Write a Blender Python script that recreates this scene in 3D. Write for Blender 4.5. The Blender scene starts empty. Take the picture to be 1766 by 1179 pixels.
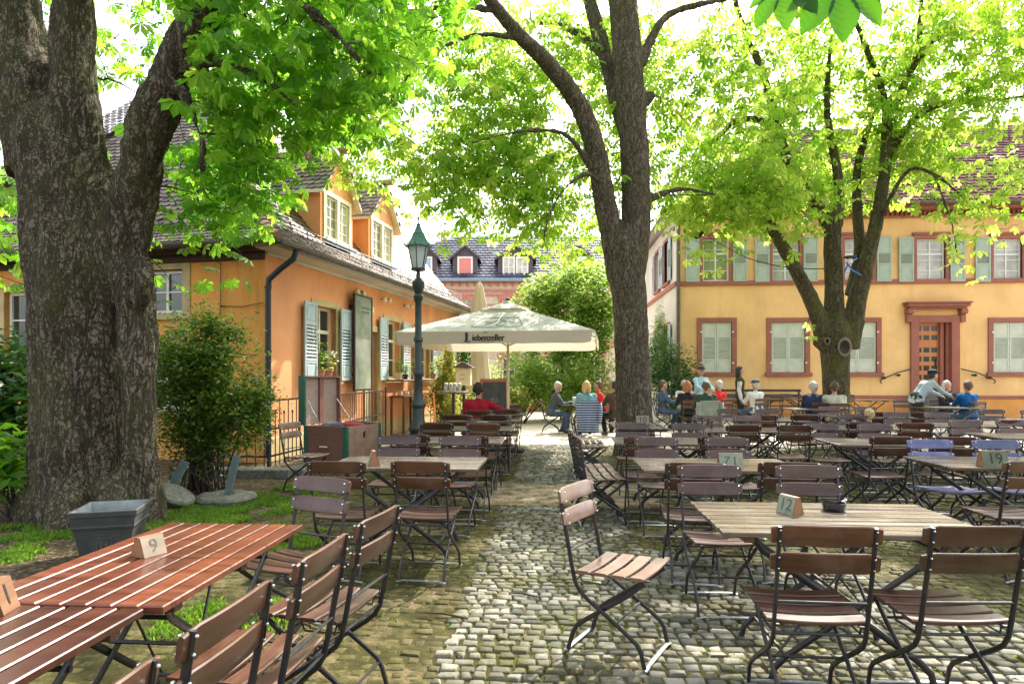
import bpy, bmesh, math, random
import numpy as np
from mathutils import Vector, Matrix, noise
from mathutils.kdtree import KDTree
random.seed(7); RNG = np.random.default_rng(7)
PI = math.pi
scene = bpy.context.scene
COL = scene.collection
H = 1.5; F = 1100.0; HY = 648.0; CX = 883.0; YAW = math.radians(4)
CY, SY = math.cos(YAW), math.sin(YAW)
def at(px, py, d):
    """world point seen at photo pixel (px,py) at depth d"""
    xc = (px - CX) / F * d
    return Vector((xc * CY - d * SY, xc * SY + d * CY, H + (HY - py) / F * d))
def gx(px, d, z=0.0):
    p = at(px, HY, d); p.z = z
    return p
# ---------------------------------------------------------------- mesh builder
class MB:
    def __init__(s): s.v = []; s.f = []; s.m = []; s.cur = 0
    def add(s, vs, fs):
        n = len(s.v); s.v.extend([tuple(v) for v in vs])
        for f in fs: s.f.append(tuple(i + n for i in f)); s.m.append(s.cur)
        return s
    def box(s, c, size, R=None, ch=0.0):
        hx, hy, hz = size[0] / 2, size[1] / 2, size[2] / 2
        c = Vector(c)
        if ch <= 0:
            vs = [Vector((x * hx, y * hy, z * hz)) for z in (-1, 1) for y in (-1, 1) for x in (-1, 1)]
            fs = [(0, 2, 3, 1), (4, 5, 7, 6), (0, 1, 5, 4), (2, 6, 7, 3), (0, 4, 6, 2), (1, 3, 7, 5)]
        else:
            vs = []; idx = {}
            for x in (-1, 1):
                for y in (-1, 1):
                    for z in (-1, 1):
                        for a in range(3):
                            p = [x * (hx - (ch if a != 0 else 0)), y * (hy - (ch if a != 1 else 0)), z * (hz - (ch if a != 2 else 0))]
                            idx[(x, y, z, a)] = len(vs); vs.append(Vector(p))
            fs = []
            def q(a, b, c_, d, out):
                n = (vs[b] - vs[a]).cross(vs[c_] - vs[a])
                fs.append((a, b, c_, d) if n.dot(out) > 0 else (d, c_, b, a))
            for a in range(3):
                o1, o2 = [i for i in range(3) if i != a]
                for sg in (-1, 1):
                    def k(s1, s2):
                        t = [0, 0, 0]; t[a] = sg; t[o1] = s1; t[o2] = s2
                        return idx[(t[0], t[1], t[2], a)]
                    out = Vector([sg if i == a else 0 for i in range(3)])
                    q(k(-1, -1), k(1, -1), k(1, 1), k(-1, 1), out)
                for s1 in (-1, 1):
                    for s2 in (-1, 1):
                        def k2(sa, ax):
                            t = [0, 0, 0]; t[a] = sa; t[o1] = s1; t[o2] = s2
                            return idx[(t[0], t[1], t[2], ax)]
                        out = Vector([0, 0, 0]); out[o1] = s1; out[o2] = s2
                        q(k2(-1, o1), k2(1, o1), k2(1, o2), k2(-1, o2), out)
            for x in (-1, 1):
                for y in (-1, 1):
                    for z in (-1, 1):
                        a, b, c_ = [idx[(x, y, z, i)] for i in range(3)]
                        n = (vs[b] - vs[a]).cross(vs[c_] - vs[a])
                        fs.append((a, b, c_) if n.dot(Vector((x, y, z))) > 0 else (c_, b, a))
        if R is not None: vs = [R @ v for v in vs]
        return s.add([v + c for v in vs], fs)
    def bar(s, a, b, w, t, up=(0, 0, 1), ch=0.0):
        a, b = Vector(a), Vector(b); d = b - a; L = d.length; d = d / L
        up = Vector(up); x = d.cross(up)
        if x.length < 1e-4: x = d.cross(Vector((1, 0, 0)))
        x.normalize(); y = x.cross(d)
        R = Matrix((x, d, y)).transposed()
        return s.box((a + b) / 2, (w, L, t), R, ch)
    def tube(s, pts, rad, n=8, cap=True, flat=1.0, up=None):
        pts = [Vector(p) for p in pts]; m = len(pts)
        if not hasattr(rad, '__len__'): rad = [rad] * m
        vs = []; fs = []; prev = None
        for i, p in enumerate(pts):
            t = (pts[min(i + 1, m - 1)] - pts[max(i - 1, 0)])
            if t.length < 1e-9: t = Vector((0, 0, 1))
            t.normalize()
            if prev is None:
                ref = Vector(up) if up else (Vector((0, 0, 1)) if abs(t.z) < .9 else Vector((1, 0, 0)))
                x = t.cross(ref).normalized()
            else:
                x = prev - t * prev.dot(t)
                x = x.normalized() if x.length > 1e-6 else t.orthogonal().normalized()
            prev = x; y = t.cross(x)
            for k in range(n):
                a = 2 * PI * k / n
                vs.append(p + (x * math.cos(a) * rad[i] + y * math.sin(a) * rad[i] * flat))
        for i in range(m - 1):
            for k in range(n):
                k2 = (k + 1) % n
                fs.append((i * n + k, i * n + k2, (i + 1) * n + k2, (i + 1) * n + k))
        if cap:
            fs.append(tuple(range(n - 1, -1, -1))); fs.append(tuple((m - 1) * n + k for k in range(n)))
        return s.add(vs, fs)
    def cap(s, a, b, ra, rb, n=10, k=4, sx=1.0):
        """tapered capsule"""
        a, b = Vector(a), Vector(b); d = b - a
        d = d.normalized() if d.length > 1e-6 else Vector((0, 0, 1))
        pts = []; rs = []
        for i in range(k + 1):
            t = PI / 2 * (1 - i / k); pts.append(a - d * math.sin(t) * ra); rs.append(max(math.cos(t) * ra, ra * .03))
        for i in range(k + 1):
            t = PI / 2 * i / k; pts.append(b + d * math.sin(t) * rb); rs.append(max(math.cos(t) * rb, rb * .03))
        return s.tube(pts, rs, n)
    def lathe(s, prof, c=(0, 0, 0), n=16, sx=1, sy=1):
        vs = []; fs = []; m = len(prof)
        for r, z in prof:
            for k in range(n):
                a = 2 * PI * k / n
                vs.append((c[0] + r * sx * math.cos(a), c[1] + r * sy * math.sin(a), c[2] + z))
        for i in range(m - 1):
            for k in range(n):
                k2 = (k + 1) % n
                fs.append((i * n + k, i * n + k2, (i + 1) * n + k2, (i + 1) * n + k))
        if prof[0][0] > 1e-4: fs.append(tuple(range(n - 1, -1, -1)))
        if prof[-1][0] > 1e-4: fs.append(tuple((m - 1) * n + k for k in range(n)))
        return s.add(vs, fs)
    def quad(s, *p): return s.add(p, [tuple(range(len(p)))])
    def prism(s, poly, ext):
        n = len(poly); poly = [Vector(p) for p in poly]; ext = Vector(ext)
        vs = poly + [p + ext for p in poly]
        fs = [tuple(range(n - 1, -1, -1)), tuple(range(n, 2 * n))] + [(i, (i + 1) % n, (i + 1) % n + n, i + n) for i in range(n)]
        return s.add(vs, fs)
    def mesh(s, name):
        me = bpy.data.meshes.new(name); me.from_pydata(s.v, [], s.f); me.update(); return me
    def build(s, name, mats, parent=None, smooth=False, local=False, fixn=False):
        off = Vector((0, 0, 0))
        if parent is not None and not local:
            r = parent
            while r.parent: r = r.parent
            off = r.location
            s.v = [(v[0] - off.x, v[1] - off.y, v[2] - off.z) for v in s.v]
        me = s.mesh(name)
        if not isinstance(mats, (list, tuple)): mats = [mats]
        for m in mats: me.materials.append(m)
        if len(mats) > 1: me.polygons.foreach_set('material_index', np.array(s.m, dtype=np.int32))
        if fixn:
            bm = bmesh.new(); bm.from_mesh(me); bmesh.ops.recalc_face_normals(bm, faces=bm.faces); bm.to_mesh(me); bm.free()
        if smooth: shade(me, smooth)
        o = bpy.data.objects.new(name, me); COL.objects.link(o); o.parent = parent
        return o
def shade(me, ang):
    me.polygons.foreach_set('use_smooth', np.ones(len(me.polygons), dtype=bool))
    if ang is not True:
        try: me.set_sharp_from_angle(angle=math.radians(ang))
        except Exception: pass
def npmesh(name, V, Fl, nside, mats, parent=None, matidx=None, smooth=False, off=(0, 0, 0)):
    """fast mesh of all n-sided faces from numpy arrays"""
    V = np.asarray(V, dtype=np.float32) - np.asarray(off, dtype=np.float32); Fl = np.asarray(Fl, dtype=np.int32)
    me = bpy.data.meshes.new(name)
    me.vertices.add(len(V)); me.vertices.foreach_set('co', V.ravel())
    nf = len(Fl); me.loops.add(nf * nside); me.loops.foreach_set('vertex_index', Fl.ravel())
    me.polygons.add(nf); me.polygons.foreach_set('loop_start', np.arange(0, nf * nside, nside, dtype=np.int32))
    try: me.polygons.foreach_set('loop_total', np.full(nf, nside, dtype=np.int32))
    except Exception: pass
    for m in (mats if isinstance(mats, (list, tuple)) else [mats]): me.materials.append(m)
    if matidx is not None: me.polygons.foreach_set('material_index', np.asarray(matidx, dtype=np.int32))
    if smooth: me.polygons.foreach_set('use_smooth', np.ones(nf, dtype=bool))
    me.update(calc_edges=True); me.validate()
    o = bpy.data.objects.new(name, me); COL.objects.link(o); o.parent = parent
    return o
def tag(o, label=None, cat=None, group=None, kind=None):
    if label: o['label'] = label
    if cat: o['category'] = cat
    if group: o['group'] = group
    if kind: o['kind'] = kind
    return o
def thing(name, label, cat, loc=(0, 0, 0), rz=0, group=None):
    o = bpy.data.objects.new(name, None); COL.objects.link(o); o.location = loc; o.rotation_euler = (0, 0, rz)
    o.empty_display_size = .1
    return tag(o, label, cat, group)
def dup(root, loc, rz, label, group=None, swap=None):
    r = root.copy(); COL.objects.link(r); r.location = loc; r.rotation_euler = (0, 0, rz); tag(r, label, None, group)
    def rec(src, dst):
        for ch in src.children:
            c = ch.copy(); COL.objects.link(c); c.parent = dst; rec(ch, c)
    rec(root, r)
    return r
def text_mesh(txt, size, ext=0.0, bold=0.0, spacing=1.0):
    cu = bpy.data.curves.new('lettering', 'FONT'); cu.body = txt; cu.size = size; cu.extrude = ext; cu.offset = bold
    cu.align_x = 'CENTER'; cu.align_y = 'CENTER'; cu.space_character = spacing
    o = bpy.data.objects.new('lettering', cu); COL.objects.link(o)
    dg = bpy.context.evaluated_depsgraph_get(); dg.update()
    me = bpy.data.meshes.new_from_object(o.evaluated_get(dg))
    bpy.data.objects.remove(o); bpy.data.curves.remove(cu)
    return me
def add_text(mb, txt, size, M4, bold=0.0, sx=1.0, spacing=1.0):
    me = text_mesh(txt, size, 0, bold, spacing)
    mb.add([M4 @ Vector((v.co.x * sx, v.co.y, v.co.z)) for v in me.vertices], [tuple(p.vertices) for p in me.polygons])
    bpy.data.meshes.remove(me)
def basis(o, x, y):
    x = Vector(x).normalized(); y = Vector(y).normalized(); z = x.cross(y)
    M = Matrix((x, y, z)).transposed().to_4x4(); M.translation = Vector(o); return M
def remeshed(mb, name, voxel, smooth_iter=4, factor=.5):
    me = mb.mesh(name); o = bpy.data.objects.new(name, me); COL.objects.link(o)
    m = o.modifiers.new('r', 'REMESH'); m.mode = 'VOXEL'; m.voxel_size = voxel; m.use_smooth_shade = True
    if smooth_iter:
        k = o.modifiers.new('s', 'SMOOTH'); k.factor = factor; k.iterations = smooth_iter
    dg = bpy.context.evaluated_depsgraph_get(); dg.update()
    out = bpy.data.meshes.new_from_object(o.evaluated_get(dg)); out.name = name
    bpy.data.objects.remove(o); bpy.data.meshes.remove(me)
    out.polygons.foreach_set('use_smooth', np.ones(len(out.polygons), dtype=bool))
    return out
def obj_from(me, name, mats, parent=None, off=None):
    if off is not None:
        n = len(me.vertices); a = np.empty(n * 3, dtype=np.float32); me.vertices.foreach_get('co', a)
        a = a.reshape(-1, 3) - np.array(off, dtype=np.float32); me.vertices.foreach_set('co', a.ravel()); me.update()
    me.materials.clear()
    for m in (mats if isinstance(mats, (list, tuple)) else [mats]): me.materials.append(m)
    o = bpy.data.objects.new(name, me); COL.objects.link(o); o.parent = parent
    return o
# ---------------------------------------------------------------- materials
MATS = {}
class NT:
    def __init__(s, name):
        s.mat = bpy.data.materials.new(name); s.mat.use_nodes = True; s.t = s.mat.node_tree; s.t.nodes.clear()
        s.out = s.n('ShaderNodeOutputMaterial')
    def n(s, ty, **kw):
        nd = s.t.nodes.new(ty)
        for k, v in kw.items():
            if k.startswith('_'): setattr(nd, k[1:], v)
            else:
                try: nd.inputs[k.replace('__', ' ')].default_value = v
                except KeyError: pass
        return nd
    def l(s, a, b): s.t.links.new(a, b)
    def noise(s, vec, scale, detail=4, rough=.6, dist=0):
        nd = s.n('ShaderNodeTexNoise', Scale=scale, Detail=detail, Roughness=rough, Distortion=dist); s.l(vec, nd.inputs['Vector']); return nd.outputs['Fac']
    def ramp(s, fac, stops):
        r = s.n('ShaderNodeValToRGB'); e = r.color_ramp.elements
        while len(e) < len(stops): e.new(.5)
        for el, (p, c) in zip(e, stops): el.position = p; el.color = (*c, 1) if len(c) == 3 else c
        s.l(fac, r.inputs['Fac']); return r.outputs['Color']
    def mix(s, fac, a, b, blend='MIX'):
        m = s.n('ShaderNodeMix', _data_type='RGBA', _blend_type=blend)
        for sock, v in ((m.inputs[0], fac), (m.inputs[6], a), (m.inputs[7], b)):
            if isinstance(v, (int, float)): sock.default_value = v
            elif isinstance(v, tuple): sock.default_value = (*v, 1)
            else: s.l(v, sock)
        return m.outputs[2]
    def math(s, op, a, b=0.0, clamp=False):
        m = s.n('ShaderNodeMath', _operation=op, _use_clamp=clamp)
        for i, v in enumerate((a, b)):
            if isinstance(v, (int, float)): m.inputs[i].default_value = v
            else: s.l(v, m.inputs[i])
        return m.outputs[0]
    def mapr(s, v, a, b, c=0.0, d=1.0):
        m = s.n('ShaderNodeMapRange'); s.l(v, m.inputs[0])
        for i, x in enumerate((a, b, c, d)): m.inputs[i + 1].default_value = x
        return m.outputs[0]
    def coord(s, kind='Object', scale=None, rot=None):
        tc = s.n('ShaderNodeTexCoord'); o = tc.outputs[kind]
        if scale or rot:
            mp = s.n('ShaderNodeMapping'); s.l(o, mp.inputs['Vector'])
            if scale: mp.inputs['Scale'].default_value = scale
            if rot: mp.inputs['Rotation'].default_value = rot
            o = mp.outputs[0]
        return o
    def pos(s): return s.n('ShaderNodeNewGeometry').outputs['Position']
    def bump(s, h, strength=.5, dist=.01):
        b = s.n('ShaderNodeBump', Strength=strength, Distance=dist); s.l(h, b.inputs['Height']); return b.outputs[0]
    def bsdf(s, col, rough=.6, normal=None, metal=0.0, spec=.5, coat=0.0):
        p = s.n('ShaderNodeBsdfPrincipled', Metallic=metal, Roughness=rough if isinstance(rough, (int, float)) else .5)
        p.inputs['Specular IOR Level'].default_value = spec; p.inputs['Coat Weight'].default_value = coat; p.inputs['Coat Roughness'].default_value = .15
        if not isinstance(rough, (int, float)): s.l(rough, p.inputs['Roughness'])
        if isinstance(col, tuple): p.inputs['Base Color'].default_value = (*col, 1)
        else: s.l(col, p.inputs['Base Color'])
        if normal is not None: s.l(normal, p.inputs['Normal'])
        s.l(p.outputs[0], s.out.inputs[0]); s.p = p
        return p
def simple(name, col, rough=.6, var=.25, scale=8, bump=0.0, bscale=60, metal=0, spec=.5, coat=0.0, dirt=None, dscale=2.5):
    """painted or plain surface: base colour broken by noise, optional dirt and bump"""
    t = NT(name); c = t.coord()
    f = t.noise(c, scale, 5)
    dark = tuple(x * (1 - var) for x in col); light = tuple(min(1, x * (1 + var)) for x in col)
    colr = t.ramp(f, [(.3, dark), (.7, light)])
    if dirt:
        d = t.noise(c, dscale, 6, .65); colr = t.mix(t.mapr(d, .5, .72), colr, dirt)
    nrm = t.bump(t.noise(c, bscale, 3), bump, .01) if bump else None
    r = t.mapr(t.noise(c, scale * 2.3, 3), .3, .7, max(rough - .1, 0.02), min(rough + .12, 1))
    t.bsdf(colr, r, nrm, metal, spec, coat)
    return t.mat
def wood(name, dark, light, axis='X', rough=.38, coat=.25, worn=None, wornamt=.55):
    t = NT(name); info = t.n('ShaderNodeObjectInfo')
    sc = {'X': (1.6, 26, 26), 'Y': (26, 1.6, 26), 'Z': (26, 26, 1.6)}[axis]
    tc = t.coord('Object'); ofs = t.n('ShaderNodeVectorMath', _operation='ADD'); t.l(tc, ofs.inputs[0])
    sp = t.n('ShaderNodeVectorMath', _operation='SCALE'); sp.inputs[0].default_value = (7, 5, 3); t.l(info.outputs['Random'], sp.inputs['Scale']); t.l(sp.outputs[0], ofs.inputs[1])
    mp = t.n('ShaderNodeMapping'); mp.inputs['Scale'].default_value = sc; t.l(ofs.outputs[0], mp.inputs[0]); c = mp.outputs[0]
    g = t.noise(c, 1.0, 6, .65, .6)
    geo = t.n('ShaderNodeNewGeometry')
    g2 = t.math('ADD', t.math('MULTIPLY', g, .75), t.math('MULTIPLY', geo.outputs['Random Per Island'], .25))
    col = t.ramp(g2, [(.28, dark), (.72, light)])
    if worn:
        w = t.noise(ofs.outputs[0], 5, 5, .7); col = t.mix(t.math('MULTIPLY', t.mapr(w, .45, .7), wornamt), col, worn)
    hs = t.n('ShaderNodeHueSaturation'); t.l(col, hs.inputs['Color']); t.l(t.mapr(info.outputs['Random'], 0, 1, .6, 1.45), hs.inputs['Value'])
    r = t.mapr(g, .3, .7, rough - .08, rough + .14)
    t.bsdf(hs.outputs[0], r, t.bump(g, .25, .002), 0, .5, coat)
    return t.mat
M = {}
M['chair_wood'] = wood('chair_wood', (.030, .011, .006), (.10, .037, .019), worn=(.15, .10, .07), wornamt=.35)
M['chair_wood_sky_reflection'] = wood('chair_wood_sky_reflection', (.05, .06, .15), (.11, .12, .27), worn=(.19, .2, .30))  # chair wood with the sky's blue reflection put into its colour
M['chair_wood_light'] = wood('chair_wood_light', (.062, .030, .017), (.15, .080, .048), worn=(.21, .155, .12))
M['table_red'] = wood('table_red', (.050, .014, .007), (.135, .036, .016), 'Y', .32, .35)
M['table_grey'] = wood('table_grey', (.045, .032, .019), (.125, .094, .058), 'X', .24, .5, worn=(.17, .15, .115))
M['sign_wood'] = wood('sign_wood', (.17, .13, .085), (.32, .25, .175), 'X', .6, 0)
M['sign_end'] = wood('sign_end', (.16, .07, .03), (.30, .15, .07), 'X', .6, 0)
M['orange_wood'] = wood('orange_wood', (.42, .13, .03), (.62, .23, .06), 'Z', .45, .2)
M['chest_wood'] = wood('chest_wood', (.14, .075, .045), (.30, .18, .115), 'X', .5, .1, worn=(.34, .26, .2))
M['chest_dark'] = wood('chest_dark', (.10, .04, .028), (.20, .085, .06), 'X', .5, .1)
M['chest_lid'] = wood('chest_lid', (.42, .28, .21), (.68, .51, .42), 'Y', .5, .1)
M['iron'] = simple('iron', (.018, .019, .022), .42, .3, 30, .2, 120, spec=.5)
M['chair_iron'] = simple('chair_iron', (.016, .016, .018), .38, .35, 25, .15, 150, spec=.55, dirt=(.05, .032, .022), dscale=9)
M['foot_iron'] = simple('foot_iron', (.27, .29, .30), .38, .3, 20, .2, 90, metal=.6)
M['rivet'] = simple('rivet', (.7, .7, .72), .3, .1, 10, metal=.9)
M['lamp_green'] = simple('lamp_green', (.022, .036, .031), .45, .3, 12, .25, 60, spec=.5, dirt=(.05, .065, .055))
M['lamp_roof'] = simple('lamp_roof', (.06, .16, .125), .45, .25, 12, .2, 60)
M['stone_trim'] = simple('stone_trim', (.56, .43, .21), .85, .15, 4, .3, 90, dirt=(.42, .32, .17))
M['red_trim'] = simple('red_trim', (.36, .125, .085), .8, .14, 3, .25, 80, dirt=(.30, .13, .09))
M['shutter_blue'] = simple('shutter_blue', (.38, .47, .48), .5, .1, 5, .1, 60)
M['shutter_green'] = simple('shutter_green', (.40, .47, .37), .55, .1, 4, .1, 60)
M['win_white'] = simple('win_white', (.78, .76, .70), .5, .06, 6)
M['cream_paint'] = simple('cream_paint', (.74, .66, .46), .6, .08, 6, dirt=(.6, .5, .33))
M['zinc'] = simple('zinc', (.12, .115, .105), .5, .25, 8, .1, 40, metal=.5)
M['zinc_blue'] = simple('zinc_blue', (.22, .29, .36), .45, .2, 8, .1, 40, metal=.4)
M['pot'] = simple('pot', (.038, .041, .039), .65, .18, 7, .2, 80, dirt=(.075, .08, .075))
M['pot_inside'] = simple('pot_inside', (.22, .25, .245), .5, .3, 7, .2, 80, dirt=(.16, .18, .17))
M['terracotta'] = simple('terracotta', (.45, .2, .11), .8, .15, 9, .1)
M['ash'] = simple('ash', (.012, .012, .014), .12, .1, 9, spec=.6)
M['green_paint'] = simple('green_paint', (.012, .10, .055), .4, .2, 9)
M['board'] = simple('board', (.07, .072, .068), .75, .25, 6, dirt=(.13, .13, .12))
M['chalk'] = simple('chalk', (.65, .65, .62), .9, .2, 40)
M['ink'] = simple('ink', (.02, .018, .016), .7, .2, 40)
M['ink_green'] = simple('ink_green', (.05, .115, .095), .7, .2, 40)
M['sign_face'] = simple('sign_face', (.27, .28, .20), .8, .2, 12, .1, dirt=(.17, .16, .11), dscale=12)
M['ink_faded'] = simple('ink_faded', (.17, .145, .11), .8, .3, 60)
M['sign_dark'] = simple('sign_dark', (.12, .14, .085), .7, .25, 12, .1)
M['shutter_pale'] = simple('shutter_pale', (.60, .62, .49), .55, .1, 4, .1, 60)
M['terracotta_soil'] = simple('terracotta_soil', (.05, .035, .025), .9, .3, 20, .4)
M['cloth_red'] = simple('cloth_red', (.40, .02, .025), .8, .15, 9, .2, 200)
M['cloth_dark'] = simple('cloth_dark', (.025, .03, .04), .8, .2, 9, .2, 200)
M['mortar'] = simple('mortar', (.33, .30, .26), .9, .15, 8, .3, 60)
M['stone_old'] = simple('stone_old', (.155, .15, .125), .92, .45, 22, 1.0, 45, dirt=(.06, .085, .028), dscale=7)
M['slat_teal'] = simple('slat_teal', (.11, .155, .15), .7, .25, 9, .2, dirt=(.1, .13, .12))
M['strap_blue'] = simple('strap_blue', (.02, .16, .55), .5, .1)
M['white_plastic'] = simple('white_plastic', (.78, .78, .78), .4, .05)
M['cut_wood'] = simple('cut_wood', (.19, .16, .12), .85, .25, 18, .3, 50)
M['slate'] = simple('slate', (.085, .07, .08), .6, .25, 3)
def plaster(name, col, stain, low, dscale=1.1, amt=.5):
    t = NT(name); p = t.pos()
    a = t.noise(p, .7, 6, .6); b = t.noise(p, 6, 5, .65)
    c = t.ramp(a, [(.3, tuple(x * .80 for x in col)), (.7, tuple(min(1, x * 1.08) for x in col))])
    sp = t.n('ShaderNodeVectorMath', _operation='MULTIPLY'); t.l(p, sp.inputs[0]); sp.inputs[1].default_value = (3, 3, .35)
    st = t.noise(sp.outputs[0], dscale, 6, .7)
    c = t.mix(t.math('MULTIPLY', t.mapr(st, .52, .75), amt), c, stain)
    sx = t.n('ShaderNodeSeparateXYZ'); t.l(p, sx.inputs[0])
    g = t.math('MULTIPLY', t.mapr(sx.outputs['Z'], 0.0, 1.1, 1, 0), t.mapr(b, .25, .7))
    c = t.mix(t.math('MULTIPLY', g, .6, True), c, low)
    t.bsdf(c, .88, t.bump(t.noise(p, 55, 4), .22, .01), 0, .25)
    return t.mat
M['plaster_orange'] = plaster('plaster_orange', (.86, .385, .17), (.68, .29, .135), (.58, .32, .2), 1.2, .85)
M['plaster_ochre'] = plaster('plaster_ochre', (.85, .385, .095), (.56, .24, .06), (.50, .24, .11), 1.6, .85)
M['plaster_yellow'] = plaster('plaster_yellow', (.94, .575, .24), (.78, .45, .17), (.58, .34, .17), .9, .85)
M['plaster_white'] = plaster('plaster_white', (.66, .62, .52), (.5, .46, .38), (.4, .35, .3))
def tile_mat(name, cols, rough=.6, spec=.4):
    t = NT(name); geo = t.n('ShaderNodeNewGeometry'); p = geo.outputs['Position']
    f = t.math('ADD', t.math('MULTIPLY', geo.outputs['Random Per Island'], .6), t.math('MULTIPLY', t.noise(p, 2.2, 5, .6), .45))
    c = t.ramp(f, [(.25 + .5 * i / (len(cols) - 1), k) for i, k in enumerate(cols)])
    t.bsdf(c, rough, t.bump(t.noise(p, 50, 3), .25, .01), 0, spec)
    return t.mat
M['tile_brown'] = tile_mat('tile_brown', [(.045, .03, .022), (.14, .085, .06), (.26, .19, .15), (.10, .105, .05), (.17, .11, .08)], .5, .5)
M['tile_red'] = tile_mat('tile_red', [(.075, .03, .036), (.125, .052, .055), (.165, .075, .072)], .95, .05)
M['tile_blue'] = tile_mat('tile_blue', [(.035, .038, .06), (.065, .07, .105), (.10, .10, .14)], .38, .5)
M['ridge_tile'] = tile_mat('ridge_tile', [(.22, .11, .07), (.34, .18, .11), (.4, .25, .17)], .6)
def glass_mat(name, col, rough=.06, curtain=False):
    t = NT(name); p = t.pos()
    c = t.ramp(t.noise(p, 2.0, 4), [(.3, tuple(x * .5 for x in col)), (.7, col)])
    t.bsdf(c, rough, t.bump(t.noise(p, 1.3, 2), .04, .05), 0, .8)
    return t.mat
M['glass_dark'] = glass_mat('glass_dark', (.05, .06, .05))
M['glass_pale'] = glass_mat('glass_pale', (.62, .60, .52), .12)
M['glass_green'] = glass_mat('glass_green', (.34, .38, .20), .08)
M['glass_blue'] = glass_mat('glass_blue', (.34, .50, .66), .08)
M['curtain_red'] = simple('curtain_red', (.70, .25, .22), .7, .1, 5)
M['curtain_green'] = simple('curtain_green', (.42, .52, .44), .7, .3, 9)
M['mirror'] = glass_mat('mirror', (.34, .36, .30), .1)
def lantern_glass():
    t = NT('lantern_glass'); p = t.bsdf((.86, .92, .95), .12, None, 0, .5)
    p.inputs['Transmission Weight'].default_value = .45; return t.mat
M['lantern_glass'] = lantern_glass()
LAMP_GLASS = 1
def beer():
    t = NT('beer'); t.bsdf((.75, .36, .03), .08, None, 0, .5).inputs['Transmission Weight'].default_value = .3; return t.mat
M['beer'] = beer()
def canvas(name, col, trans=.35):
    t = NT(name); p = t.pos(); c = t.ramp(t.noise(p, 1.6, 5), [(.3, tuple(x * .9 for x in col)), (.7, tuple(min(1, x * 1.05) for x in col))])
    bs = t.bsdf(c, .8, t.bump(t.noise(p, 5, 3), .25, .02), 0, .2)
    tr = t.n('ShaderNodeBsdfTranslucent'); t.l(c, tr.inputs[0]); mx = t.n('ShaderNodeMixShader'); mx.inputs[0].default_value = trans
    t.l(bs.outputs[0], mx.inputs[1]); t.l(tr.outputs[0], mx.inputs[2]); t.l(mx.outputs[0], t.out.inputs[0])
    return t.mat
M['canvas'] = canvas('canvas', (.60, .52, .40))
M['milk_glass'] = canvas('milk_glass', (.82, .88, .90), .5)
M['timber'] = simple('timber', (.05, .03, .018), .7, .3, 6, .2, 50)
M['canvas_top'] = canvas('canvas_top', (.58, .585, .50), .3)
def bark(name, dark, mid, light, moss=.25, scale=1.0, mosscol=(.085, .10, .02)):
    t = NT(name); p = t.pos()
    mp = t.n('ShaderNodeMapping'); t.l(p, mp.inputs[0]); mp.inputs['Scale'].default_value = (1, 1, .26); c = mp.outputs[0]
    mp2 = t.n('ShaderNodeMapping'); t.l(p, mp2.inputs[0]); mp2.inputs['Scale'].default_value = (1, 1, .75); c2 = mp2.outputs[0]
    r1 = t.math('ABSOLUTE', t.math('SUBTRACT', t.noise(c, 13 * scale, 3, .55, .8), .5)); r2 = t.math('ABSOLUTE', t.math('SUBTRACT', t.noise(c2, 21 * scale, 3, .6, .5), .5))
    crack = t.math('MULTIPLY', t.mapr(r1, 0.0, .075, .0, 1), t.mapr(r2, 0.0, .06, .12, 1))
    fine = t.noise(c2, 46 * scale, 6, .75); big = t.noise(p, 2.2, 5, .6)
    h = t.math('ADD', t.math('MULTIPLY', crack, .55), t.math('MULTIPLY', fine, .6))
    col = t.ramp(h, [(.22, dark), (.58, mid), (.92, light)])
    col = t.mix(t.math('MULTIPLY', t.mapr(big, .42, .68), moss), col, mosscol)
    li = t.noise(p, 11 * scale, 7, .8); col = t.mix(t.math('MULTIPLY', t.mapr(li, .62, .70), .6), col, (.36, .38, .31))
    t.bsdf(col, .92, t.bump(h, 1.0, .03 / scale), 0, .2)
    return t.mat
M['bark_big'] = bark('bark_big', (.013, .010, .007), (.082, .065, .045), (.205, .17, .125), .4)
M['bark_mid'] = bark('bark_mid', (.028, .021, .014), (.118, .092, .064), (.25, .20, .145), .35, 1.25)
M['bark_moss'] = bark('bark_moss', (.022, .017, .010), (.086, .068, .038), (.18, .145, .085), .6, 1.3, (.12, .13, .025))
M['twig'] = simple('twig', (.055, .043, .032), .9, .3, 14, .4, 60)
def leaf(name, cols, tcols, trans=.5, rough=.5, spec=.35):
    t = NT(name); geo = t.n('ShaderNodeNewGeometry'); p = geo.outputs['Position']
    f = t.math('ADD', t.math('MULTIPLY', geo.outputs['Random Per Island'], .6), t.math('MULTIPLY', t.noise(p, .8, 3), .45))
    n = len(cols)
    c = t.ramp(f, [(.15 + .7 * i / (n - 1), k) for i, k in enumerate(cols)])
    c2 = t.ramp(f, [(.15 + .7 * i / (n - 1), k) for i, k in enumerate(tcols)])
    bs = t.bsdf(c, rough, None, 0, spec)
    tr = t.n('ShaderNodeBsdfTranslucent'); t.l(c2, tr.inputs[0]); mx = t.n('ShaderNodeMixShader'); mx.inputs[0].default_value = trans
    t.l(bs.outputs[0], mx.inputs[1]); t.l(tr.outputs[0], mx.inputs[2]); t.l(mx.outputs[0], t.out.inputs[0])
    return t.mat
M['leaf_dark'] = leaf('leaf_dark', [(.045, .14, .014), (.085, .21, .02), (.14, .28, .03)], [(.17, .48, .025), (.32, .68, .04), (.52, .82, .07)], .6)
M['leaf_bright'] = leaf('leaf_bright', [(.045, .13, .010), (.105, .22, .018), (.21, .31, .045)], [(.20, .46, .025), (.50, .76, .065), (.80, .90, .18)], .6)
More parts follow.
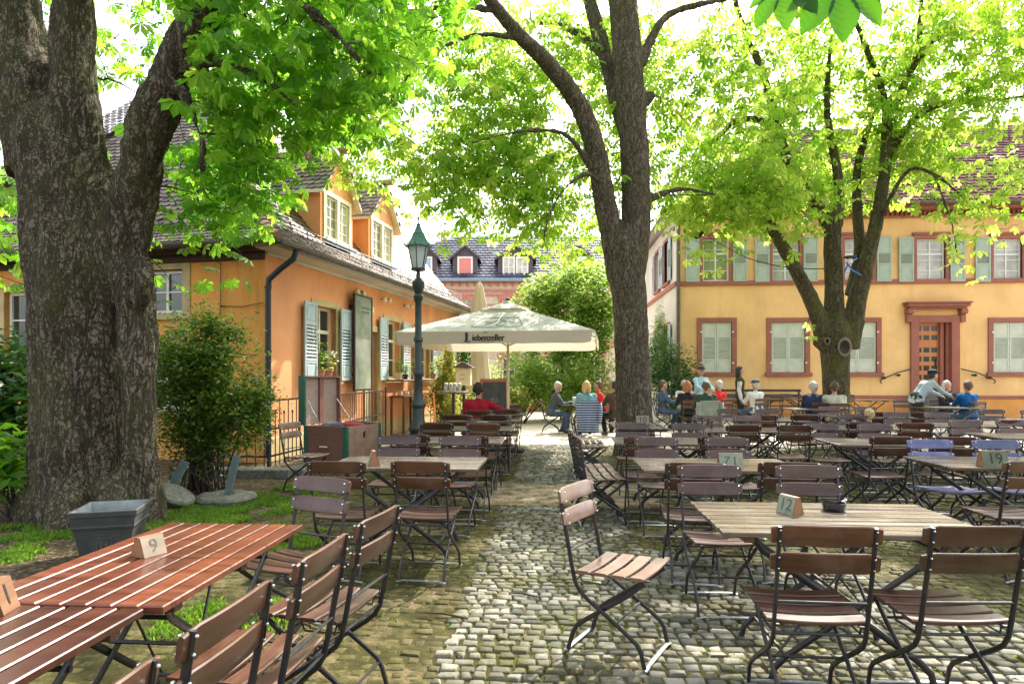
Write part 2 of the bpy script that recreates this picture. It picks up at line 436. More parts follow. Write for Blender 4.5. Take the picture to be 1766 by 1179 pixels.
M['leaf_bush'] = leaf('leaf_bush', [(.022, .06, .009), (.06, .125, .016), (.20, .26, .045)], [(.09, .24, .02), (.24, .44, .04), (.58, .68, .12)], .38, .3, .6)
M['leaf_laurel'] = leaf('leaf_laurel', [(.02, .06, .015), (.035, .09, .02), (.06, .13, .03)], [(.06, .2, .02), (.1, .28, .03), (.15, .36, .05)], .3, .3, .5)
M['leaf_maple'] = leaf('leaf_maple', [(.07, .17, .02), (.12, .23, .03), (.19, .28, .06)], [(.28, .5, .05), (.42, .62, .09), (.6, .7, .18)], .5)
M['leaf_conifer'] = leaf('leaf_conifer', [(.12, .14, .015), (.18, .19, .02), (.26, .25, .03)], [(.4, .42, .03), (.5, .52, .05), (.62, .6, .08)], .4)
M['grass'] = leaf('grass', [(.035, .095, .008), (.07, .15, .012), (.13, .21, .022)], [(.14, .34, .02), (.24, .46, .03), (.4, .58, .05)], .45)
M['flower'] = leaf('flower', [(.7, .66, .5), (.75, .72, .6), (.8, .76, .66)], [(.7, .66, .5), (.75, .72, .6), (.8, .76, .66)], .4)
def cloth(name, col, var=.2): return simple(name, col, .85, var, 6, .25, 180, spec=.2)
def skin_mat():
    t = NT('skin'); p = t.coord(); c = t.ramp(t.noise(p, 9, 4), [(.3, (.40, .21, .14)), (.7, (.50, .29, .20))])
    b = t.bsdf(c, .55, None, 0, .35); b.inputs['Subsurface Weight'].default_value = .08; b.inputs['Subsurface Radius'].default_value = (.02, .008, .004)
    return t.mat
M['skin'] = skin_mat()
# ground --------------------------------------------------------------------
def ground_mat():
    t = NT('ground_earth'); p = t.pos(); sx = t.n('ShaderNodeSeparateXYZ'); t.l(p, sx.inputs[0])
    a = t.noise(p, .9, 7, .65); b = t.noise(p, 5.5, 7, .7); c = t.noise(p, 38, 5, .7)
    moss = t.ramp(b, [(.25, (.018, .017, .007)), (.5, (.046, .042, .012)), (.75, (.10, .085, .022))])
    soil = t.ramp(c, [(.3, (.085, .062, .034)), (.7, (.27, .205, .118))])
    k = t.mapr(t.math('ADD', t.math('MULTIPLY', a, .7), t.math('MULTIPLY', b, .45)), .575, .70)
    col = t.mix(k, moss, soil)
    # sandy forecourt further back
    sand = t.ramp(c, [(.25, (.40, .34, .25)), (.75, (.66, .60, .48))])
    yy = t.math('ADD', sx.outputs['Y'], t.math('MULTIPLY', t.math('SUBTRACT', a, .5), 3.5))
    col = t.mix(t.mapr(yy, 13.2, 14.6), col, sand)
    # bare patch crossing the path
    band = t.math('MULTIPLY', t.mapr(t.math('ABSOLUTE', t.math('SUBTRACT', sx.outputs['Y'], 8.2)), .55, 1.0, 1, 0), t.mapr(t.math('ABSOLUTE', t.math('SUBTRACT', sx.outputs['X'], .1)), 1.2, 2.4, 1, 0))
    col = t.mix(t.math('MULTIPLY', band, t.mapr(b, .35, .6)), col, t.ramp(c, [(.3, (.26, .20, .12)), (.7, (.48, .39, .26))]))
    # leaf litter at the left
    lit = t.mapr(sx.outputs['X'], -2.6, -4.2); vo = t.n('ShaderNodeTexVoronoi', Scale=34.0); t.l(p, vo.inputs['Vector'])
    lc = t.ramp(vo.outputs['Color'], [(.2, (.035, .024, .015)), (.55, (.10, .066, .04)), (.85, (.26, .19, .13))])
    col = t.mix(t.math('MULTIPLY', lit, t.mapr(b, .3, .62)), col, lc)
    h = t.math('ADD', t.math('MULTIPLY', b, .6), t.math('MULTIPLY', c, .4))
    t.bsdf(col, .95, t.bump(h, .9, .03), 0, .15)
    return t.mat
M['ground'] = ground_mat()
def sett_mat(name, c0, c1, c2, moss, ramp=(.5, .66)):
    t = NT(name); geo = t.n('ShaderNodeNewGeometry'); p = geo.outputs['Position']
    rnd = geo.outputs['Random Per Island']; f = t.noise(p, 26, 6, .7); b = t.noise(p, 2.0, 6, .65)
    col = t.ramp(t.math('ADD', t.math('MULTIPLY', rnd, .55), t.math('MULTIPLY', f, .5)), [(.2, c0), (.5, c1), (.85, c2)])
    m = t.math('MULTIPLY', t.mapr(t.math('ADD', t.math('MULTIPLY', b, .6), t.math('MULTIPLY', f, .5)), *ramp), moss)
    col = t.mix(m, col, t.ramp(f, [(.3, (.028, .030, .008)), (.7, (.115, .10, .022))]))
    t.bsdf(col, t.mapr(f, .3, .7, .6, .9), t.bump(f, .75, .014), 0, .2)
    return t.mat
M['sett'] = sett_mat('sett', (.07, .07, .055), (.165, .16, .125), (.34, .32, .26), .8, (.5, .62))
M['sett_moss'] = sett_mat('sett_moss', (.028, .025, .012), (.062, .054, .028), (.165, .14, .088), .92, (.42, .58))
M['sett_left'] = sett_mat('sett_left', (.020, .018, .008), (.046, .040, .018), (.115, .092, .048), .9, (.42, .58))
M['brick'] = simple('brick', (.48, .20, .15), .85, .25, 6, .3, 40)
M['brick_cream'] = simple('brick_cream', (.56, .47, .36), .85, .2, 6, .3, 40)
# world, sun ----------------------------------------------------------------
SUN_AZ = math.radians(33 - 4); SUN_EL = math.radians(46)
w = bpy.data.worlds.new('World'); scene.world = w; w.use_nodes = True
nt = w.node_tree; bg = nt.nodes['Background']
sky = nt.nodes.new('ShaderNodeTexSky'); sky.sky_type = 'NISHITA'; sky.sun_disc = False
sky.sun_elevation = SUN_EL; sky.sun_rotation = SUN_AZ; sky.air_density = 1.0; sky.dust_density = 4.0; sky.ozone_density = .6
hsv = nt.nodes.new('ShaderNodeHueSaturation'); hsv.inputs['Saturation'].default_value = .38; nt.links.new(sky.outputs[0], hsv.inputs['Color']); nt.links.new(hsv.outputs[0], bg.inputs[0]); bg.inputs[1].default_value = .63
sl = bpy.data.lights.new('sun', 'SUN'); sl.energy = 11.5; sl.angle = math.radians(.55); sl.color = (1, .93, .80)
so = bpy.data.objects.new('sun', sl); COL.objects.link(so)
sd = Vector((math.sin(SUN_AZ) * math.cos(SUN_EL), math.cos(SUN_AZ) * math.cos(SUN_EL), math.sin(SUN_EL)))
so.rotation_euler = sd.to_track_quat('Z', 'Y').to_euler(); so.location = (8, 14, 25)
cam = bpy.data.cameras.new('camera'); co = bpy.data.objects.new('camera', cam); COL.objects.link(co)
cam.sensor_width = 36; cam.lens = 36 * F / 1766; cam.shift_y = (HY - 589.5) / 1766; cam.clip_end = 2000; cam.clip_start = .05
co.location = (0, 0, H); co.rotation_euler = (PI / 2, 0, YAW); scene.camera = co
scene.view_settings.view_transform = 'Standard'; scene.view_settings.look = 'None'; scene.view_settings.exposure = 0
scene.cycles.use_denoising = True
scene.cycles.max_bounces = 7; scene.cycles.diffuse_bounces = 4; scene.cycles.transmission_bounces = 5; scene.cycles.transparent_max_bounces = 6
scene.cycles.caustics_reflective = False; scene.cycles.caustics_refractive = False
# ================================================================ SETTING
def fbm(x, y, s=1.0, seed=0.0): return noise.fractal(Vector((x * s, y * s, seed)), 1.0, 2.0, 4)
def ground_h(x, y): return .007 * fbm(x, y, 4.5, 3.1) + .012 * fbm(x, y, .8, 9.2) - .003
def make_ground():
    xs = np.concatenate([[-400, -120, -40, -20, -12, -9], np.arange(-7.5, 9.6, .075), [11, 14, 20, 40, 120, 400]])
    ys = np.concatenate([[-400, -120, -40, -15, -6, -2], np.arange(1, 17.6, .075), [19, 22, 28, 40, 60, 120, 400]])
    V = np.zeros((len(ys), len(xs), 3), np.float32)
    for j, y in enumerate(ys):
        for i, x in enumerate(xs):
            fine = -7.6 < x < 9.6 and .9 < y < 17.6
            V[j, i] = (x, y, ground_h(x, y) if fine else 0)
    nx = len(xs); I, J = np.meshgrid(np.arange(nx - 1), np.arange(len(ys) - 1)); a = (J * nx + I).ravel()
    o = npmesh('ground', V.reshape(-1, 3), np.stack([a, a + 1, a + nx + 1, a + nx], 1), 4, M['ground'], smooth=True)
    o['kind'] = 'structure'
make_ground()
def make_setts():
    rnd = random.Random(3)
    out = {'cobbled_path': MB(), 'mossy_paving': MB()}
    y = 2.2; row = 0
    while y < 13.9:
        dy = rnd.uniform(.068, .09); x = -3.6 + rnd.uniform(0, .1)
        if y > 9: x = -3.3
        while x < 9.0:
            dx = rnd.uniform(.066, .128); cx = x + dx / 2; cy = y + dy / 2; x += dx
            # outside the camera's field
            if abs((cx * CY + cy * SY)) > .86 * (cy * CY - cx * SY) + 1.2: continue
            n = fbm(cx, cy, .55, 5.0)
            path = -.63 < cx < .70 and (cy < 7.35 + .25 * n or cy > 9.0)
            near = cx >= .70 and cy < 4.9 + 1.3 * n and cx < 3.2 + n
            clean = path or near
            if cx < -3.0 - .5 * n or (7.4 < cy < 9.0 and -.9 < cx < 1.2): continue
            if not clean and rnd.random() < .05 + .12 * max(0, n): continue
            z = (.013 + rnd.uniform(-.006, .006)) if clean else (.007 + rnd.uniform(-.008, .006))
            z += ground_h(cx, cy) * .6
            if not clean and cx < -.6: z -= .0045
            gap = rnd.uniform(.005, .011) if clean else .006
            hx, hy = dx / 2 - gap, dy / 2 - gap
            tx, ty = rnd.uniform(-.03, .03), rnd.uniform(-.03, .03); rot = rnd.uniform(-.05, .05)
            jit = [(rnd.uniform(-.009, .009), rnd.uniform(-.009, .009)) for _ in range(4)]
            vs = []
            for k, (sx_, sy_) in enumerate(((-1, -1), (1, -1), (1, 1), (-1, 1))):
                for (ins, zz) in ((.009, 0), (.0, -.009), (-.001, -.05)):
                    px = sx_ * (hx - ins) + jit[k][0]; py = sy_ * (hy - ins) + jit[k][1]
                    vs.append((cx + px - rot * py, cy + py + rot * px, z + zz + px * tx + py * ty))
            vs.append((cx + rnd.uniform(-.01, .01), cy + rnd.uniform(-.01, .01), z + rnd.uniform(-.002, .005)))
            fs = []
            for k in range(4):
                q = (k + 1) % 4
                fs += [(k * 3, q * 3, 12), (k * 3 + 1, q * 3 + 1, q * 3, k * 3), (k * 3 + 2, q * 3 + 2, q * 3 + 1, k * 3 + 1)]
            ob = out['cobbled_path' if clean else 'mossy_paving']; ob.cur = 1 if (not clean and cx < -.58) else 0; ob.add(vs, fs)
        y += dy; row += 1
    for nm, mb in out.items():
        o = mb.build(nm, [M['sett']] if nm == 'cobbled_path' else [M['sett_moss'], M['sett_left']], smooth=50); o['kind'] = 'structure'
make_setts()
# ---------------------------------------------------------------- building helpers
class Fr:
    """facade frame: u along the wall, n outward, z up"""
    def __init__(s, O, u, n): s.O = Vector(O); s.u = Vector(u).normalized(); s.n = Vector(n).normalized(); s.z = Vector((0, 0, 1))
    def p(s, u, n, z): return s.O + s.u * u + s.n * n + s.z * z
    def box(s, mb, u0, u1, n0, n1, z0, z1, ch=0.0):
        R = Matrix((s.u, s.n, s.z)).transposed()
        return mb.box(s.p((u0 + u1) / 2, (n0 + n1) / 2, (z0 + z1) / 2), (abs(u1 - u0), abs(n1 - n0), abs(z1 - z0)), R, ch)
    def quad(s, mb, *pts): return mb.quad(*[s.p(*q) for q in pts])
def holed_wall(mb, fr, U0, U1, Z0, Z1, openings, depth=.22):
    us = sorted({U0, U1} | {o[0] for o in openings} | {o[1] for o in openings}); zs = sorted({Z0, Z1} | {o[2] for o in openings} | {o[3] for o in openings})
    for a, b in zip(us, us[1:]):
        for c, d in zip(zs, zs[1:]):
            mu, mz = (a + b) / 2, (c + d) / 2
            if any(o[0] < mu < o[1] and o[2] < mz < o[3] for o in openings): continue
            fr.quad(mb, (a, 0, c), (b, 0, c), (b, 0, d), (a, 0, d))
    for o in openings:
        a, b, c, d = o
        fr.quad(mb, (a, 0, c), (a, -depth, c), (a, -depth, d), (a, 0, d)); fr.quad(mb, (b, 0, c), (b, 0, d), (b, -depth, d), (b, -depth, c))
        fr.quad(mb, (a, 0, d), (a, -depth, d), (b, -depth, d), (b, 0, d)); fr.quad(mb, (a, 0, c), (b, 0, c), (b, -depth, c), (a, -depth, c))
def tiles(mb, O, U, V, ulen, vlen, tw, th, inside=None, lift=.02, rounded=True, thick=.014):
    """courses of flat tiles with rounded lower ends on the slope O + u*U + v*V (V up the slope)"""
    O = Vector(O); U = Vector(U).normalized(); V = Vector(V).normalized(); N = U.cross(V).normalized()
    if N.z < 0: N = -N
    rnd = random.Random(int(O.x * 100) + 5)
    for r in range(int(vlen / th) + 1):
        v0 = r * th; sh = (r % 2) * tw / 2
        for k in range(-1, int(ulen / tw) + 1):
            u0 = k * tw + sh; uc = u0 + tw / 2
            if inside and not inside(uc, v0 + th / 2): continue
            if not inside and (uc < 0 or uc > ulen): continue
            g = .004; a, b = u0 + g, u0 + tw - g; j = rnd.uniform(-.006, .006); L = lift + rnd.uniform(-.004, .006)
            v1 = v0 + th * 1.06
            if rounded: low = [(a, v0 + .3 * th + j), (a + .2 * tw, v0 + .06 * th + j), (uc, v0 + j), (b - .2 * tw, v0 + .06 * th + j), (b, v0 + .3 * th + j)]
            else: low = [(a, v0 + j), (b, v0 + j)]
            top = [(b, v1), (a, v1)]
            vs = [O + U * u + V * v + N * L for u, v in low] + [O + U * u + V * v + N * .004 for u, v in top]
            n = len(low); vs += [O + U * u + V * v + N * (L - thick) for u, v in low]
            fs = [tuple(range(n + 2))] + [(i + 1, i, n + 2 + i, n + 3 + i) for i in range(n - 1)]
            mb.add(vs, fs)
def shutter(fr, name, mat, parent, u0, u1, z0, z1, n0, n1, louv):
    """one panelled shutter with louvres; louv = (z lo, z hi)"""
    mb = MB(); s = .055 if u1 - u0 > .3 else .04
    fr.box(mb, u0, u0 + s, n0, n1, z0, z1, .004); fr.box(mb, u1 - s, u1, n0, n1, z0, z1, .004)
    lo, hi = louv; e = .002
    for a, b in ((z0, z0 + s), (lo - s, lo), (hi, hi + s), (z1 - s, z1)): fr.box(mb, u0 + s - e, u1 - s + e, n0 + .003, n1 - .003, a, b)
    nm = (n0 + n1) / 2
    for a, b in ((z0 + s, lo - s), (hi + s, z1 - s)):
        fr.box(mb, u0 + s - e, u1 - s + e, nm - .006, nm + .006, a - e, b + e)
        if b - a > .12: fr.box(mb, u0 + s + .03, u1 - s - .03, nm - .011, nm + .013, a + .03, b - .03, .006)
    k = max(3, int((hi - lo) / .062)); st = (hi - lo) / k
    for i in range(k):
        zc = lo + st * (i + .5); up = Vector((0, 0, 1)) * .8 + fr.n * .6
        mb.bar(fr.p(u0 + s - e, nm, zc), fr.p(u1 - s + e, nm, zc), st * 1.02, .008, up=fr.n * .75 + Vector((0, 0, .66)))
    return mb.build(name, mat, parent)
def casement(fr, parent, u0, u1, z0, z1, n, mat_frame, mat_glass, cols=2, rows=3, name='window', bar=.028, fw=.06, transom=None):
    mb = MB(); e = .003
    fr.box(mb, u0, u0 + fw, n - .03, n + .03, z0, z1); fr.box(mb, u1 - fw, u1, n - .03, n + .03, z0, z1)
    fr.box(mb, u0 + fw, u1 - fw, n - .03, n + .03, z0, z0 + fw); fr.box(mb, u0 + fw, u1 - fw, n - .03, n + .03, z1 - fw, z1)
    for i in range(1, cols):
        uu = u0 + (u1 - u0) * i / cols; wv = bar * (1.8 if i * 2 == cols else 1); fr.box(mb, uu - wv / 2, uu + wv / 2, n - .026, n + .026, z0 + fw, z1 - fw)
    for i in range(1, rows):
        zz = z0 + (z1 - z0) * i / rows; fr.box(mb, u0 + fw, u1 - fw, n - .018, n + .018, zz - bar / 2, zz + bar / 2)
    if transom: fr.box(mb, u0 + fw, u1 - fw, n - .03, n + .035, transom - .035, transom + .035)
    w = mb.build(name, mat_frame, parent)
    g = MB(); fr.quad(g, (u0 + .02, n - .008, z0 + .02), (u1 - .02, n - .008, z0 + .02), (u1 - .02, n - .008, z1 - .02), (u0 + .02, n - .008, z1 - .02))
    g.build('pane', mat_glass, w)
    return w
def surround(fr, parent, u0, u1, z0, z1, w, mat, proud=.03, sill=.08, name='window_surround', sill_w=None, root=None):
    mb = MB()
    fr.box(mb, u0 - w, u0, -.1, proud, z0, z1 + w, .004); fr.box(mb, u1, u1 + w, -.1, proud, z0, z1 + w, .004); fr.box(mb, u0, u1, -.1, proud - .002, z1, z1 + w, .004)
    sw = w + .06
    fr.box(mb, u0 - sw, u1 + sw, -.1, proud + .07, z0 - sill, z0, .006)
    return mb.build(name, mat, parent)
# ---------------------------------------------------------------- LEFT: orange inn
hd = Vector((math.sin(math.radians(8.6)), math.cos(math.radians(8.6)), 0)); hn = Vector((hd.y, -hd.x, 0)); hO = Vector((-5.01, 10.68, 0))
inn = thing('inn_building', 'orange plastered inn with steep tiled roof and two dormers on the left', 'building', hO)
FL = Fr(hO, hd, hn)                      # long side facing the garden
FE = Fr(hO, -hn, -hd)                    # short side facing the camera
LEN, WID, EZ = 11.2, 8.6, 3.75
mb = MB(); WL = [(1.62, 2.48, 1.42, 2.9), (3.95, 4.55, 0.0, 2.55), (5.02, 5.9, 1.42, 2.9), (7.3, 8.2, 1.42, 2.9), (9.3, 10.1, 1.42, 2.9)]
holed_wall(mb, FL, 0, LEN, 0, EZ, WL)
for (u, v) in ((LEN, 0),): mb.quad(FL.p(LEN, 0, 0), FL.p(LEN, -WID, 0), FL.p(LEN, -WID, EZ), FL.p(LEN, 0, EZ))
mb.build('wall', M['plaster_orange'], inn)
mb = MB(); WE = [(1.65, 2.45, 2.62, 3.4), (1.65, 2.45, .9, 1.9), (4.6, 5.6, 1.5, 3.1)]
holed_wall(mb, FE, 0, WID, 0, EZ, WE); mb.build('end_wall', M['plaster_ochre'], inn)
mb = MB()
FL.box(mb, -.34, LEN, .02, .42, EZ - .10, EZ - .04); FL.box(mb, -.02, LEN, .0, .06, EZ - .16, EZ - .1, .01)
mb.build('cornice', M['plaster_white'], inn)
mb = MB(); FE.box(mb, .0, WID, .0, .28, EZ - .12, EZ - .05); FE.box(mb, .003, WID, .0, .07, EZ - .24, EZ - .12, .01); mb.build('fascia', M['timber'], inn)
mb = MB(); FL.box(mb, .0, LEN, .0, .025, 0.0, .42, .008); mb.build('plinth', M['stone_trim'], inn)
# roof: profile kicks out at the eaves
prof = [(.52, EZ - .04), (-.4, 4.32), (-4.3, 8.9)]
mb = MB(); hipk = 1.0
def slope_pts(a, b):  # long side between profile points a,b with hip at the camera end
    return
RT = MB(); RU = MB()
for (a, b) in ((0, 1), (1, 2)):
    (n0, z0), (n1, z1) = prof[a], prof[b]
    h0, h1 = -n0, -n1                       # hip set-back along u equals inset of the eave
    O = FL.p(h0, n0, z0); U = hd; Vv = FL.p(0, n1, z1) - FL.p(0, n0, z0); vl = Vv.length
    u0 = lambda v, h0=h0, h1=h1, vl=vl: (h1 - h0) * v / vl
    tiles(RT, O, U, Vv, LEN + 4, vl, .185, .15, lambda u, v, f=u0, h0=h0: f(v) - .05 < u < LEN + .3 - h0)
    FL.quad(RU, (h0, n0, z0), (LEN + .3, n0, z0), (LEN + .3, n1, z1), (h1, n1, z1))
    # hip end facing the camera
    O2 = FE.p(h0, n0, z0); tiles(RT, FE.p(-n0, n0, z0), FE.u, Vv.length * (FE.p(0, n1, z1) - FE.p(0, n0, z0)).normalized(), WID + 2, vl, .185, .15, lambda u, v, f=u0: f(v) - .05 < u < WID + 2 * .52 - 2 * 0 - f(v) if True else 0)
    FE.quad(RU, (-n0, n0, z0), (WID + n0, n0, z0), (WID + n1, n1, z1), (-n1, n1, z1))
FL.quad(RU, (4.3, -4.3, 8.9), (LEN + .3, -4.3, 8.9), (LEN + .3, -9.1, EZ), (-.5, -9.1, EZ))
FL.quad(RU, (LEN + .3, .52, EZ - .04), (LEN + .3, -.4, 4.32), (LEN + .3, -4.3, 8.9), (LEN + .3, -9.1, EZ))
roof = RU.build('roof', M['slate'], inn); RT.build('roof_tile', M['tile_brown'], roof)
mb = MB()
for i in range(26):
    t0, t1 = i / 26, (i + 1) / 26
    f = lambda t: FL.p(-(.52 + (-4.82) * t), .52 - 4.82 * t, 0)
    zz = lambda n: (EZ - .04 + (.52 - n) * (4.32 - EZ + .04) / .92) if n > -.4 else 4.32 + (-.4 - n) * (8.9 - 4.32) / 3.9
    a = f(t0); a.z = zz(.52 - 4.82 * t0) + .04; b = f(t1 + .012); b.z = zz(.52 - 4.82 * (t1 + .012)) + .02
    mb.tube([a, a.lerp(b, .5) + Vector((0, 0, .008)), b], [.12, .105, .095], 10)
for i in range(24):
    a = FL.p(4.3 + i * .31, -4.3, 8.93); b = FL.p(4.3 + i * .31 + .33, -4.3, 8.92); mb.tube([a, b], [.12, .1], 10)
mb.build('ridge_tile', M['ridge_tile'], roof, smooth=40)
mb = MB()   # half round gutters
def gutter(mb, p0, p1, r):
    d = (p1 - p0).normalized(); x = d.cross(Vector((0, 0, 1))).normalized(); vs = []; n = 9
    for p in (p0, p1):
        for rr in (r, r - .012):
            for k in range(n):
                a = PI + PI * k / (n - 1); vs.append(p + x * math.cos(a) * rr + Vector((0, 0, 1)) * math.sin(a) * rr)
    fs = []
    for k in range(n - 1): fs += [(k, k + 1, 2 * n + k + 1, 2 * n + k), (n + k + 1, n + k, 3 * n + k, 3 * n + k + 1)]
    fs += [(0, 2 * n, 3 * n, n), (n - 1, 2 * n - 1, 4 * n - 1, 3 * n - 1)]
    mb.add(vs, fs)
gutter(mb, FL.p(-.5, .58, EZ - .02), FL.p(LEN + .3, .58, EZ - .02), .075); gutter(mb, FL.p(-.58, .62, EZ - .02), FE.p(WID, .58, EZ - .02), .075)
for i in range(16): mb.bar(FL.p(.1 + i * .72, .48, EZ - .04), FL.p(.1 + i * .72, .66, EZ - .10), .025, .01)
gt = mb.build('gutter', M['zinc'], inn, smooth=40)
mb = MB(); dp = [FL.p(.05, .56, EZ - .09), FL.p(.03, .52, EZ - .25), FL.p(-.02, .3, EZ - .42), FL.p(-.05, .1, EZ - .6), FL.p(-.05, .085, EZ - .8), FL.p(-.05, .085, .1)]
mb.tube(dp, .05, 12)
for z in (3.0, 1.9, .8): mb.tube([FL.p(-.05, .085, z), FL.p(-.05, .085, z + .04)], .06, 12)
mb.build('downpipe', M['iron'], inn, smooth=40)
mb = MB(); mb.tube([FE.p(.86, .03, EZ - .3), FE.p(.98, .05, EZ - .2)], .007, 6); mb.tube([FE.p(.86, .03, EZ - .28), FE.p(.86, .03, .3)], .006, 6); mb.tube([FE.p(.86, .035, 2.72), FE.p(.4, .05, 2.70), FE.p(.0, .06, 2.76)], .007, 6)
for z in (3.1, 2.72, 1.7): mb.box(FE.p(.86, .02, z), (.035, .035, .035))
mb.build('lightning_rod', M['iron'], inn)
for i in range(9):   # snow guard hooks
    pass
mb = MB(); 
for r_ in (0, 1, 2): mb.tube([FL.p(.0, .1 - .02, 4.12 + r_ * .07), FL.p(LEN, .1 - .02, 4.12 + r_ * .07)], .011, 5)
for i in range(20): mb.bar(FL.p(.1 + i * .57, .09, 4.02), FL.p(.1 + i * .57, .07, 4.32), .02, .012)
mb.build('snow_guard', M['iron'], roof)
for (u0, u1, z0, z1) in [WL[0], WL[2], WL[3], WL[4]]:
    w = casement(FL, inn, u0, u1, z0, z1, -.16, M['cream_paint'], M['glass_dark'], 2, 3, transom=z1 - .5)
    surround(FL, w, u0, u1, z0, z1, .13, M['stone_trim'], .02, .09, root=inn)
    for a, b in ((u0 - .52, u0 - .06), (u1 + .06, u1 + .52)):
        shutter(FL, 'shutter', M['shutter_blue'], w, a, b, z0 - .02, z1 + .02, .07, .11, (z0 + .38, z1 - .42))
for (u0, u1, z0, z1) in WE:
    w = casement(FE, inn, u0, u1, z0, z1, -.12, M['win_white'], M['glass_dark'], 2, 2 if z1 - z0 < 1.2 else 3); surround(FE, w, u0, u1, z0, z1, .16, M['stone_trim'], .025, .12)
dmb = MB(); u0, u1, z0, z1 = WL[1]; FL.box(dmb, u0 - .14, u0, -.1, .03, 0, z1 + .14); FL.box(dmb, u1, u1 + .14, -.1, .03, 0, z1 + .14); FL.box(dmb, u0, u1, -.1, .028, z1, z1 + .14)
dr = dmb.build('door_frame', M['stone_trim'], inn); d2 = MB(); FL.box(d2, u0, u1, -.2, -.15, 0, z1); FL.box(d2, u0 + .1, u1 - .1, -.15, -.13, .3, 1.1, .01); FL.box(d2, u0 + .1, u1 - .1, -.15, -.13, 1.25, z1 - .15, .01); d2.build('door', M['cream_paint'], inn)
# dormers
def dormer(u0, u1, nset, z0, zt, zp):
    mb = MB(); fr = FL; um = (u0 + u1) / 2; ov = .12
    wu0, wu1, wz0, wz1 = u0 + .2, u1 - .2, z0 + .12, zt - .12
    f2 = Fr(FL.p(0, nset, 0), hd, hn)
    holed_wall(mb, f2, u0, u1, z0 - .25, zt, [(wu0, wu1, wz0, wz1)], .1)
    f2.quad(mb, (u0, 0, zt), (u1, 0, zt), (um, 0, zp))
    depth = 3.2
    f2.quad(mb, (u0, 0, z0 - .25), (u0, 0, zt), (u0, -depth, zt), (u0, -depth, z0 - .25)); f2.quad(mb, (u1, 0, z0 - .25), (u1, -depth, z0 - .25), (u1, -depth, zt), (u1, 0, zt))
    d = mb.build('dormer', M['plaster_orange'], inn)
    w = casement(f2, d, wu0, wu1, wz0, wz1, -.05, M['win_white'], M['glass_pale'], 4, 4, name='dormer_window', bar=.022, fw=.05)
    t = MB(); f2.box(t, wu0 - .09, wu0, -.05, .03, wz0 - .07, wz1 + .09); f2.box(t, wu1, wu1 + .09, -.05, .03, wz0 - .07, wz1 + .09); f2.box(t, wu0, wu1, -.05, .028, wz1, wz1 + .09); f2.box(t, (wu0 + wu1) / 2 - .05, (wu0 + wu1) / 2 + .05, -.04, .04, wz0, wz1)
    f2.box(t, wu0, wu1, -.05, .06, wz0 - .07, wz0); t.build('dormer_trim', M['cream_paint'], d)
    s = MB(); f2.box(s, wu0 - .05, wu1 + .05, .03, .2, wz0 - .16, wz0 - .1); s.build('flashing', M['zinc_blue'], d)
    r = MB(); rt = MB(); zo = zt - .1
    for sgn, ue in ((-1, u0 - ov - .06), (1, u1 + ov + .06)):
        Ue = f2.p(ue, .16, zo); Up = f2.p(um, .16, zp + .06); sl = Up - Ue
        r.prism([f2.p(ue, .16, zo - .03), f2.p(um, .16, zp + .03), f2.p(um, .16, zp - .025), f2.p(ue, .16, zo - .085)], -hn * depth)
        if sgn < 0: tiles(rt, f2.p(ue, .16, zo), -hn, sl, depth, sl.length, .185, .15)
        else: tiles(rt, f2.p(ue, .16 - depth, zo), hn, sl, depth, sl.length, .185, .15)
    r.build('dormer_roof', M['cream_paint'], d); rt.build('dormer_tile', M['tile_brown'], d)
    rg = MB()
    for i in range(10): rg.tube([f2.p(um, .32 - i * .3, zp + .07), f2.p(um, .32 - i * .3 - .33, zp + .06)], [.085, .075], 8)
    rg.build('dormer_ridge', M['ridge_tile'], d)
dormer(2.66, 4.14, -.45, 4.42, 5.58, 6.5); dormer(5.02, 6.6, -.45, 4.42, 5.58, 6.5)
# ---------------------------------------------------------------- RIGHT: yellow house with red trim
YF = 24.0; hx0 = 4.42; hx1 = 24.0
school = thing('yellow_house', 'long yellow plastered house with red sandstone trim and pale green shutters', 'building', (hx0, YF, 0))
FS = Fr((0, YF, 0), (1, 0, 0), (0, -1, 0))
def fx(px):
    xc = (px - CX) / F; return (xc * CY - SY) / (xc * SY + CY) * YF
def fz(px, py):
    X = fx(px); d = -X * SY + YF * CY; return H + (HY - py) / F * d
lower = []; upper = []
for a, b in ((1210, 1262), (1330, 1388), (1446, 1511), (1712, 1770), (1842, 1900)): lower.append((fx(a), fx(b), fz(a, 642), fz(a, 556)))
for a, b in ((1212, 1257), (1332, 1378), (1456, 1504), (1580, 1630), (1712, 1762), (1846, 1896)): upper.append((fx(a), fx(b), fz(a, 485), fz(a, 412)))
du0, du1, dz0, dz1 = fx(1583), fx(1639), .9, fz(1600, 556)
EZ2 = fz(1180, 368)
mb = MB(); holed_wall(mb, FS, hx0, hx1, 0, EZ2, lower + upper + [(du0, du1, dz0, dz1)], .3); mb.quad((hx1, YF, 0), (hx1, YF + 10, 0), (hx1, YF + 10, EZ2), (hx1, YF, EZ2)); mb.build('wall', M['plaster_yellow'], school)
FSL = Fr((hx0, YF, 0), (0, 1, 0), (-1, 0, 0)); sw = [(1.4, 2.5, 5.2, 6.9), (3.7, 4.8, 5.2, 6.9), (1.4, 2.5, 1.7, 3.5), (3.7, 4.8, 1.7, 3.5)]
mb = MB(); holed_wall(mb, FSL, 0, 10, 0, EZ2, sw, .2); mb.build('side_wall', M['plaster_white'], school)
for o in sw:
    w = casement(FSL, school, *o, -.12, M['win_white'], M['glass_blue'], 2, 3); surround(FSL, w, *o, .12, M['red_trim'], .04, .1)
    for a, b in ((o[0] - .6, o[0] - .16), (o[1] + .16, o[1] + .6)): shutter(FSL, 'shutter', M['shutter_blue'], w, a, b, o[2], o[3], .05, .09, (o[2] + .5, o[3] - .5))
zs = fz(1180, 493)
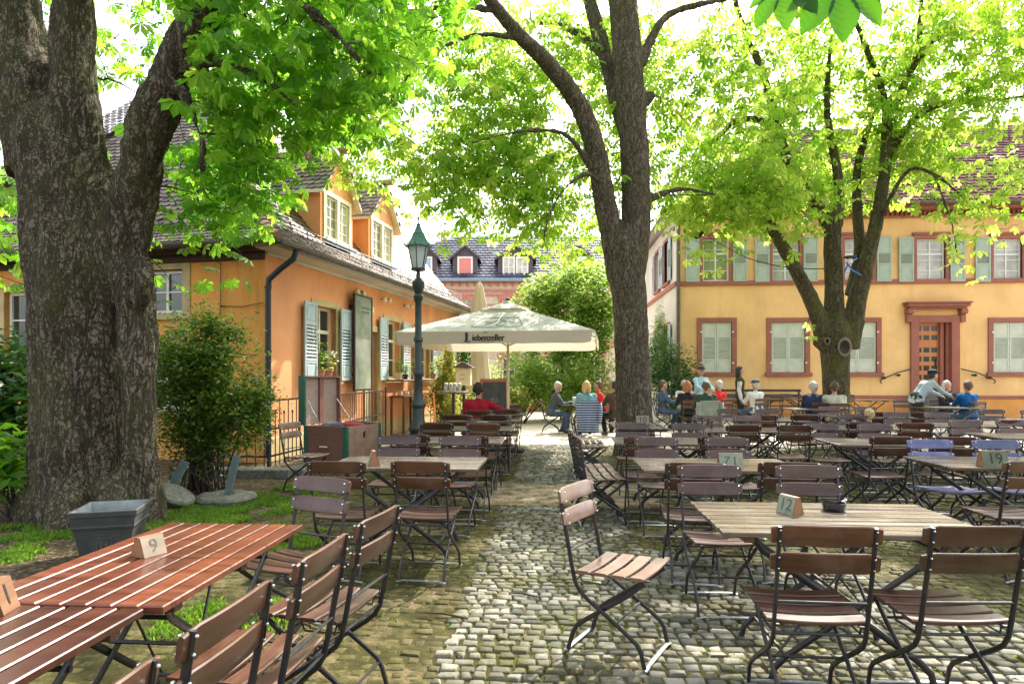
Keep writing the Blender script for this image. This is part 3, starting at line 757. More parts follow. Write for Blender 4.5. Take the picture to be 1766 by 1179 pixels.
mb = MB()
FS.box(mb, hx0 - .06, hx1, -.02, .08, zs, zs + .16, .01); FSL.box(mb, -.05, 10, -.02, .08, zs + .002, zs + .158, .01); mb.build('string_course', M['red_trim'], school)
mb = MB(); zp = fz(1560, 684); FS.box(mb, hx0 - .04, hx1, -.02, .06, zp - .07, zp + .05, .01); mb.build('plinth_band', M['red_trim'], school)
mb = MB(); FS.box(mb, hx0 - .03, hx1, -.02, .03, 0, zp - .07); mb.build('plinth', M['plaster_ochre'], school)
mb = MB(); k = 0; x = hx0 + .1
FS.box(mb, hx0 - .2, hx1, -.02, .14, EZ2 - .3, EZ2 - .24, .01); FS.box(mb, hx0 - .35, hx1, -.02, .5, EZ2 - .06, EZ2 + .05, .01)
while x < hx1: FS.box(mb, x, x + .09, .0, .1, EZ2 - .24, EZ2 - .08); x += .16
mb.build('dentil_cornice', M['red_trim'], school)
mb = MB(); gutter(mb, Vector((hx0 - .5, YF - .62, EZ2 + .1)), Vector((hx1, YF - .62, EZ2 + .1)), .09); mb.build('gutter', M['zinc'], school, smooth=40)
mb = MB(); mb.tube([FS.p(hx0 + .06, .12, EZ2), FS.p(hx0 + .06, .12, .1)], .065, 10); mb.build('downpipe', M['zinc'], school, smooth=40)
RUF = MB(); RTF = MB(); rz = EZ2 + 4.9; run = 5.2
RUF.quad((hx0 - .5, YF - .55, EZ2 + .05), (hx1, YF - .55, EZ2 + .05), (hx1, YF + run, rz), (hx0 + run, YF + run, rz)); RUF.quad((hx0 - .5, YF + 10.5, EZ2 + .05), (hx0 - .5, YF - .55, EZ2 + .05), (hx0 + run, YF + run, rz))
RUF.quad((hx1, YF - .55, EZ2 + .05), (hx1, YF + 10.5, EZ2 + .05), (hx1, YF + run, rz)); RUF.quad((hx0 - .5, YF + 10.5, EZ2 + .05), (hx0 + run, YF + run, rz), (hx1, YF + run, rz), (hx1, YF + 10.5, EZ2 + .05))
V2 = Vector((0, run + .55, rz - EZ2 - .05)); tiles(RTF, (hx0 - .5, YF - .55, EZ2 + .06), (1, 0, 0), V2, hx1 - hx0 + .5, V2.length, .26, .26, lambda u, v: u > v / V2.length * (run + .5) and u < hx1 - hx0 + .5, .03, True, .02)
rf = RUF.build('roof', M['slate'], school); RTF.build('roof_tile', M['tile_red'], rf)
for i, o in enumerate(lower):
    w = surround(FS, school, *o, .17, M['red_trim'], .06, .14, name='window'); um = (o[0] + o[1]) / 2
    for a, b in ((o[0] + .015, um - .006), (um + .006, o[1] - .015)): shutter(FS, 'shutter', M['shutter_pale'], w, a, b, o[2] + .01, o[3] - .01, -.05, .0, (o[2] + .48, o[3] - .55))
    g = MB()
    for zz in (o[2] + .35, o[3] - .35):
        for uu in (o[0] - .03, o[1] + .03): FS.box(g, uu - .03, uu + .03, .0, .075, zz - .03, zz + .03)
    FS.quad(g, (o[0], -.2, o[2]), (o[1], -.2, o[2]), (o[1], -.2, o[3]), (o[0], -.2, o[3]))
    g.build('hinge', M['win_white'], w)
ug = ['glass_green', 'glass_green', 'glass_pale', 'glass_pale', 'glass_pale', 'glass_pale']
for i, o in enumerate(upper):
    w = casement(FS, school, *o, -.1, M['win_white'], M[ug[i]], 2, 4, transom=o[3] - .55, fw=.05)
    s = MB(); FS.box(s, o[0] - .11, o[0], -.1, .06, o[2], o[3] + .14); FS.box(s, o[1], o[1] + .11, -.1, .06, o[2], o[3] + .14); FS.box(s, o[0], o[1], -.1, .058, o[3], o[3] + .14); FS.box(s, o[0] - .16, o[1] + .16, -.02, .1, o[3] + .14, o[3] + .22, .01); s.build('window_surround', M['red_trim'], w)
    for a, b in ((o[0] - .64, o[0] - .13), (o[1] + .13, o[1] + .64)): shutter(FS, 'shutter', M['shutter_green'], w, a, b, o[2] - .03, o[3] + .05, .06, .11, (o[2] + .62, o[2] + .98))
# doorway
mb = MB(); FS.box(mb, du0 - .28, du0, -.1, .1, 0, dz1 + .24, .01); FS.box(mb, du1, du1 + .28, -.1, .1, 0, dz1 + .24, .01); FS.box(mb, du0, du1, -.1, .098, dz1, dz1 + .24, .01)
FS.box(mb, du0 - .5, du1 + .5, -.02, .34, dz1 + .55, dz1 + .66, .01); FS.box(mb, du0 - .42, du1 + .42, -.02, .26, dz1 + .66 - .18, dz1 + .55, .01); FS.box(mb, du0 - .55, du1 + .55, -.02, .40, dz1 + .66, dz1 + .72, .01)
for uu in (du0 - .36, du1 + .36): FS.box(mb, uu - .11, uu + .11, -.02, .26, dz1 + .3, dz1 + .482, .02); FS.box(mb, uu - .09, uu + .09, -.02, .16, dz1 + .0, dz1 + .3, .02)
door = mb.build('doorway', M['red_trim'], school)
mb = MB(); dl = du0 + (du1 - du0) * .74; FS.box(mb, du0, dl, -.28, -.22, dz0, dz1)
dm = mb.build('door', M['orange_wood'], door)
for r_ in range(7):
    for c_ in range(3):
        zc = dz1 - .2 - r_ * .33 - (.12 if r_ > 1 else 0) - (.1 if r_ > 5 else 0); uc = du0 + .14 + c_ * (dl - du0 - .28) / 2
        mb = MB(); FS.box(mb, uc - .1, uc + .1, -.222, -.212, zc - .09, zc + .09); mb.build('pane', M['glass_dark'], dm)
mb = MB(); FS.box(mb, dl - .12, dl - .08, -.22, -.16, dz0 + .95, dz0 + 1.2, .01); mb.build('handle', M['iron'], dm)
mb = MB(); FS.box(mb, dl, dl + .12, -.3, -.1, dz0, dz1); FS.box(mb, du1 - .1, du1, -.3, -.08, dz0, dz1); mb.build('door_jamb', M['red_trim'], door)
mb = MB(); FS.box(mb, dl + .12, du1 - .1, -.35, -.3, dz0, dz1); mb.build('inner_leaf', M['plaster_ochre'], door)
mb = MB()
for i in range(5): FS.box(mb, du0 - .3 - i * .0, du1 + .3, .02 + 0, .45 + i * .3, (dz0 - .18 * (i + 1)), (dz0 - .18 * i) - .002, .01)
mb.build('stair', M['stone_old'], school)
for sgn, uu in ((-1, du0 - .3), (1, du1 + .3)):
    mb = MB(); pts = [FS.p(uu, .12, 1.75), FS.p(uu + sgn * .5, .18, 1.62), FS.p(uu + sgn * 1.05, .2, 1.38), FS.p(uu + sgn * 1.12, .2, 1.30), FS.p(uu + sgn * 1.06, .2, 1.24)]
    mb.tube(pts, .022, 6)
    for q in (.45, .95): mb.cap(FS.p(uu + sgn * q, .0, 1.62 - q * .2), FS.p(uu + sgn * q, .19, 1.62 - q * .2), .03, .05, 8)
    mb.build('handrail', M['iron'], school)
# ---------------------------------------------------------------- far brick house
bd = 46.0; b0, b1 = at(560, HY, bd), at(1120, HY, bd); bu = (b1 - b0); bl = bu.length; bu.normalize(); bn = Vector((bu.y, -bu.x, 0))
brick = thing('brick_townhouse', 'red and cream brick townhouse with blue-grey tiled roof behind the umbrella', 'building', (b0.x, b0.y, 0))
FB = Fr((b0.x, b0.y, 0), bu, bn)
def bU(px): return (px - 560) / F * bd
def bZ(py): return H + (HY - py) / F * bd
bw = [(bU(792), bU(815), bZ(560), bZ(516)), (bU(866), bU(889), bZ(560), bZ(514)), (bU(718), bU(741), bZ(560), bZ(516)), (bU(940), bU(963), bZ(560), bZ(516)), (bU(1014), bU(1037), bZ(560), bZ(516))]
lo = [(a, b, .9, 3.0) for a, b, _, _ in bw]
mb = MB(); holed_wall(mb, FB, 0, bl, 0, bZ(486), bw + lo, .25); mb.quad(FB.p(0, 0, 0), FB.p(0, -9, 0), FB.p(0, -9, bZ(486)), FB.p(0, 0, bZ(486))); mb.build('wall', M['brick_cream'], brick)
mb = MB()
for z, hh in ((bZ(511), .16), (bZ(504), .2), (bZ(488), .12), (bZ(527), .1), (bZ(540), .1), (3.6, .4), (.0, .7)): FB.box(mb, 0, bl, 0, .05 + hh * .15, z, z + hh)
x = .3
while x < bl: FB.box(mb, x, x + .16, 0, .16, bZ(494), bZ(488)); x += .55
mb.build('brick_band', M['brick'], brick)
for o in bw + lo:
    w = casement(FB, brick, *o, -.15, M['win_white'], M['curtain_green'] if o[2] > 4 else M['glass_dark'], 2, 2, bar=.05, fw=.09)
    t = MB(); um = (o[0] + o[1]) / 2; hw = (o[1] - o[0]) / 2 + .28
    pts = [(um + math.sin(a) * hw * 1.35, o[3] - .95 + math.cos(a) * hw * 1.35 + .1) for a in np.linspace(-.8, .8, 9)]
    for (a, b), (c, d) in zip(pts, pts[1:]): t.bar(FB.p(a, .04, b), FB.p(c, .04, d), .14, .38, up=(0, 0, 1))
    FB.box(t, o[0] - .25, o[0], -.1, .04, o[2], o[3] - .1); FB.box(t, o[1], o[1] + .25, -.1, .04, o[2], o[3] - .1)
    t.build('window_arch', M['brick'], w)
ez = bZ(484); rz_ = bZ(395) + .3; rdep = 4.5
RU = MB(); RT = MB(); Vb = Vector((0, 0, 1)) * (rz_ - ez) - bn * rdep
RU.quad(FB.p(bU(690) - 6, .5, ez), FB.p(bl, .5, ez), FB.p(bl, .5 - rdep, rz_), FB.p(bU(775), .5 - rdep, rz_)); RU.quad(FB.p(bU(690) - 6, .5, ez), FB.p(bU(775), .5 - rdep, rz_), FB.p(bU(690) - 6, -8, ez))
RU.quad(FB.p(bU(775), .5 - rdep, rz_), FB.p(bl, .5 - rdep, rz_), FB.p(bl, -9, ez), FB.p(bU(690) - 6, -9, ez))
a0 = bU(690) - 6; a1 = bU(775)
tiles(RT, FB.p(0, .5, ez), bu, Vb, bl, Vb.length, .36, .36, lambda u, v: u > a0 + (a1 - a0) * v / Vb.length and u < bl, .05, True, .035)
r = RU.build('roof', M['slate'], brick); RT.build('roof_tile', M['tile_blue'], r)
mb = MB(); FB.box(mb, bU(690) - 6, bl, .42, .62, ez - .12, ez + .12, .02); mb.build('gutter', M['zinc_blue'], brick)
for (pa, pb, g, nw) in ((722, 746, 'glass_blue', 1), (788, 816, 'curtain_red', 1), (866, 912, 'glass_pale', 2), (985, 1012, 'glass_blue', 1)):
    mb = MB(); u0, u1 = bU(pa), bU(pb); z0, z1 = ez + .15, bZ(442); FB.box(mb, u0 - .3, u1 + .3, -3.2, -.1, z0, z1 + .1)
    d = mb.build('dormer', M['slate'], brick)
    for k in range(nw):
        a = u0 + (u1 - u0) * k / nw; b = u0 + (u1 - u0) * (k + 1) / nw; casement(FB, d, a + .03, b - .03, z0 + .1, z1, -.07, M['win_white'], M[g], 1 if nw == 1 else 2, 1 if nw == 1 else 2, name='dormer_window', bar=.05, fw=.13)
    rr = MB(); um = (u0 + u1) / 2
    for ue in (u0 - .55, u1 + .55): rr.prism([FB.p(ue, .12, z1 - .12), FB.p(um, .12, z1 + .85), FB.p(um, .12, z1 + .7), FB.p(ue, .12, z1 - .28)], -bn * 3.2)
    rr.prism([FB.p(u0 - .3, -.12, z1), FB.p(u1 + .3, -.12, z1), FB.p(um, -.12, z1 + .75)], -bn * 2.9); rr.build('dormer_roof', M['slate'], d)
# low brick garden wall and hedge line in front of it
g0, g1 = gx(838, 27), gx(1060, 27)
mb = MB(); fw = Fr(g0, g1 - g0, (0, -1, 0)); L_ = (g1 - g0).length; fw.box(mb, 0, L_, -.12, .12, 0, .75); fw.box(mb, 0, L_, -.16, .16, .75, .85)
for i in range(4): fw.box(mb, L_ * i / 3.2, L_ * i / 3.2 + .4, -.2, .2, 0, 1.1); fw.box(mb, L_ * i / 3.2 - .05, L_ * i / 3.2 + .45, -.25, .25, 1.1, 1.2)
tag(mb.build('garden_wall', M['brick']), 'low red brick wall with pillars behind the light green tree', 'wall')
# ================================================================ FURNITURE
def slat_curve(mb, y0, y1, z, w, th, sag, tilt=0.0, n=7, ch=.004):
    """one seat slat across x with a dished top"""
    vs = []; fs = []
    for i in range(n):
        x = -w / 2 + w * i / (n - 1); dz = sag * ((2 * x / w) ** 2 - 1)
        c = ch if 0 < i < n - 1 else ch * 1.5
        for (yy, zz) in ((y0, -th + c), (y0, -c), (y0 + c, 0), (y1 - c, 0), (y1, -c), (y1, -th + c), (y1 - c, -th), (y0 + c, -th)):
            vs.append((x, yy, z + zz + dz + (yy) * tilt))
    for i in range(n - 1):
        for k in range(8):
            k2 = (k + 1) % 8; fs.append((i * 8 + k, i * 8 + k2, (i + 1) * 8 + k2, (i + 1) * 8 + k))
    fs += [tuple(range(7, -1, -1)), tuple((n - 1) * 8 + k for k in range(8))]
    mb.add(vs, fs)
def back_slat(mb, zc, h, w, th, yb, lean, curve, n=9, ch=.005):
    vs = []; fs = []
    for i in range(n):
        x = -w / 2 + w * i / (n - 1); dy = -curve * (1 - (2 * x / w) ** 2)
        hh = h / 2 - (.012 if i in (0, n - 1) else 0)
        for (a, zz) in ((0, -hh + ch), (0, hh - ch), (ch, hh), (th - ch, hh), (th, hh - ch), (th, -hh + ch), (th - ch, -hh), (ch, -hh)):
            vs.append((x, yb + a + dy - zz * lean, zc + zz))
    for i in range(n - 1):
        for k in range(8):
            k2 = (k + 1) % 8; fs.append((i * 8 + k, i * 8 + k2, (i + 1) * 8 + k2, (i + 1) * 8 + k))
    fs += [tuple(range(7, -1, -1)), tuple((n - 1) * 8 + k for k in range(8))]
    mb.add(vs, fs)
CHAIR_N = [0]
def make_chair(label, wood_, group):
    t = thing('folding_chair', label, 'chair', (0, 0, 0), 0, group)
    mb = MB()
    for i in range(4): slat_curve(mb, -.165 + i * .1, -.165 + i * .1 + .078, .462, .415, .017, .012 if 0 < i < 3 else .010, .03)
    mb.build('seat', M[wood_], t, smooth=40, local=True)
    mb = MB(); back_slat(mb, .835, .088, .435, .016, -.262, .17, .012); back_slat(mb, .718, .088, .435, .016, -.243, .17, .012)
    mb.build('backrest', M[wood_], t, smooth=40, local=True)
    for s in (-1, 1):
        x = s * .188
        mb = MB(); mb.tube([(x, -.268, .872), (x, -.235, .68), (x, -.192, .46), (x, -.176, .39), (x, -.150, .345), (x, -.10, .305), (x, .10, .175), (x, .168, .125), (x, .192, .09), (x, .205, .03), (x, .212, .008)], .0125, 8, flat=.72, up=(1, 0, 0))
        lg = mb.build('back_leg', M['chair_iron'], t, smooth=40, local=True)
        if s == -1: pass
        r = MB()
        for z, y in ((.858, -.268), (.812, -.26), (.742, -.249), (.695, -.24)):
            for dy in (-.014, .029): r.cap((x, y + dy + .001, z), (x, y + dy + .003, z), .0048, .0048, 6, 2)
        r.cur = 1; r.bar((x, -.245 - .003, .690), (x, -.2695 - .003, .866), .013, .004, up=(1, 0, 0)); r.build('rivet', [M['rivet'], M['chair_iron']], lg, smooth=40, local=True)
        x = s * .163
        mb = MB(); mb.tube([(x, .205, .43), (x, .17, .405), (x, .10, .345), (x, -.12, .19), (x, -.175, .148), (x, -.20, .105), (x, -.222, .03), (x, -.23, .008)], .0125, 8, flat=.72, up=(1, 0, 0))
        mb.build('front_leg', M['chair_iron'], t, smooth=40, local=True)
    mb = MB()
    for x in (-.172, .172): mb.bar((x, -.185, .436), (x, .232, .449), .018, .008)
    for a, b in (((-.188, -.176, .40), (.188, -.176, .40)), ((-.163, .12, .36), (.163, .12, .36)), ((-.188, .055, .205), (.188, .055, .205))):
        mb.tube([a, b], .0065, 6)
    for x in (-.18, .18): mb.tube([(x, -.15, .43), (x, -.14, .395), (x, .0, .395), (x, .02, .43)], .005, 5)
    mb.build('stretcher', M['chair_iron'], t, smooth=40, local=True)
    mb = MB(); mb.tube([(-.188, -.212, .545), (.188, -.212, .545)], .0065, 6); mb.build('back_rod', M['chair_iron'], t, smooth=40, local=True)
    mb = MB(); mb.tube([(-.163, -.185, .13), (.163, -.185, .13)], .0065, 6); mb.build('foot_rod', M['chair_iron'], t, smooth=40, local=True)
    mb = MB(); 
    mb.tube([(-.205, .218, .004), (-.15, .216, .014), (.15, .216, .014), (.205, .218, .004)], .014, 6, flat=.45, up=(0, 0, 1))
    mb.build('foot_bar', M['foot_iron'], t, smooth=40, local=True)
    mb = MB(); mb.tube([(-.185, -.236, .004), (-.13, -.234, .014), (.13, -.234, .014), (.185, -.236, .004)], .014, 6, flat=.45, up=(0, 0, 1))
    mb.build('foot_bar', M['foot_iron'], t, smooth=40, local=True)
    return t
GC = 'wooden folding chairs of the beer garden'
protos = {}
def chair(x, y, rz, label, kind='chair_wood'):
    """rz: direction the sitter faces, 0 = +Y (away from the camera)"""
    if kind not in protos:
        c = make_chair(label, kind, GC); c.location = (x, y, .012); c.rotation_euler = (0, 0, rz); protos[kind] = c; return c
    return dup(protos[kind], (x, y, .012), rz, label, GC)
def make_table(label, wood_, L=1.28, W=.76, nslat=8, group=None):
    t = thing('garden_table', label, 'table', (0, 0, 0), 0, group)
    mb = MB(); sw = W / nslat
    for i in range(nslat): mb.box((0, -W / 2 + sw * (i + .5), .737), (L + random.uniform(-.006, .006), sw - .012, .026), None, .004)
    mb.build('tabletop', M[wood_], t, local=True)
    for x in (-L * .4, 0, L * .4): mb = MB(); mb.box((x, 0, .710), (.05, W * .94, .028), None, .003); mb.build('batten', M['chair_wood'], t, local=True)
    for s in (-1, 1):
        y = s * W * .36
        for q, yy in ((1, y), (-1, y - s * .016)):
            mb = MB(); mb.tube([(-q * L * .36, yy, .694), (-q * L * .33, yy, .64), (q * L * .24, yy, .12), (q * L * .285, yy, .06), (q * L * .295, yy, .006)], .017, 8, flat=.5, up=(0, 1, 0)); mb.build('leg', M['chair_iron'], t, smooth=40, local=True)
    mb = MB()
    for q in (-1, 1):
        mb.tube([(q * L * .24, -W * .36, .12), (q * L * .24, W * .36, .12)], .009, 6); mb.tube([(q * L * .33, -W * .36, .64), (q * L * .33, W * .36, .64)], .009, 6)
    mb.tube([(.0, -W * .36, .385), (0, W * .36, .385)], .009, 6); mb.tube([(-L * .29, -W * .34, .1), (L * .1, -W * .2, .69)], .006, 5); mb.tube([(L * .29, W * .34, .1), (-L * .1, W * .2, .69)], .006, 5)
    mb.build('brace', M['chair_iron'], t, smooth=40, local=True)
    return t
tprotos = {}
GT = 'slatted folding tables of the beer garden'
def table(key, x, y, rz, label, kind='table_grey', L=1.28, W=.76):
    k = (kind, L, W)
    if k not in tprotos:
        t = make_table(label, kind, L, W, 8, GT); t.location = (x, y, .008); t.rotation_euler = (0, 0, rz); tprotos[k] = t; return t
    return dup(tprotos[k], (x, y, .008), rz, label, GT)
# numbered blocks
def number_block(loc, rz, num, label, w=.15, h=.105, d=.09, ink='ink_green', flip=False, tex='sign_face'):
    t = thing('table_number', label, 'table number', loc, rz, 'wooden table number blocks')
    mb = MB(); R = Matrix.Rotation(rz, 3, 'Z'); mb.prism([(-w / 2, -d / 2, 0), (-w / 2, d / 2, 0), (-w / 2, .012, h), (-w / 2, -.012, h)], (w, 0, 0)); mb.build('block', M['sign_end'], t, local=True)
    for s in (-1, 1):
        lo = Vector((0, s * (d / 2 + .0015), 0)); hi = Vector((0, s * .0135, h)); upv = (hi - lo); nrm = Vector((0, s * h, d / 2 - .012)).normalized()
        fm = MB(); W2 = w / 2; xs = Vector((1, 0, 0)); fm.quad(lo - xs * W2 + nrm * .0012, lo + xs * W2 + nrm * .0012, hi + xs * W2 + nrm * .0012, hi - xs * W2 + nrm * .0012); f = fm.build('face', M[tex], t, local=True)
        tm = MB(); xd = Vector((-s, 0, 0)) * -1 if s < 0 else Vector((-1, 0, 0)); yd = upv.normalized()
        if flip: xd = -xd; yd = -yd
        xx = Vector((1, 0, 0)) if s < 0 else Vector((-1, 0, 0))
        if flip: xx = -xx
        if not num: continue
        add_text(tm, num, h * .95, basis((lo + hi) / 2 + nrm * .003, xx, yd), 0); tm.build('numeral', M[ink], f, local=True)
    return t
ORD = ['first', 'second', 'third', 'fourth', 'fifth', 'sixth', 'seventh']
rj = random.Random(11)
def jit(a): return rj.uniform(-a, a)
def pair(cx, cy, rz, desc, near=True, far=True, spread=.29, kindN=None, kindF=None, dn=.66, df=.66, miss=(), W=.76, lab=None):
    """chairs along both long sides of a table whose long axis is x rotated by rz"""
    c, s = math.cos(rz), math.sin(rz)
    for side, on, d, kd in ((-1, near, dn, kindN), (1, far, df, kindF)):
        if not on: continue
        for k in (-1, 1):
            if (side, k) in miss: continue
            lx = k * spread + jit(.035); ly = side * (d + jit(.05))
            X = cx + c * lx - s * ly; Y = cy + s * lx + c * ly
            face = rz + (0 if side < 0 else PI) + jit(.10)
            L = ('near ' if side < 0 else 'far ') + ('left' if k < 0 else 'right')
            chair(X, Y, face, ('brown' if not kd or kd == 'chair_wood' else 'sky-tinted' if kd == 'chair_wood_sky_reflection' else 'pale brown') + f' folding chair, {L} at the {desc}', kd or 'chair_wood')
# ---- near-left long table (two tables end to end)
table('L1a', -1.61, 2.54, PI / 2, 'reddish brown slatted table in the left foreground, farther of two joined end to end', 'table_red', 1.14, .70)
table('L1b', -1.66, 1.385, PI / 2, 'reddish brown slatted table cut off by the bottom left corner of the photo', 'table_red', 1.14, .70)
chair(-1.05, 2.85, PI / 2 - .16, 'brown folding chair beside the red table, third from the bottom edge, nearest to the path')
chair(-1.10, 2.27, PI / 2 - .06, 'brown folding chair beside the red table, second from the bottom edge')
chair(-1.14, 1.69, PI / 2 - .05, 'brown folding chair beside the red table, its seat seen near the bottom edge')
chair(-1.15, 1.15, PI / 2 - .03, 'brown folding chair at the very bottom edge of which only the back tip shows')
chair(-1.50, 3.50, PI - .38, 'brown folding chair turned towards the far end of the red table')
P = at(240, 985, 2.72); number_block((-1.69, 2.54, .759), math.radians(68), '9', 'pale wooden block with a faded numeral on the middle of the red table', .10, .08, .085, 'ink_faded', tex='sign_wood')
P = at(30, 1100, 2.0); number_block((-1.76, 1.89, .759), PI / 2 + .25, '1', 'wooden number block with shade-coloured faces near the left edge on the red table', .09, .10, .085, 'ink', tex='sign_end')  # darker end wood on the faces puts their shade into the colour
# ---- left row beside the path
Ltab = [5.42, 7.40, 9.05, 10.8, 12.5]
ldesc = ['first table left of the path', 'second table left of the path', 'third table left of the path', 'fourth table left of the path', 'table under the open umbrella']
for i, y in enumerate(Ltab):
    x = -1.27 + .01 * i
    table('L', x, y, jit(.03), ['grey slatted table nearest in the row left of the path with a number block', 'grey slatted table second in the row left of the path', 'grey slatted table third in the row left of the path', 'grey slatted table fourth in the row left of the path behind more chairs', 'grey slatted table under the open umbrella'][i])
    pair(x, y, 0, ldesc[i], dn=.64, df=.68, spread=.31, miss=((-1, -1),) if i == 4 else ())
number_block((-1.52, 5.22, .758), PI / 2 + .35, '', 'wooden number block on the first table left of the path', .13, .12, .09)
number_block((-1.05, 9.0, .758), .1, '', 'wooden number block on the third table left of the path', .16, .1, .09)
# ---- right column
table('R1', 1.43, 3.47, 0, 'weathered grey slatted table in the right foreground with ashtray and number block', 'table_grey', 1.28, .76)
chair(1.11, 2.95, -.03, 'brown folding chair seen from behind, left one at the near side of the ashtray table')
chair(1.70, 2.99, .06, 'brown folding chair seen from behind, right one at the near side of the ashtray table', 'chair_wood')
chair(1.05, 4.20, PI + .03, 'brown folding chair facing us, left one at the far side of the ashtray table')
chair(1.70, 4.22, PI - .04, 'brown folding chair facing us, right one at the far side of the ashtray table')
chair(.34, 3.52, -PI / 2 - math.radians(27), 'lone pale brown folding chair seen from the side on the cobbled path', 'chair_wood_light')
number_block((1.26, 3.55, .758), math.radians(-66), '12', 'triangular wooden number block beside the ashtray on the near right table', .12, .095, .075)
mb = MB(); mb.lathe([(.045, 0), (.056, .004), (.062, .035), (.062, .046), (.054, .046), (.050, .016), (0, .014)], (0, 0, 0), 28); o = mb.build('ashtray', M['ash'], smooth=40); o.location = (1.525, 3.63, .759); tag(o, 'round glossy black ashtray on the near right table', 'ashtray')
c_ = MB(); c_.tube([(.05, .02, .046), (.085, .04, .052)], .004, 8); o2 = c_.build('cigarette', M['white_plastic'], o, local=True)
table('R2', 1.33, 5.48, .01, 'grey slatted table second from the front in the column right of the path')
pair(1.33, 5.48, 0, 'table with the upside-down number twelve', dn=.62, df=.72, spread=.36)
number_block((1.40, 5.27, .758), .02, '12', 'pale number block with an upside-down twelve standing on the second right table', .19, .12, .09, flip=True, tex='sign_face')
table('R3', 1.30, 7.45, -.01, 'grey slatted table third from the front in the column right of the path')
pair(1.30, 7.45, 0, 'third table right of the path', dn=.66, df=.66, spread=.36)
table('R4', 1.22, 9.75, PI / 2, 'weathered grey table with number ten standing before the middle tree')
number_block((1.32, 9.95, .758), .03, '10', 'small pale number block reading ten on the table before the middle tree', .2, .13, .09, 'ink', tex='sign_wood')
for k, (x, y) in enumerate(((.50, 9.45), (.50, 10.05))): chair(x, y, -PI / 2 + jit(.1), f'brown folding chair left of the table numbered ten, {["nearer", "farther"][k]} one')
for k, (x, y) in enumerate(((1.95, 9.4), (1.95, 10.1))): chair(x, y, PI / 2 + jit(.1), f'brown folding chair right of the table numbered ten, {["nearer", "farther"][k]} one')
for k, (x, y) in enumerate(((.46, 6.55), (.44, 6.9), (.42, 7.3))): chair(x, y, -PI / 2 + .12, f'brown folding chair edge-on beside the cobbled path, {["nearest", "middle", "farthest"][k]} of three')
# ---- second column
table('S1', 3.84, 5.78, 0, 'grey slatted table with number nineteen near the right edge')
number_block((3.57, 5.50, .758), .02, '19', 'dark green number block reading nineteen near the right edge', .2, .13, .1, 'ink', tex='sign_dark')
chair(3.38, 5.08, .10, 'folding chair cut by the right edge of the photo, before table nineteen', 'chair_wood_light')
chair(3.58, 6.12, PI + .05, 'folding chair coloured with blue sky reflection, left one at the far side of table nineteen', 'chair_wood_sky_reflection')
chair(4.16, 6.12, PI - .03, 'folding chair coloured with blue sky reflection, right one at the far side of table nineteen', 'chair_wood_sky_reflection')
table('S2', 3.70, 7.48, -.02, 'grey slatted table behind the two sky-tinted chairs')
pair(3.70, 7.48, 0, 'table behind the sky-tinted chairs', dn=.55, df=.68, spread=.32)
table('S3', 2.62, 9.05, .05, 'grey slatted table between the middle tree and the table behind the sky-tinted chairs')
pair(2.62, 9.05, 0, 'table right of the table numbered ten', spread=.33)
table('S4', 3.55, 11.15, -.03, 'grey slatted table in front of the waitress')
pair(3.55, 11.15, 0, 'table in front of the waitress', spread=.33)
table('S5', 4.35, 9.55, .04, 'grey slatted table in the middle of the right half, left of the small child')
pair(4.35, 9.55, 0, 'table left of the small child', spread=.33)
# ---- third and fourth columns
table('T1', 5.95, 8.35, -.03, 'grey slatted table at the right, behind and right of table nineteen')
pair(5.95, 8.35, 0, 'table behind table nineteen at right', spread=.33)
table('T2', 6.0, 10.2, .03, 'grey slatted table behind the small child')
pair(6.0, 10.2, 0, 'table behind the small child', spread=.33)
table('T3', 5.75, 12.2, 0, 'grey slatted table just before the right tree')
pair(5.75, 12.2, 0, 'table just before the right tree', spread=.33)
table('U1', 8.1, 9.4, .02, 'grey slatted table by the right edge, behind the others')
pair(8.1, 9.4, 0, 'table by the right edge behind the others', spread=.33)
table('U2', 8.25, 11.3, -.02, 'grey slatted table before the man in the blue shirt')
pair(8.25, 11.3, 0, 'table before the man in blue', spread=.33)
table('U3', 10.2, 12.6, .03, 'grey slatted table at the far right edge beyond the man in blue')
pair(10.2, 12.6, 0, 'table at the far right edge', spread=.33)
table('U4', 9.3, 15.9, 0, 'grey slatted table at which the man bends over')
chair(gx(1670, 15.4).x, gx(1670, 15.4).y - .05, .1, 'brown folding chair on which the man in the blue shirt sits')
chair(8.9, 16.9, PI, 'brown folding chair behind the table at which the man bends over')
chair(gx(1630, 16.6).x, gx(1630, 16.6).y + .05, PI, 'brown folding chair on which the white-haired woman sits')
table('T4', 5.95, 15.05, .05, 'grey slatted table before the couple at the right tree')
chair(gx(1404, 14.75).x, gx(1404, 14.75).y - .05, .15, 'brown folding chair on which the man in the navy jacket sits'); chair(gx(1440, 14.5).x, gx(1440, 14.5).y - .05, -.1, 'brown folding chair on which the man in the beige shirt sits')
table('B1', 9.6, 20.6, 0, 'small grey slatted table left of the doorway against the yellow house'); chair(9.5, 21.3, PI, 'brown folding chair against the yellow wall left of the doorway')
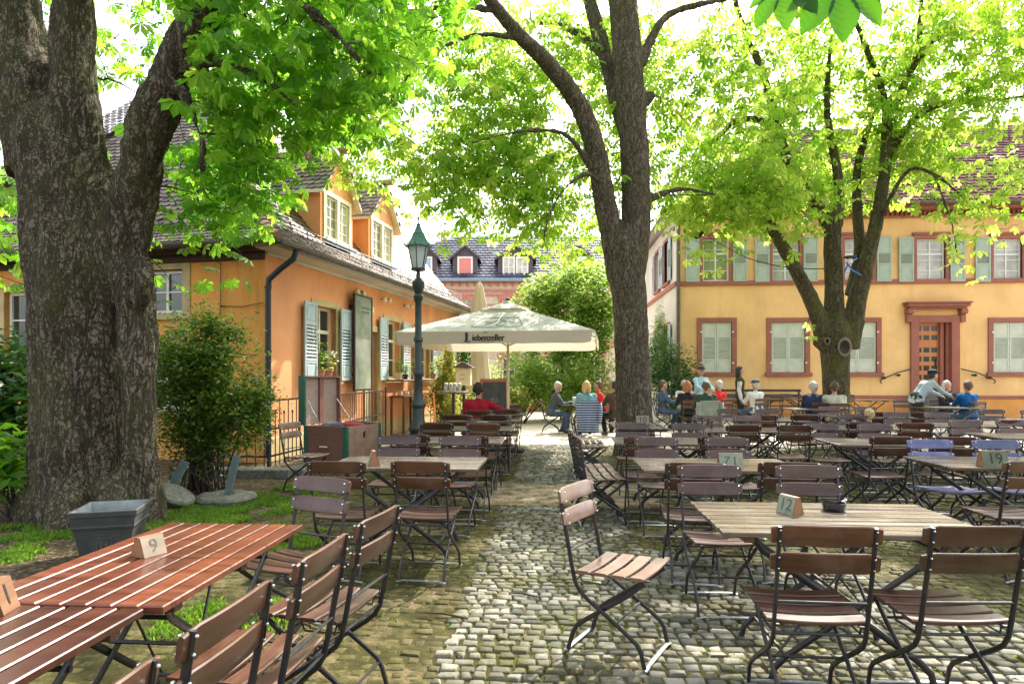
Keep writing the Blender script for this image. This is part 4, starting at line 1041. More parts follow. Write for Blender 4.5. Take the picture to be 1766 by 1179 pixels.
# ---- far groups
G2 = gx(1172, 18.0)
table('G1', .55, 17.0, PI / 2, 'wooden table of the guests in the sun left of the middle tree')
chair(-.15, 16.9, -PI / 2, 'folding chair on which the man in the dark jacket sits'); chair(.75, 15.9, .1, 'folding chair with a striped jacket on which the blonde woman sits')
chair(1.5, 16.2, .5, 'folding chair just left of the middle tree trunk on which the person in dark sits'); chair(1.25, 17.6, PI / 2, 'folding chair of the person in red behind the blonde woman')
table('G2', G2.x, G2.y, 0, 'dark slatted table with beer glasses right of the middle tree')
for k, (x, y, r, lb) in enumerate(((gx(1142, 17.9).x, gx(1142, 17.9).y, -PI / 2, 'folding chair on which the man with crossed jeans legs sits'), (gx(1180, 18.8).x, gx(1180, 18.8).y, PI, 'folding chair behind the beer glasses on which the grey-haired guest sits'), (gx(1187, 16.4).x, gx(1187, 16.4).y - .05, .05, 'folding chair on which the person in black with red hair sits'), (gx(1218, 15.3).x, gx(1218, 15.3).y - .05, .0, 'folding chair with a grey-green coat on its back'), (gx(1243, 17.4).x, gx(1243, 17.4).y - .05, .5, 'folding chair on which the guest in the red jacket sits'), (gx(1305, 17.6).x, gx(1305, 17.6).y, .3, 'folding chair on which the guest in the cap sits'))): chair(x, y, r, lb)
for i, x in enumerate((6.4, 8.2)):
    table('H', x, 21.4, 0, ['long slatted table at the yellow wall below the second shuttered window', 'long slatted table at the yellow wall nearer the right tree'][i], 'table_grey', 1.7, .7)
    pair(x, 21.4, 0, ['wall table under the second window', 'wall table nearer the right tree'][i], spread=.45)
# wall bench
bt = thing('garden_bench', 'long brown wooden bench with a back rail against the yellow wall', 'bench', (7.2, 23.2, 0))
mb = MB()
for i in range(3): mb.box((7.2, 23.0 + i * .13, .45), (3.0, .11, .03), None, .004)
mb.build('seat', M['chair_wood'], bt); mb = MB()
for z in (.98, .8): mb.box((7.2, 23.42, z), (3.0, .03, .09), None, .005)
mb.build('backrest', M['chair_wood'], bt)
for x in (5.8, 7.2, 8.6):
    mb = MB(); mb.box((x, 23.36, .5), (.05, .05, 1.0)); mb.box((x, 23.0, .215), (.05, .05, .43)); mb.box((x, 23.17, .42), (.04, .3, .03)); mb.build('leg', M['iron'], bt)
# ---------------------------------------------------------------- umbrella
uc = at(876, HY, 13.0); uth = math.radians(-4.6)
um = thing('parasol', 'large open square cream parasol with brand lettering on its valance', 'parasol', (uc.x, uc.y, 0), uth)
half, ztop, zed, zval, sagv = 1.8, 2.96, 2.29, 2.07, .07
mb = MB(); n = 14
def canopy_z(x, y):
    r = max(abs(x), abs(y)) / half; q = min(abs(x), abs(y)) / (max(abs(x), abs(y)) + 1e-6)
    return ztop + (zed - ztop) * r - sagv * (1 - q ** 2) * r * (1 - r) * 1.6 - .03 * r * r * 0
vs = []; idx = {}
g = np.linspace(-half, half, 2 * n + 1)
for j, y in enumerate(g):
    for i, x in enumerate(g): vs.append((x, y, canopy_z(x, y)))
W_ = 2 * n + 1; fs = []
for j in range(2 * n):
    for i in range(2 * n): a = j * W_ + i; fs.append((a, a + 1, a + W_ + 1, a + W_))
mb.add(vs, fs); cp = mb.build('canopy', M['canvas_top'], um, smooth=25, local=True)
mb = MB()
for k in range(4):
    R = Matrix.Rotation(k * PI / 2, 3, 'Z'); pts = []; ns = 24
    for i in range(ns + 1):
        x = -half + .045 + (2 * half - .09) * i / ns; dz = 0
        edge = min(x + half - .045, half - .045 - x)
        low = zval - .003 * math.sin(i * .9) + (.0 if edge > .03 else .02)
        pts.append((x, low))
    top = [R @ Vector((x, -half - .002, zed + .002)) for x, _ in pts]; bot = [R @ Vector((x * .985, -half + .004 * math.sin(i * .7), lo_)) for i, (x, lo_) in enumerate(pts)]
    mb.add(top + bot, [(i, i + 1, ns + 2 + i, ns + 1 + i) for i in range(ns)])
mb.build('valance', M['canvas'], um, smooth=True, local=True)
mb = MB(); g = .46
mb.add([(-g, -g, ztop - .13), (g, -g, ztop - .13), (g, g, ztop - .13), (-g, g, ztop - .13), (0, 0, ztop + .045)], [(0, 1, 4), (1, 2, 4), (2, 3, 4), (3, 0, 4)]); mb.build('vent_cap', M['canvas_top'], um, local=True)
mb = MB(); mb.lathe([(.06, 0), (.05, .04), (0, .06)], (0, 0, ztop + .08), 10); mb.build('finial', M['lamp_green'], um, local=True)
mb = MB(); mb.tube([(0, 0, .05), (0, 0, ztop)], .028, 12); mb.build('pole', M['cream_paint'], um, smooth=40, local=True)
for k in range(8):
    a = k * PI / 4; e = Vector((math.cos(a), math.sin(a), 0)); L_ = half * (1 if k % 2 == 0 else 1.414) - .03
    mb = MB(); mb.bar(Vector((0, 0, ztop - .06)) + e * .05, Vector((0, 0, zed - .015)) + e * L_, .02, .03); mb.bar(Vector((0, 0, 2.12)) + e * .04, Vector((0, 0, (ztop + zed) / 2 - .06)) + e * L_ * .5, .014, .02); mb.build('rib', M['cream_paint'], um, local=True)
mb = MB(); mb.box((0, 0, .04), (.8, .8, .08), None, .02); mb.build('base', M['stone_old'], um, local=True)
tm = MB(); xo = -.12
Y0 = -half - .012
bs = lambda x, z: basis((x, Y0, z), (1, 0, 0), (0, 0, 1))
[add_text(tm, 'iebenzeller', .165, basis((xo + .055 + dx, Y0 - .001 * k, zval + .100), (1, 0, 0), (0, 0, 1)), 0, .80) for k, dx in enumerate((-.006, -.003, 0, .003, .006))]
for (x0, x1, z0, z1) in ((-.358, -.312, .050, .19), (-.368, -.305, .176, .194)): tm.box((xo + (x0 + x1) / 2, Y0, zval + (z0 + z1) / 2), (x1 - x0, .003, z1 - z0))
tm.prism([(xo - .385, Y0 - .0015, zval + .055), (xo - .30, Y0 - .0015, zval + .04), (xo - .265, Y0 - .0015, zval + .058), (xo - .27, Y0 - .0015, zval + .035), (xo - .31, Y0 - .0015, zval + .022), (xo - .39, Y0 - .0015, zval + .04)], (0, .003, 0))
add_text(tm, 'SCHWARZWALD', .028, bs(xo + .03, zval + .03), 0, 1.0, 1.3)
for k in (-1, 0, 1): tm.prism([(xo + k * .026 - .01, Y0 - .001, zval + .185), (xo + k * .026 + .01, Y0 - .001, zval + .185), (xo + k * .026, Y0 - .001, zval + .205 + (.006 if k == 0 else 0))], (0, .003, 0))
tm.build('lettering', M['ink'], um, local=True)
# emblem outline on the sloping front panel
em = MB()
def onp(x, v): 
    y = -half * v; return Vector((x, y, canopy_z(x, y) + .006))
oc = [(-.30, .80), (.12, .84), (.47, .80), (.56, .60), (.55, .52), (.0, .50), (-.20, .52), (-.40, .72)]
oc = [(-.47, .80), (-.40, .845), (.0, .86), (.38, .845), (.47, .80), (.36, .54), (.30, .50), (-.30, .50), (-.37, .54)]
oc = [(x + .02, v) for x, v in oc]
for (a, b), (c, d) in zip(oc, oc[1:] + oc[:1]):
    for q in range(4): em.bar(onp(a + (c - a) * q / 4, b + (d - b) * q / 4), onp(a + (c - a) * (q + 1) / 4, b + (d - b) * (q + 1) / 4), .018, .004)
for pts in ([(-.20, .76), (-.10, .68), (-.02, .60), (.06, .56), (.14, .60)], [(.0, .78), (.02, .70), (.05, .63)], [(-.02, .79), (.18, .79)], [(-.24, .66), (-.12, .66)], [(.2, .67), (.3, .67)], [(.05, .63), (.16, .64)], [(.0, .56), (.02, .54)]):
    for (a, b), (c, d) in zip(pts, pts[1:]): em.bar(onp(a, b), onp(c, d), .024, .004)
em.build('emblem', M['ink_green'], um, local=True)
# closed parasol
cc = at(827, HY, 16.2); cl = thing('closed_parasol', 'tall closed cream parasol wrapped around its pole behind the open one', 'parasol', (cc.x, cc.y, 0))
mb = MB(); prof = [(.06, 3.86), (.11, 3.7), (.19, 3.2), (.23, 2.7), (.22, 2.2), (.20, 1.95), (.25, 1.5), (.27, 1.2), (.25, 1.12)]; nn = 28; vs = []; fs = []
for r_, z in prof:
    for k in range(nn): a = 2 * PI * k / nn; rr = r_ * (1 + .16 * math.sin(k * PI / 2 + z * 1.2) * (1 if z < 3.6 else .3)); vs.append((cc.x + rr * math.cos(a), cc.y + rr * math.sin(a), z))
for i in range(len(prof) - 1):
    for k in range(nn): fs.append((i * nn + (k + 1) % nn, i * nn + k, (i + 1) * nn + k, (i + 1) * nn + (k + 1) % nn))
mb.add(vs, fs); mb.build('canopy', M['canvas'], cl, smooth=True)
mb = MB(); mb.tube([(cc.x, cc.y, .05), (cc.x, cc.y, 3.9)], .03, 10); mb.build('pole', M['cream_paint'], cl); mb = MB(); mb.box((cc.x, cc.y, .05), (.7, .7, .1), None, .02); mb.build('base', M['stone_old'], cl)
# ---------------------------------------------------------------- street lamp
lp = gx(721.5, 10.9); lamp = thing('street_lamp', 'old-fashioned dark green cast iron street lamp with glass lantern', 'street lamp', (lp.x, lp.y, 0))
mb = MB(); mb.lathe([(.20, 0), (.20, .10), (.17, .13), (.155, .2), (.15, .55), (.17, .58), (.17, .62), (.13, .68), (.105, .75), (.10, .95), (.125, .98), (.125, 1.03), (.09, 1.08), (.075, 1.15), (.07, 1.5), (.085, 1.52), (.085, 1.56), (.066, 1.6), (.062, 2.08), (.08, 2.1), (.08, 2.14), (.058, 2.18), (.052, 2.75), (.075, 2.8), (.085, 2.86), (.06, 2.9), (.07, 2.94), (.1, 3.0), (.105, 3.1), (.07, 3.14), (.035, 3.18), (.03, 3.3)], (lp.x, lp.y, 0), 24)
mb.build('post', M['lamp_green'], lamp, smooth=40)
lz = 3.28; mb = MB()
def lring(r, z, n=6): return [Vector((lp.x + .88 * r * math.cos(PI / 6 + 2 * PI * k / n), lp.y + .88 * r * math.sin(PI / 6 + 2 * PI * k / n), z)) for k in range(n)]
a, b = lring(.115, lz + .04), lring(.205, lz + .43)
for k in range(6): mb.bar(a[k], b[k], .014, .014); mb.bar(a[k], a[(k + 1) % 6], .016, .02); mb.bar(b[k], b[(k + 1) % 6], .018, .022)
mb.lathe([(.03, 0), (.12, .02), (.13, .05), (.11, .055)], (lp.x, lp.y, lz), 12); cage = mb.build('lantern_frame', M['lamp_green'], lamp)
mb = MB(); a, b = lring(.108, lz + .05), lring(.198, lz + .42)
for k in range(6): mb.quad(a[k], a[(k + 1) % 6], b[(k + 1) % 6], b[k])
mb.build('lantern_glass', M['milk_glass'], lamp)
mb = MB(); mb.lathe([(.88 * a_, b_) for a_, b_ in [(.265, .42), (.25, .45), (.20, .50), (.15, .57), (.115, .64), (.12, .655), (.085, .68), (.06, .74), (.035, .79), (.045, .805), (.012, .83), (.012, .88), (.028, .895), (.010, .91), (.006, .96)]], (lp.x, lp.y, lz), 6)
for p in lring(.262, lz + .43): mb.cap(p, p + Vector((0, 0, .06)) + (p - Vector((lp.x, lp.y, p.z))) * .12, .014, .006, 6, 2)
mb.build('lantern_roof', M['lamp_roof'], lamp)
mb = MB(); mb.cap((lp.x, lp.y, lz + .06), (lp.x, lp.y, lz + .26), .035, .05, 8); mb.build('bulb', M['white_plastic'], cage, smooth=True)
# ---------------------------------------------------------------- chest with cushions
c0 = gx(597, 10.0); lft = gx(525, 10.3); back = lft - c0; WL_ = back.length; e1 = back.normalized(); e2 = Vector((-e1.y, e1.x, 0)) * -1
if e2.y < 0: e2 = -e2
chest = thing('wooden_chest', 'big old wooden chest with green corners and its lid standing open', 'chest', (c0.x, c0.y, 0))
FC = Fr(c0, e1, -e2); hC = .70; DC = .95
for na, nb in ((-.03, 0), (-DC, -DC + .03)): mb = MB(); FC.box(mb, 0, WL_, na, nb, .07, hC); mb.build('end_panel', M['chest_dark'], chest)
mb = MB(); FC.box(mb, .03, WL_ - .03, -DC + .03, -.03, .07, .10); mb.build('bottom', M['chest_dark'], chest)
for ua, ub in ((-.002, .03), (WL_ - .03, WL_ + .002)): mb = MB(); FC.box(mb, ua, ub, -DC + .03, -.03, .075, hC - .004); mb.build('side_panel', M['chest_wood'], chest)
for u in (-.012, WL_ - .07):
    for nn_ in (-.06, -DC - .012): mb = MB(); FC.box(mb, u, u + .082, nn_, nn_ + .072, .06, hC + .004, .006); mb.build('corner_strip', M['green_paint'], chest)
mb = MB(); FC.box(mb, WL_ * .42, WL_ * .62, .01, .03, .36, .385, .008); mb.build('handle', M['cream_paint'], chest)
mb = MB(); FC.box(mb, -.02, -.004, -DC * .5 - .02, -DC * .5 + .02, hC - .2, hC - .1, .004); mb.build('lock', M['iron'], chest)
mb = MB(); lh = .80; FC.box(mb, WL_ + .07, WL_ + .10, -DC, 0, hC, hC + lh); 
li = mb.build('lid', M['chest_lid'], chest); mb = MB(); FC.box(mb, WL_ + .0, WL_ + .07, -DC, -DC + .03, hC, hC + lh); FC.box(mb, WL_ + .0, WL_ + .07, -DC + .03, -.03, hC + lh - .03, hC + lh); FC.box(mb, WL_ + .03, WL_ + .07, -DC * .55, -DC * .45, hC, hC + lh - .03); mb.build('lid_rim', M['chest_dark'], li)
mb = MB(); FC.box(mb, WL_ - .01, WL_ + .115, -.03, .012, hC + .002, hC + lh + .006, .004); mb.build('lid_edge', M['green_paint'], li)
mb = MB(); mb.tube([FC.p(WL_ + .05, -.1, hC + .45), FC.p(WL_ - .28, -.05, hC)], .007, 6); mb.tube([FC.p(WL_ + .05, -DC + .1, hC + .45), FC.p(WL_ - .28, -DC + .05, hC)], .007, 6); mb.build('stay', M['foot_iron'], chest)
def cushion(name, lab, mat, c, sx, sy, sz, rx=0):
    mb = MB(); vs = []; n = 12; m = 7
    R = Matrix.Rotation(rx, 3, 'X') @ Matrix.Rotation(.3, 3, 'Z')
    for j in range(m + 1):
        ph = -PI / 2 + PI * j / m
        for k in range(n):
            a = 2 * PI * k / n; cx = abs(math.cos(a)) ** .35 * math.copysign(1, math.cos(a)); cy = abs(math.sin(a)) ** .35 * math.copysign(1, math.sin(a)); q = math.cos(ph) ** .5 if j not in (0, m) else .02
            vs.append(Vector(c) + R @ Vector((cx * q * sx, cy * q * sy, math.sin(ph) * sz)))
    fs = [(j * n + k, j * n + (k + 1) % n, (j + 1) * n + (k + 1) % n, (j + 1) * n + k) for j in range(m) for k in range(n)]
    mb.add(vs, fs); o = mb.build(name, M[mat], smooth=True); o.location = c
    for v in o.data.vertices: v.co -= Vector(c)
    return tag(o, lab, 'cushion')
cushion('cushion', 'dark cushion lying in the open chest', 'cloth_dark', FC.p(WL_ * .62, -.32, hC - .03), .2, .2, .06, .12)
cushion('cushion', 'red cushion lying in the open chest', 'cloth_red', FC.p(WL_ * .38, -.6, hC - .035), .2, .2, .06, -.12)
cushion('cushion', 'dark grey cushion at the back of the open chest', 'cloth_dark', FC.p(WL_ * .4, -.8, hC - .02), .16, .12, .05, .05)
chair(gx(528, 8.3).x, gx(528, 8.3).y, -PI / 2 - .25, 'weathered folding chair standing beside the open chest', 'chair_wood_light')
# ---------------------------------------------------------------- railings
def railing(name, label, pts, h, mid, low, step=.13, spikes=True):
    t = thing(name, label, 'railing', (pts[0].x, pts[0].y, 0)); mb = MB(); rl = MB()
    for a, b in zip(pts, pts[1:]):
        L_ = (b - a).length; k = max(1, int(L_ / step))
        for z in (h, mid, low): rl.bar(a + Vector((0, 0, z)), b + Vector((0, 0, z)), .014, .03) if z else None
        for i in range(k):
            p = a.lerp(b, (i + .5) / k); full = i % 2 == 0
            mb.tube([p + Vector((0, 0, .1)), p + Vector((0, 0, h if full else (mid + .22 if spikes else h)))], .0085, 6)
            if not full and spikes: mb.lathe([(.004, 0), (.018, .015), (.018, .035), (.003, .06)], (p.x, p.y, mid + .21), 6)
    mb.build('baluster', M['iron'], t)['kind'] = 'stuff'; rl.build('rail', M['iron'], t)
    for p in pts: q = MB(); q.box((p.x, p.y, (h + .08) / 2), (.035, .035, h + .08)); q.build('post', M['iron'], t)
    return t
railing('iron_railing', 'black wrought iron railing with spikes between the bush and the open chest', [gx(330, 9.9), gx(463, 9.8), gx(540, 11.3)], 1.12, .68, .26)
railing('iron_railing', 'black iron railing behind the open chest before the inn door', [gx(575, 11.4), gx(665, 15.2)], 1.15, .62, .2, .12, False)
k0, k1, k2 = gx(300, 9.55), gx(505, 9.45), gx(560, 11.2)
mb = MB(); mb.bar(k0 + Vector((0, 0, .06)), k1 + Vector((0, 0, .06)), .3, .14, ch=.015); mb.bar(k1 + Vector((0, 0, .058)), k2 + Vector((0, 0, .058)), .3, .136, ch=.015)
o = mb.build('stone_kerb', M['stone_old']); o['kind'] = 'structure'
# ---------------------------------------------------------------- wall panel (glazed poster)
wp = thing('wall_panel', 'tall dark-framed glazed panel hanging on the orange wall', 'panel', FL.p(3.4, 0, 0))
mb = MB(); a0, a1, b0_, b1_ = 2.96, 3.86, 1.17, 3.30
for (x0, x1, z0, z1) in ((a0, a0 + .04, b0_, b1_), (a1 - .04, a1, b0_, b1_), (a0 + .04, a1 - .04, b0_, b0_ + .04), (a0 + .04, a1 - .04, b1_ - .04, b1_)): FL.box(mb, x0, x1, .15, .20, z0, z1)
for z in (1.5, 3.0): FL.box(mb, a0 + .1, a0 + .16, 0, .15, z, z + .06); FL.box(mb, a1 - .16, a1 - .1, 0, .15, z, z + .06)
mb.build('frame', M['iron'], wp); mb = MB(); FL.box(mb, a0 + .04, a1 - .04, .16, .185, b0_ + .04, b1_ - .04); mb.build('glass', M['mirror'], wp)
tm = MB()
for zz, ws in ((3.0, (.06, .04, .07, .05, .09, .04, .06)), (2.9, (.05, .08, .04, .06, .07))):   # two lines of lettering too faint to read
    uu = 3.30
    for w_ in ws: FL.box(tm, uu, uu + w_, .185, .188, zz, zz + .035 + .02 * (w_ > .055)); uu += w_ + .022
tm.build('lettering', M['ink_green'], wp)
# spotlights under the eaves
for i, (u, lb) in enumerate(((3.3, 'small double spotlight under the eaves above the glazed panel'), (4.75, 'small double spotlight under the eaves right of the glazed panel'), (6.2, 'small double spotlight under the eaves next to the street lamp'))):
    t = thing('spotlight', lb, 'spotlight', FL.p(u, 0, 3.35), 0, 'spotlights under the eaves'); mb = MB(); mb.tube([FL.p(u, 0, 3.38), FL.p(u, .18, 3.38)], .014, 6)
    FL.box(mb, u - .2, u + .2, .15, .18, 3.37, 3.40); mb.build('bracket', M['iron'], t)
    for s in (-.15, .15): mb = MB(); mb.lathe([(.02, .0), (.05, .03), (.06, .1), (.045, .105), (0, .07)], FL.p(u + s, .17, 3.29), 10); mb.build('lamp_head', M['cream_paint'], t)
bx = MB(); FL.box(bx, 4.15, 4.27, 0, .05, 2.98, 3.14, .01); tag(bx.build('wall_box', M['cream_paint']), 'small beige box fixed on the orange wall right of the panel', 'box')
# counter shelf below the windows and what stands there
ct = thing('counter_shelf', 'brown wooden counter shelf on posts along the orange wall', 'counter', FL.p(6.5, .4, 0))
mb = MB(); FL.box(mb, 4.75, 8.6, .14, .60, 1.36, 1.41, .006); mb.build('counter_top', M['chair_wood'], ct)
for u in (6.05, 8.3): mb = MB(); FL.box(mb, u, u + .08, .48, .56, 0, 1.36, .006); mb.build('post', M['orange_wood'], ct)
sd_ = thing('step_ladder', 'orange wooden step ladder standing under the counter shelf', 'ladder', FL.p(5.6, .7, 0))
mb = MB(); fl = Fr(FL.p(5.6, .85, 0), (1, .15, 0), (-.15, 1, 0) if False else (.15, -1, 0))
for u in (-.25, .25):
    for q in (-1, 1): mb.bar(fl.p(u + .0, q * .3, 0), fl.p(u * .8, q * .05, 1.05), .03, .05)
mb.build('frame', M['orange_wood'], sd_); mb = MB()
for z in (.25, .5, .75): mb.bar(fl.p(-.25 + z * .04, .3 - z * .24, z), fl.p(.25 - z * .04, .3 - z * .24, z), .09, .02)
mb.box(fl.p(0, 0, 1.06), (.42, .2, .025)); mb.build('step', M['orange_wood'], sd_)
th = thing('serving_table', 'brown wooden serving table with cups beside the step ladder', 'table', FL.p(5.6, .35, 0)); mb = MB(); FL.box(mb, 5.0, 6.4, .1, .5, .96, 1.0, .005); mb.build('tabletop', M['chair_wood'], th)
for u in (5.04, 6.32):
    for v in (.12, .44): mb = MB(); FL.box(mb, u, u + .05, v, v + .05, 0, .96); mb.build('leg', M['chair_wood'], th)
for i in range(5):
    mb = MB(); mb.lathe([(.03, 0), (.045, .02), (.05, .12), (.044, .12), (.038, .02), (0, .02)], (0, 0, 0), 12); o = mb.build('cup', M['win_white'] if i % 2 else M['cream_paint'], smooth=40); o.location = FL.p(5.2 + i * .22, .3 + .06 * (i % 2), 1.001); tag(o, 'small pale cup standing on the serving table', 'cup', 'cups on the serving table')
# waste bin and barrel-like grey bins right of the ladder
for i, (u, v) in enumerate(((7.9, .8), (8.6, .85))):
    p = FL.p(u, v, 0); t = thing('waste_bin', ['pale grey slatted waste bin behind the lamp post', 'pale grey slatted waste bin farther right behind the lamp post'][i], 'bin', p); mb = MB()
    for k in range(14): a = 2 * PI * k / 14; mb.box(p + Vector((math.cos(a) * .26, math.sin(a) * .26, .42)), (.05, .03, .8), Matrix.Rotation(a + PI / 2, 3, 'Z'))
    mb.build('slat', M['shutter_green'], t); mb = MB(); mb.lathe([(.28, .8), (.3, .82), (.3, .88), (.24, .9), (.0, .9)], p, 16); mb.build('lid', M['zinc'], t)
# flower pots on sills and counter
def pot_plant(p, r, h, label, leafm='leaf_maple', flowers=False, potm='terracotta', hh=.35, nl=90):
    t = thing('flower_pot', label, 'potted plant', p, 0, 'potted plants on the window sills'); mb = MB(); mb.lathe([(r * .7, 0), (r, h * .85), (r * 1.1, h * .85), (r * 1.1, h), (r * .95, h), (r * .9, h * .8), (0, h * .8)], p, 14); mb.build('pot', M[potm], t, smooth=40)
    V = []; Fq = []
    for i in range(nl):
        d = Vector((random.gauss(0, .5), random.gauss(0, .5), random.random() * 1.0)); c = Vector(p) + Vector((d.x * r * 1.3, d.y * r * 1.3, h + d.z * hh)); s = .028; a = random.random() * 6.28
        u = Vector((math.cos(a), math.sin(a), random.uniform(-.5, .5))) * s * 1.6; v = Vector((-math.sin(a), math.cos(a), random.uniform(-.4, .4))) * s * .7; n0 = len(V); V += [c - u, c - v, c + u, c + v]; Fq.append((n0, n0 + 1, n0 + 2, n0 + 3))
    npmesh('foliage', V, Fq, 4, M[leafm], t, off=p)
    st = MB()
    for i in range(6): a = i; st.tube([Vector(p) + Vector((0, 0, h * .8)), Vector(p) + Vector((math.cos(a) * r, math.sin(a) * r, h + hh * .7))], .004, 4)
    st.build('stem', M['grass'], t)
    if flowers:
        V = []; Fq = []
        for i in range(40): c = Vector(p) + Vector((random.gauss(0, .5) * r * 1.5, random.gauss(0, .5) * r * 1.5, h + hh * random.uniform(.3, 1.0))); s = .018; n0 = len(V); V += [c + Vector((-s, 0, -s)), c + Vector((s, 0, -s)), c + Vector((s, s * .3, s)), c + Vector((-s, .3 * s, s))]; Fq.append((n0, n0 + 1, n0 + 2, n0 + 3))
        npmesh('blossom', V, Fq, 4, M['flower'], t, off=p)
pot_plant(FL.p(1.83, .0, 1.425), .10, .2, 'terracotta pot with a leafy herb on the sill of the first inn window', hh=.55, nl=150); pot_plant(FL.p(2.12, -.0, 1.425), .11, .2, 'terracotta pot with white blossoms on the sill of the first inn window', flowers=True, hh=.4, nl=140)
pot_plant(FL.p(5.15, .3, 1.411), .09, .16, 'pale pot with a green herb at the left end of the counter shelf', 'leaf_laurel', potm='cream_paint'); pot_plant(FL.p(5.6, .3, 1.411), .07, .13, 'small dark pot with herbs second from left on the counter shelf', potm='iron', hh=.25); pot_plant(FL.p(6.3, .3, 1.411), .08, .15, 'pot with a pale sprouting plant on the counter shelf near the lamp post', potm='cream_paint', hh=.4); pot_plant(FL.p(7.7, .3, 1.411), .09, .15, 'terracotta pot with a plant on the counter shelf right of the lamp post')
# ---------------------------------------------------------------- A-board, letter box, standing table
bp = gx(852, 13.9); ab = thing('chalk_board', 'black chalk board in an orange wooden frame standing behind the chairs', 'sign', (bp.x, bp.y, 0))
FA = Fr(bp, (1, .05, 0), (.05, -1, 0)); hw = .30; lean = .13
def ap(u, z, o=0): return FA.p(u, .05 - z * lean / 1.4 * 1.6 + o, z)
mb = MB()
for u0_, u1_ in ((-hw, -hw - .03), (hw, hw + .03)): mb.bar(ap(u1_ * 1.05, .0), ap(u0_ * .92, 1.42), .07, .035)
mb.bar(ap(-hw, 1.40), ap(hw, 1.40), .07, .036, up=(0, -1, .1)); mb.bar(ap(-hw, .3), ap(hw, .3), .07, .036, up=(0, -1, .1))
for s in (-1, 1): mb.bar(ap(s * hw, 1.3, -.02), FA.p(s * hw * 1.15, -.75, 0), .05, .03)
mb.build('frame', M['orange_wood'], ab); mb = MB(); mb.quad(ap(-hw, .32, .006), ap(hw, .32, .006), ap(hw * .95, 1.37, .006), ap(-hw * .95, 1.37, .006)); fcb = mb.build('board', M['board'], ab)
tm = MB()
for z, w_ in ((1.0, .16), (.94, .2), (.85, .1), (.79, .14), (.72, .08), (.5, .3)):
    for k in range(int(w_ / .03)): 
        if k % 4 != 3: tm.bar(ap(-w_ / 2 + k * .03, z, .011), ap(-w_ / 2 + k * .03 + .02, z + .012 * (k % 2), .011), .008, .003, up=(0, -1, 0))
tm.build('chalk_writing', M['chalk'], fcb)
ib = gx(800, 15.5); t = thing('letter_box', 'cream wooden house-shaped box on a post behind the seated man in red', 'box', (ib.x, ib.y, 0)); mb = MB(); mb.box((ib.x, ib.y, 1.48), (.36, .25, .42), None, .006); mb.build('box', M['cream_paint'], t); mb = MB(); mb.prism([(ib.x - .26, ib.y - .2, 1.70), (ib.x + .26, ib.y - .2, 1.70), (ib.x, ib.y - .2, 1.84)], (0, .4, 0)); mb.build('roof', M['slate'], t); mb = MB(); mb.tube([(ib.x, ib.y, 0), (ib.x, ib.y, 1.3)], .035, 8); mb.build('post', M['iron'], t)
mb = MB()
for k in range(4): mb.lathe([(.016, 0), (.016, .01), (0, .01)], (ib.x - .05 + .07 * (k % 2), ib.y - .136, 1.42 + .1 * (k // 2)), 8)
mb.build('hole', M['iron'], t)
sp_ = gx(782, 14.6); t = thing('standing_table', 'round wooden standing table with glasses left of the chalk board', 'table', (sp_.x, sp_.y, 0)); mb = MB(); mb.lathe([(.36, 1.10), (.38, 1.11), (.38, 1.14), (.36, 1.15), (0, 1.15)], (sp_.x, sp_.y, 0), 24); mb.build('tabletop', M['table_grey'], t); mb = MB(); mb.tube([(sp_.x, sp_.y, .03), (sp_.x, sp_.y, 1.1)], .035, 10); mb.build('leg', M['iron'], t); mb = MB(); mb.lathe([(.26, 0), (.26, .02), (.05, .05), (0, .05)], (sp_.x, sp_.y, 0), 16); mb.build('base', M['iron'], t)
def glass_mug(p, label, filled=True, grp='beer glasses on the guests table'):
    t = thing('beer_glass', label, 'glass', p, 0, grp); mb = MB(); mb.lathe([(.036, 0), (.04, .01), (.044, .15), (.0, .152)], p, 12); mb.build('glass', M['beer'] if filled else M['lantern_glass'], t, smooth=40)
    mb = MB(); mb.lathe([(.043, .152), (.046, .17), (.03, .19), (0, .192)], p, 12); mb.build('foam', M['win_white'], t, smooth=True)
for i in range(4): glass_mug((sp_.x - .16 + .1 * i, sp_.y - .08 + .05 * (i % 2), 1.151), 'clear drinking glass on the round standing table', False, 'glasses on the standing table')
for i, (dx, dy) in enumerate(((-.42, -.1), (-.3, .05), (-.12, -.15), (-.02, .02), (.14, -.1))): glass_mug((G2.x + dx, G2.y + dy, .76), 'golden beer glass with foam on the table right of the middle tree')
for i, (dx, dy) in enumerate(((-.1, -.25), (.12, .1), (.0, .35))): glass_mug((.55 + dx, 17.0 + dy, .76), 'clear drinking glass on the table left of the middle tree', False, 'glasses on the left guests table')
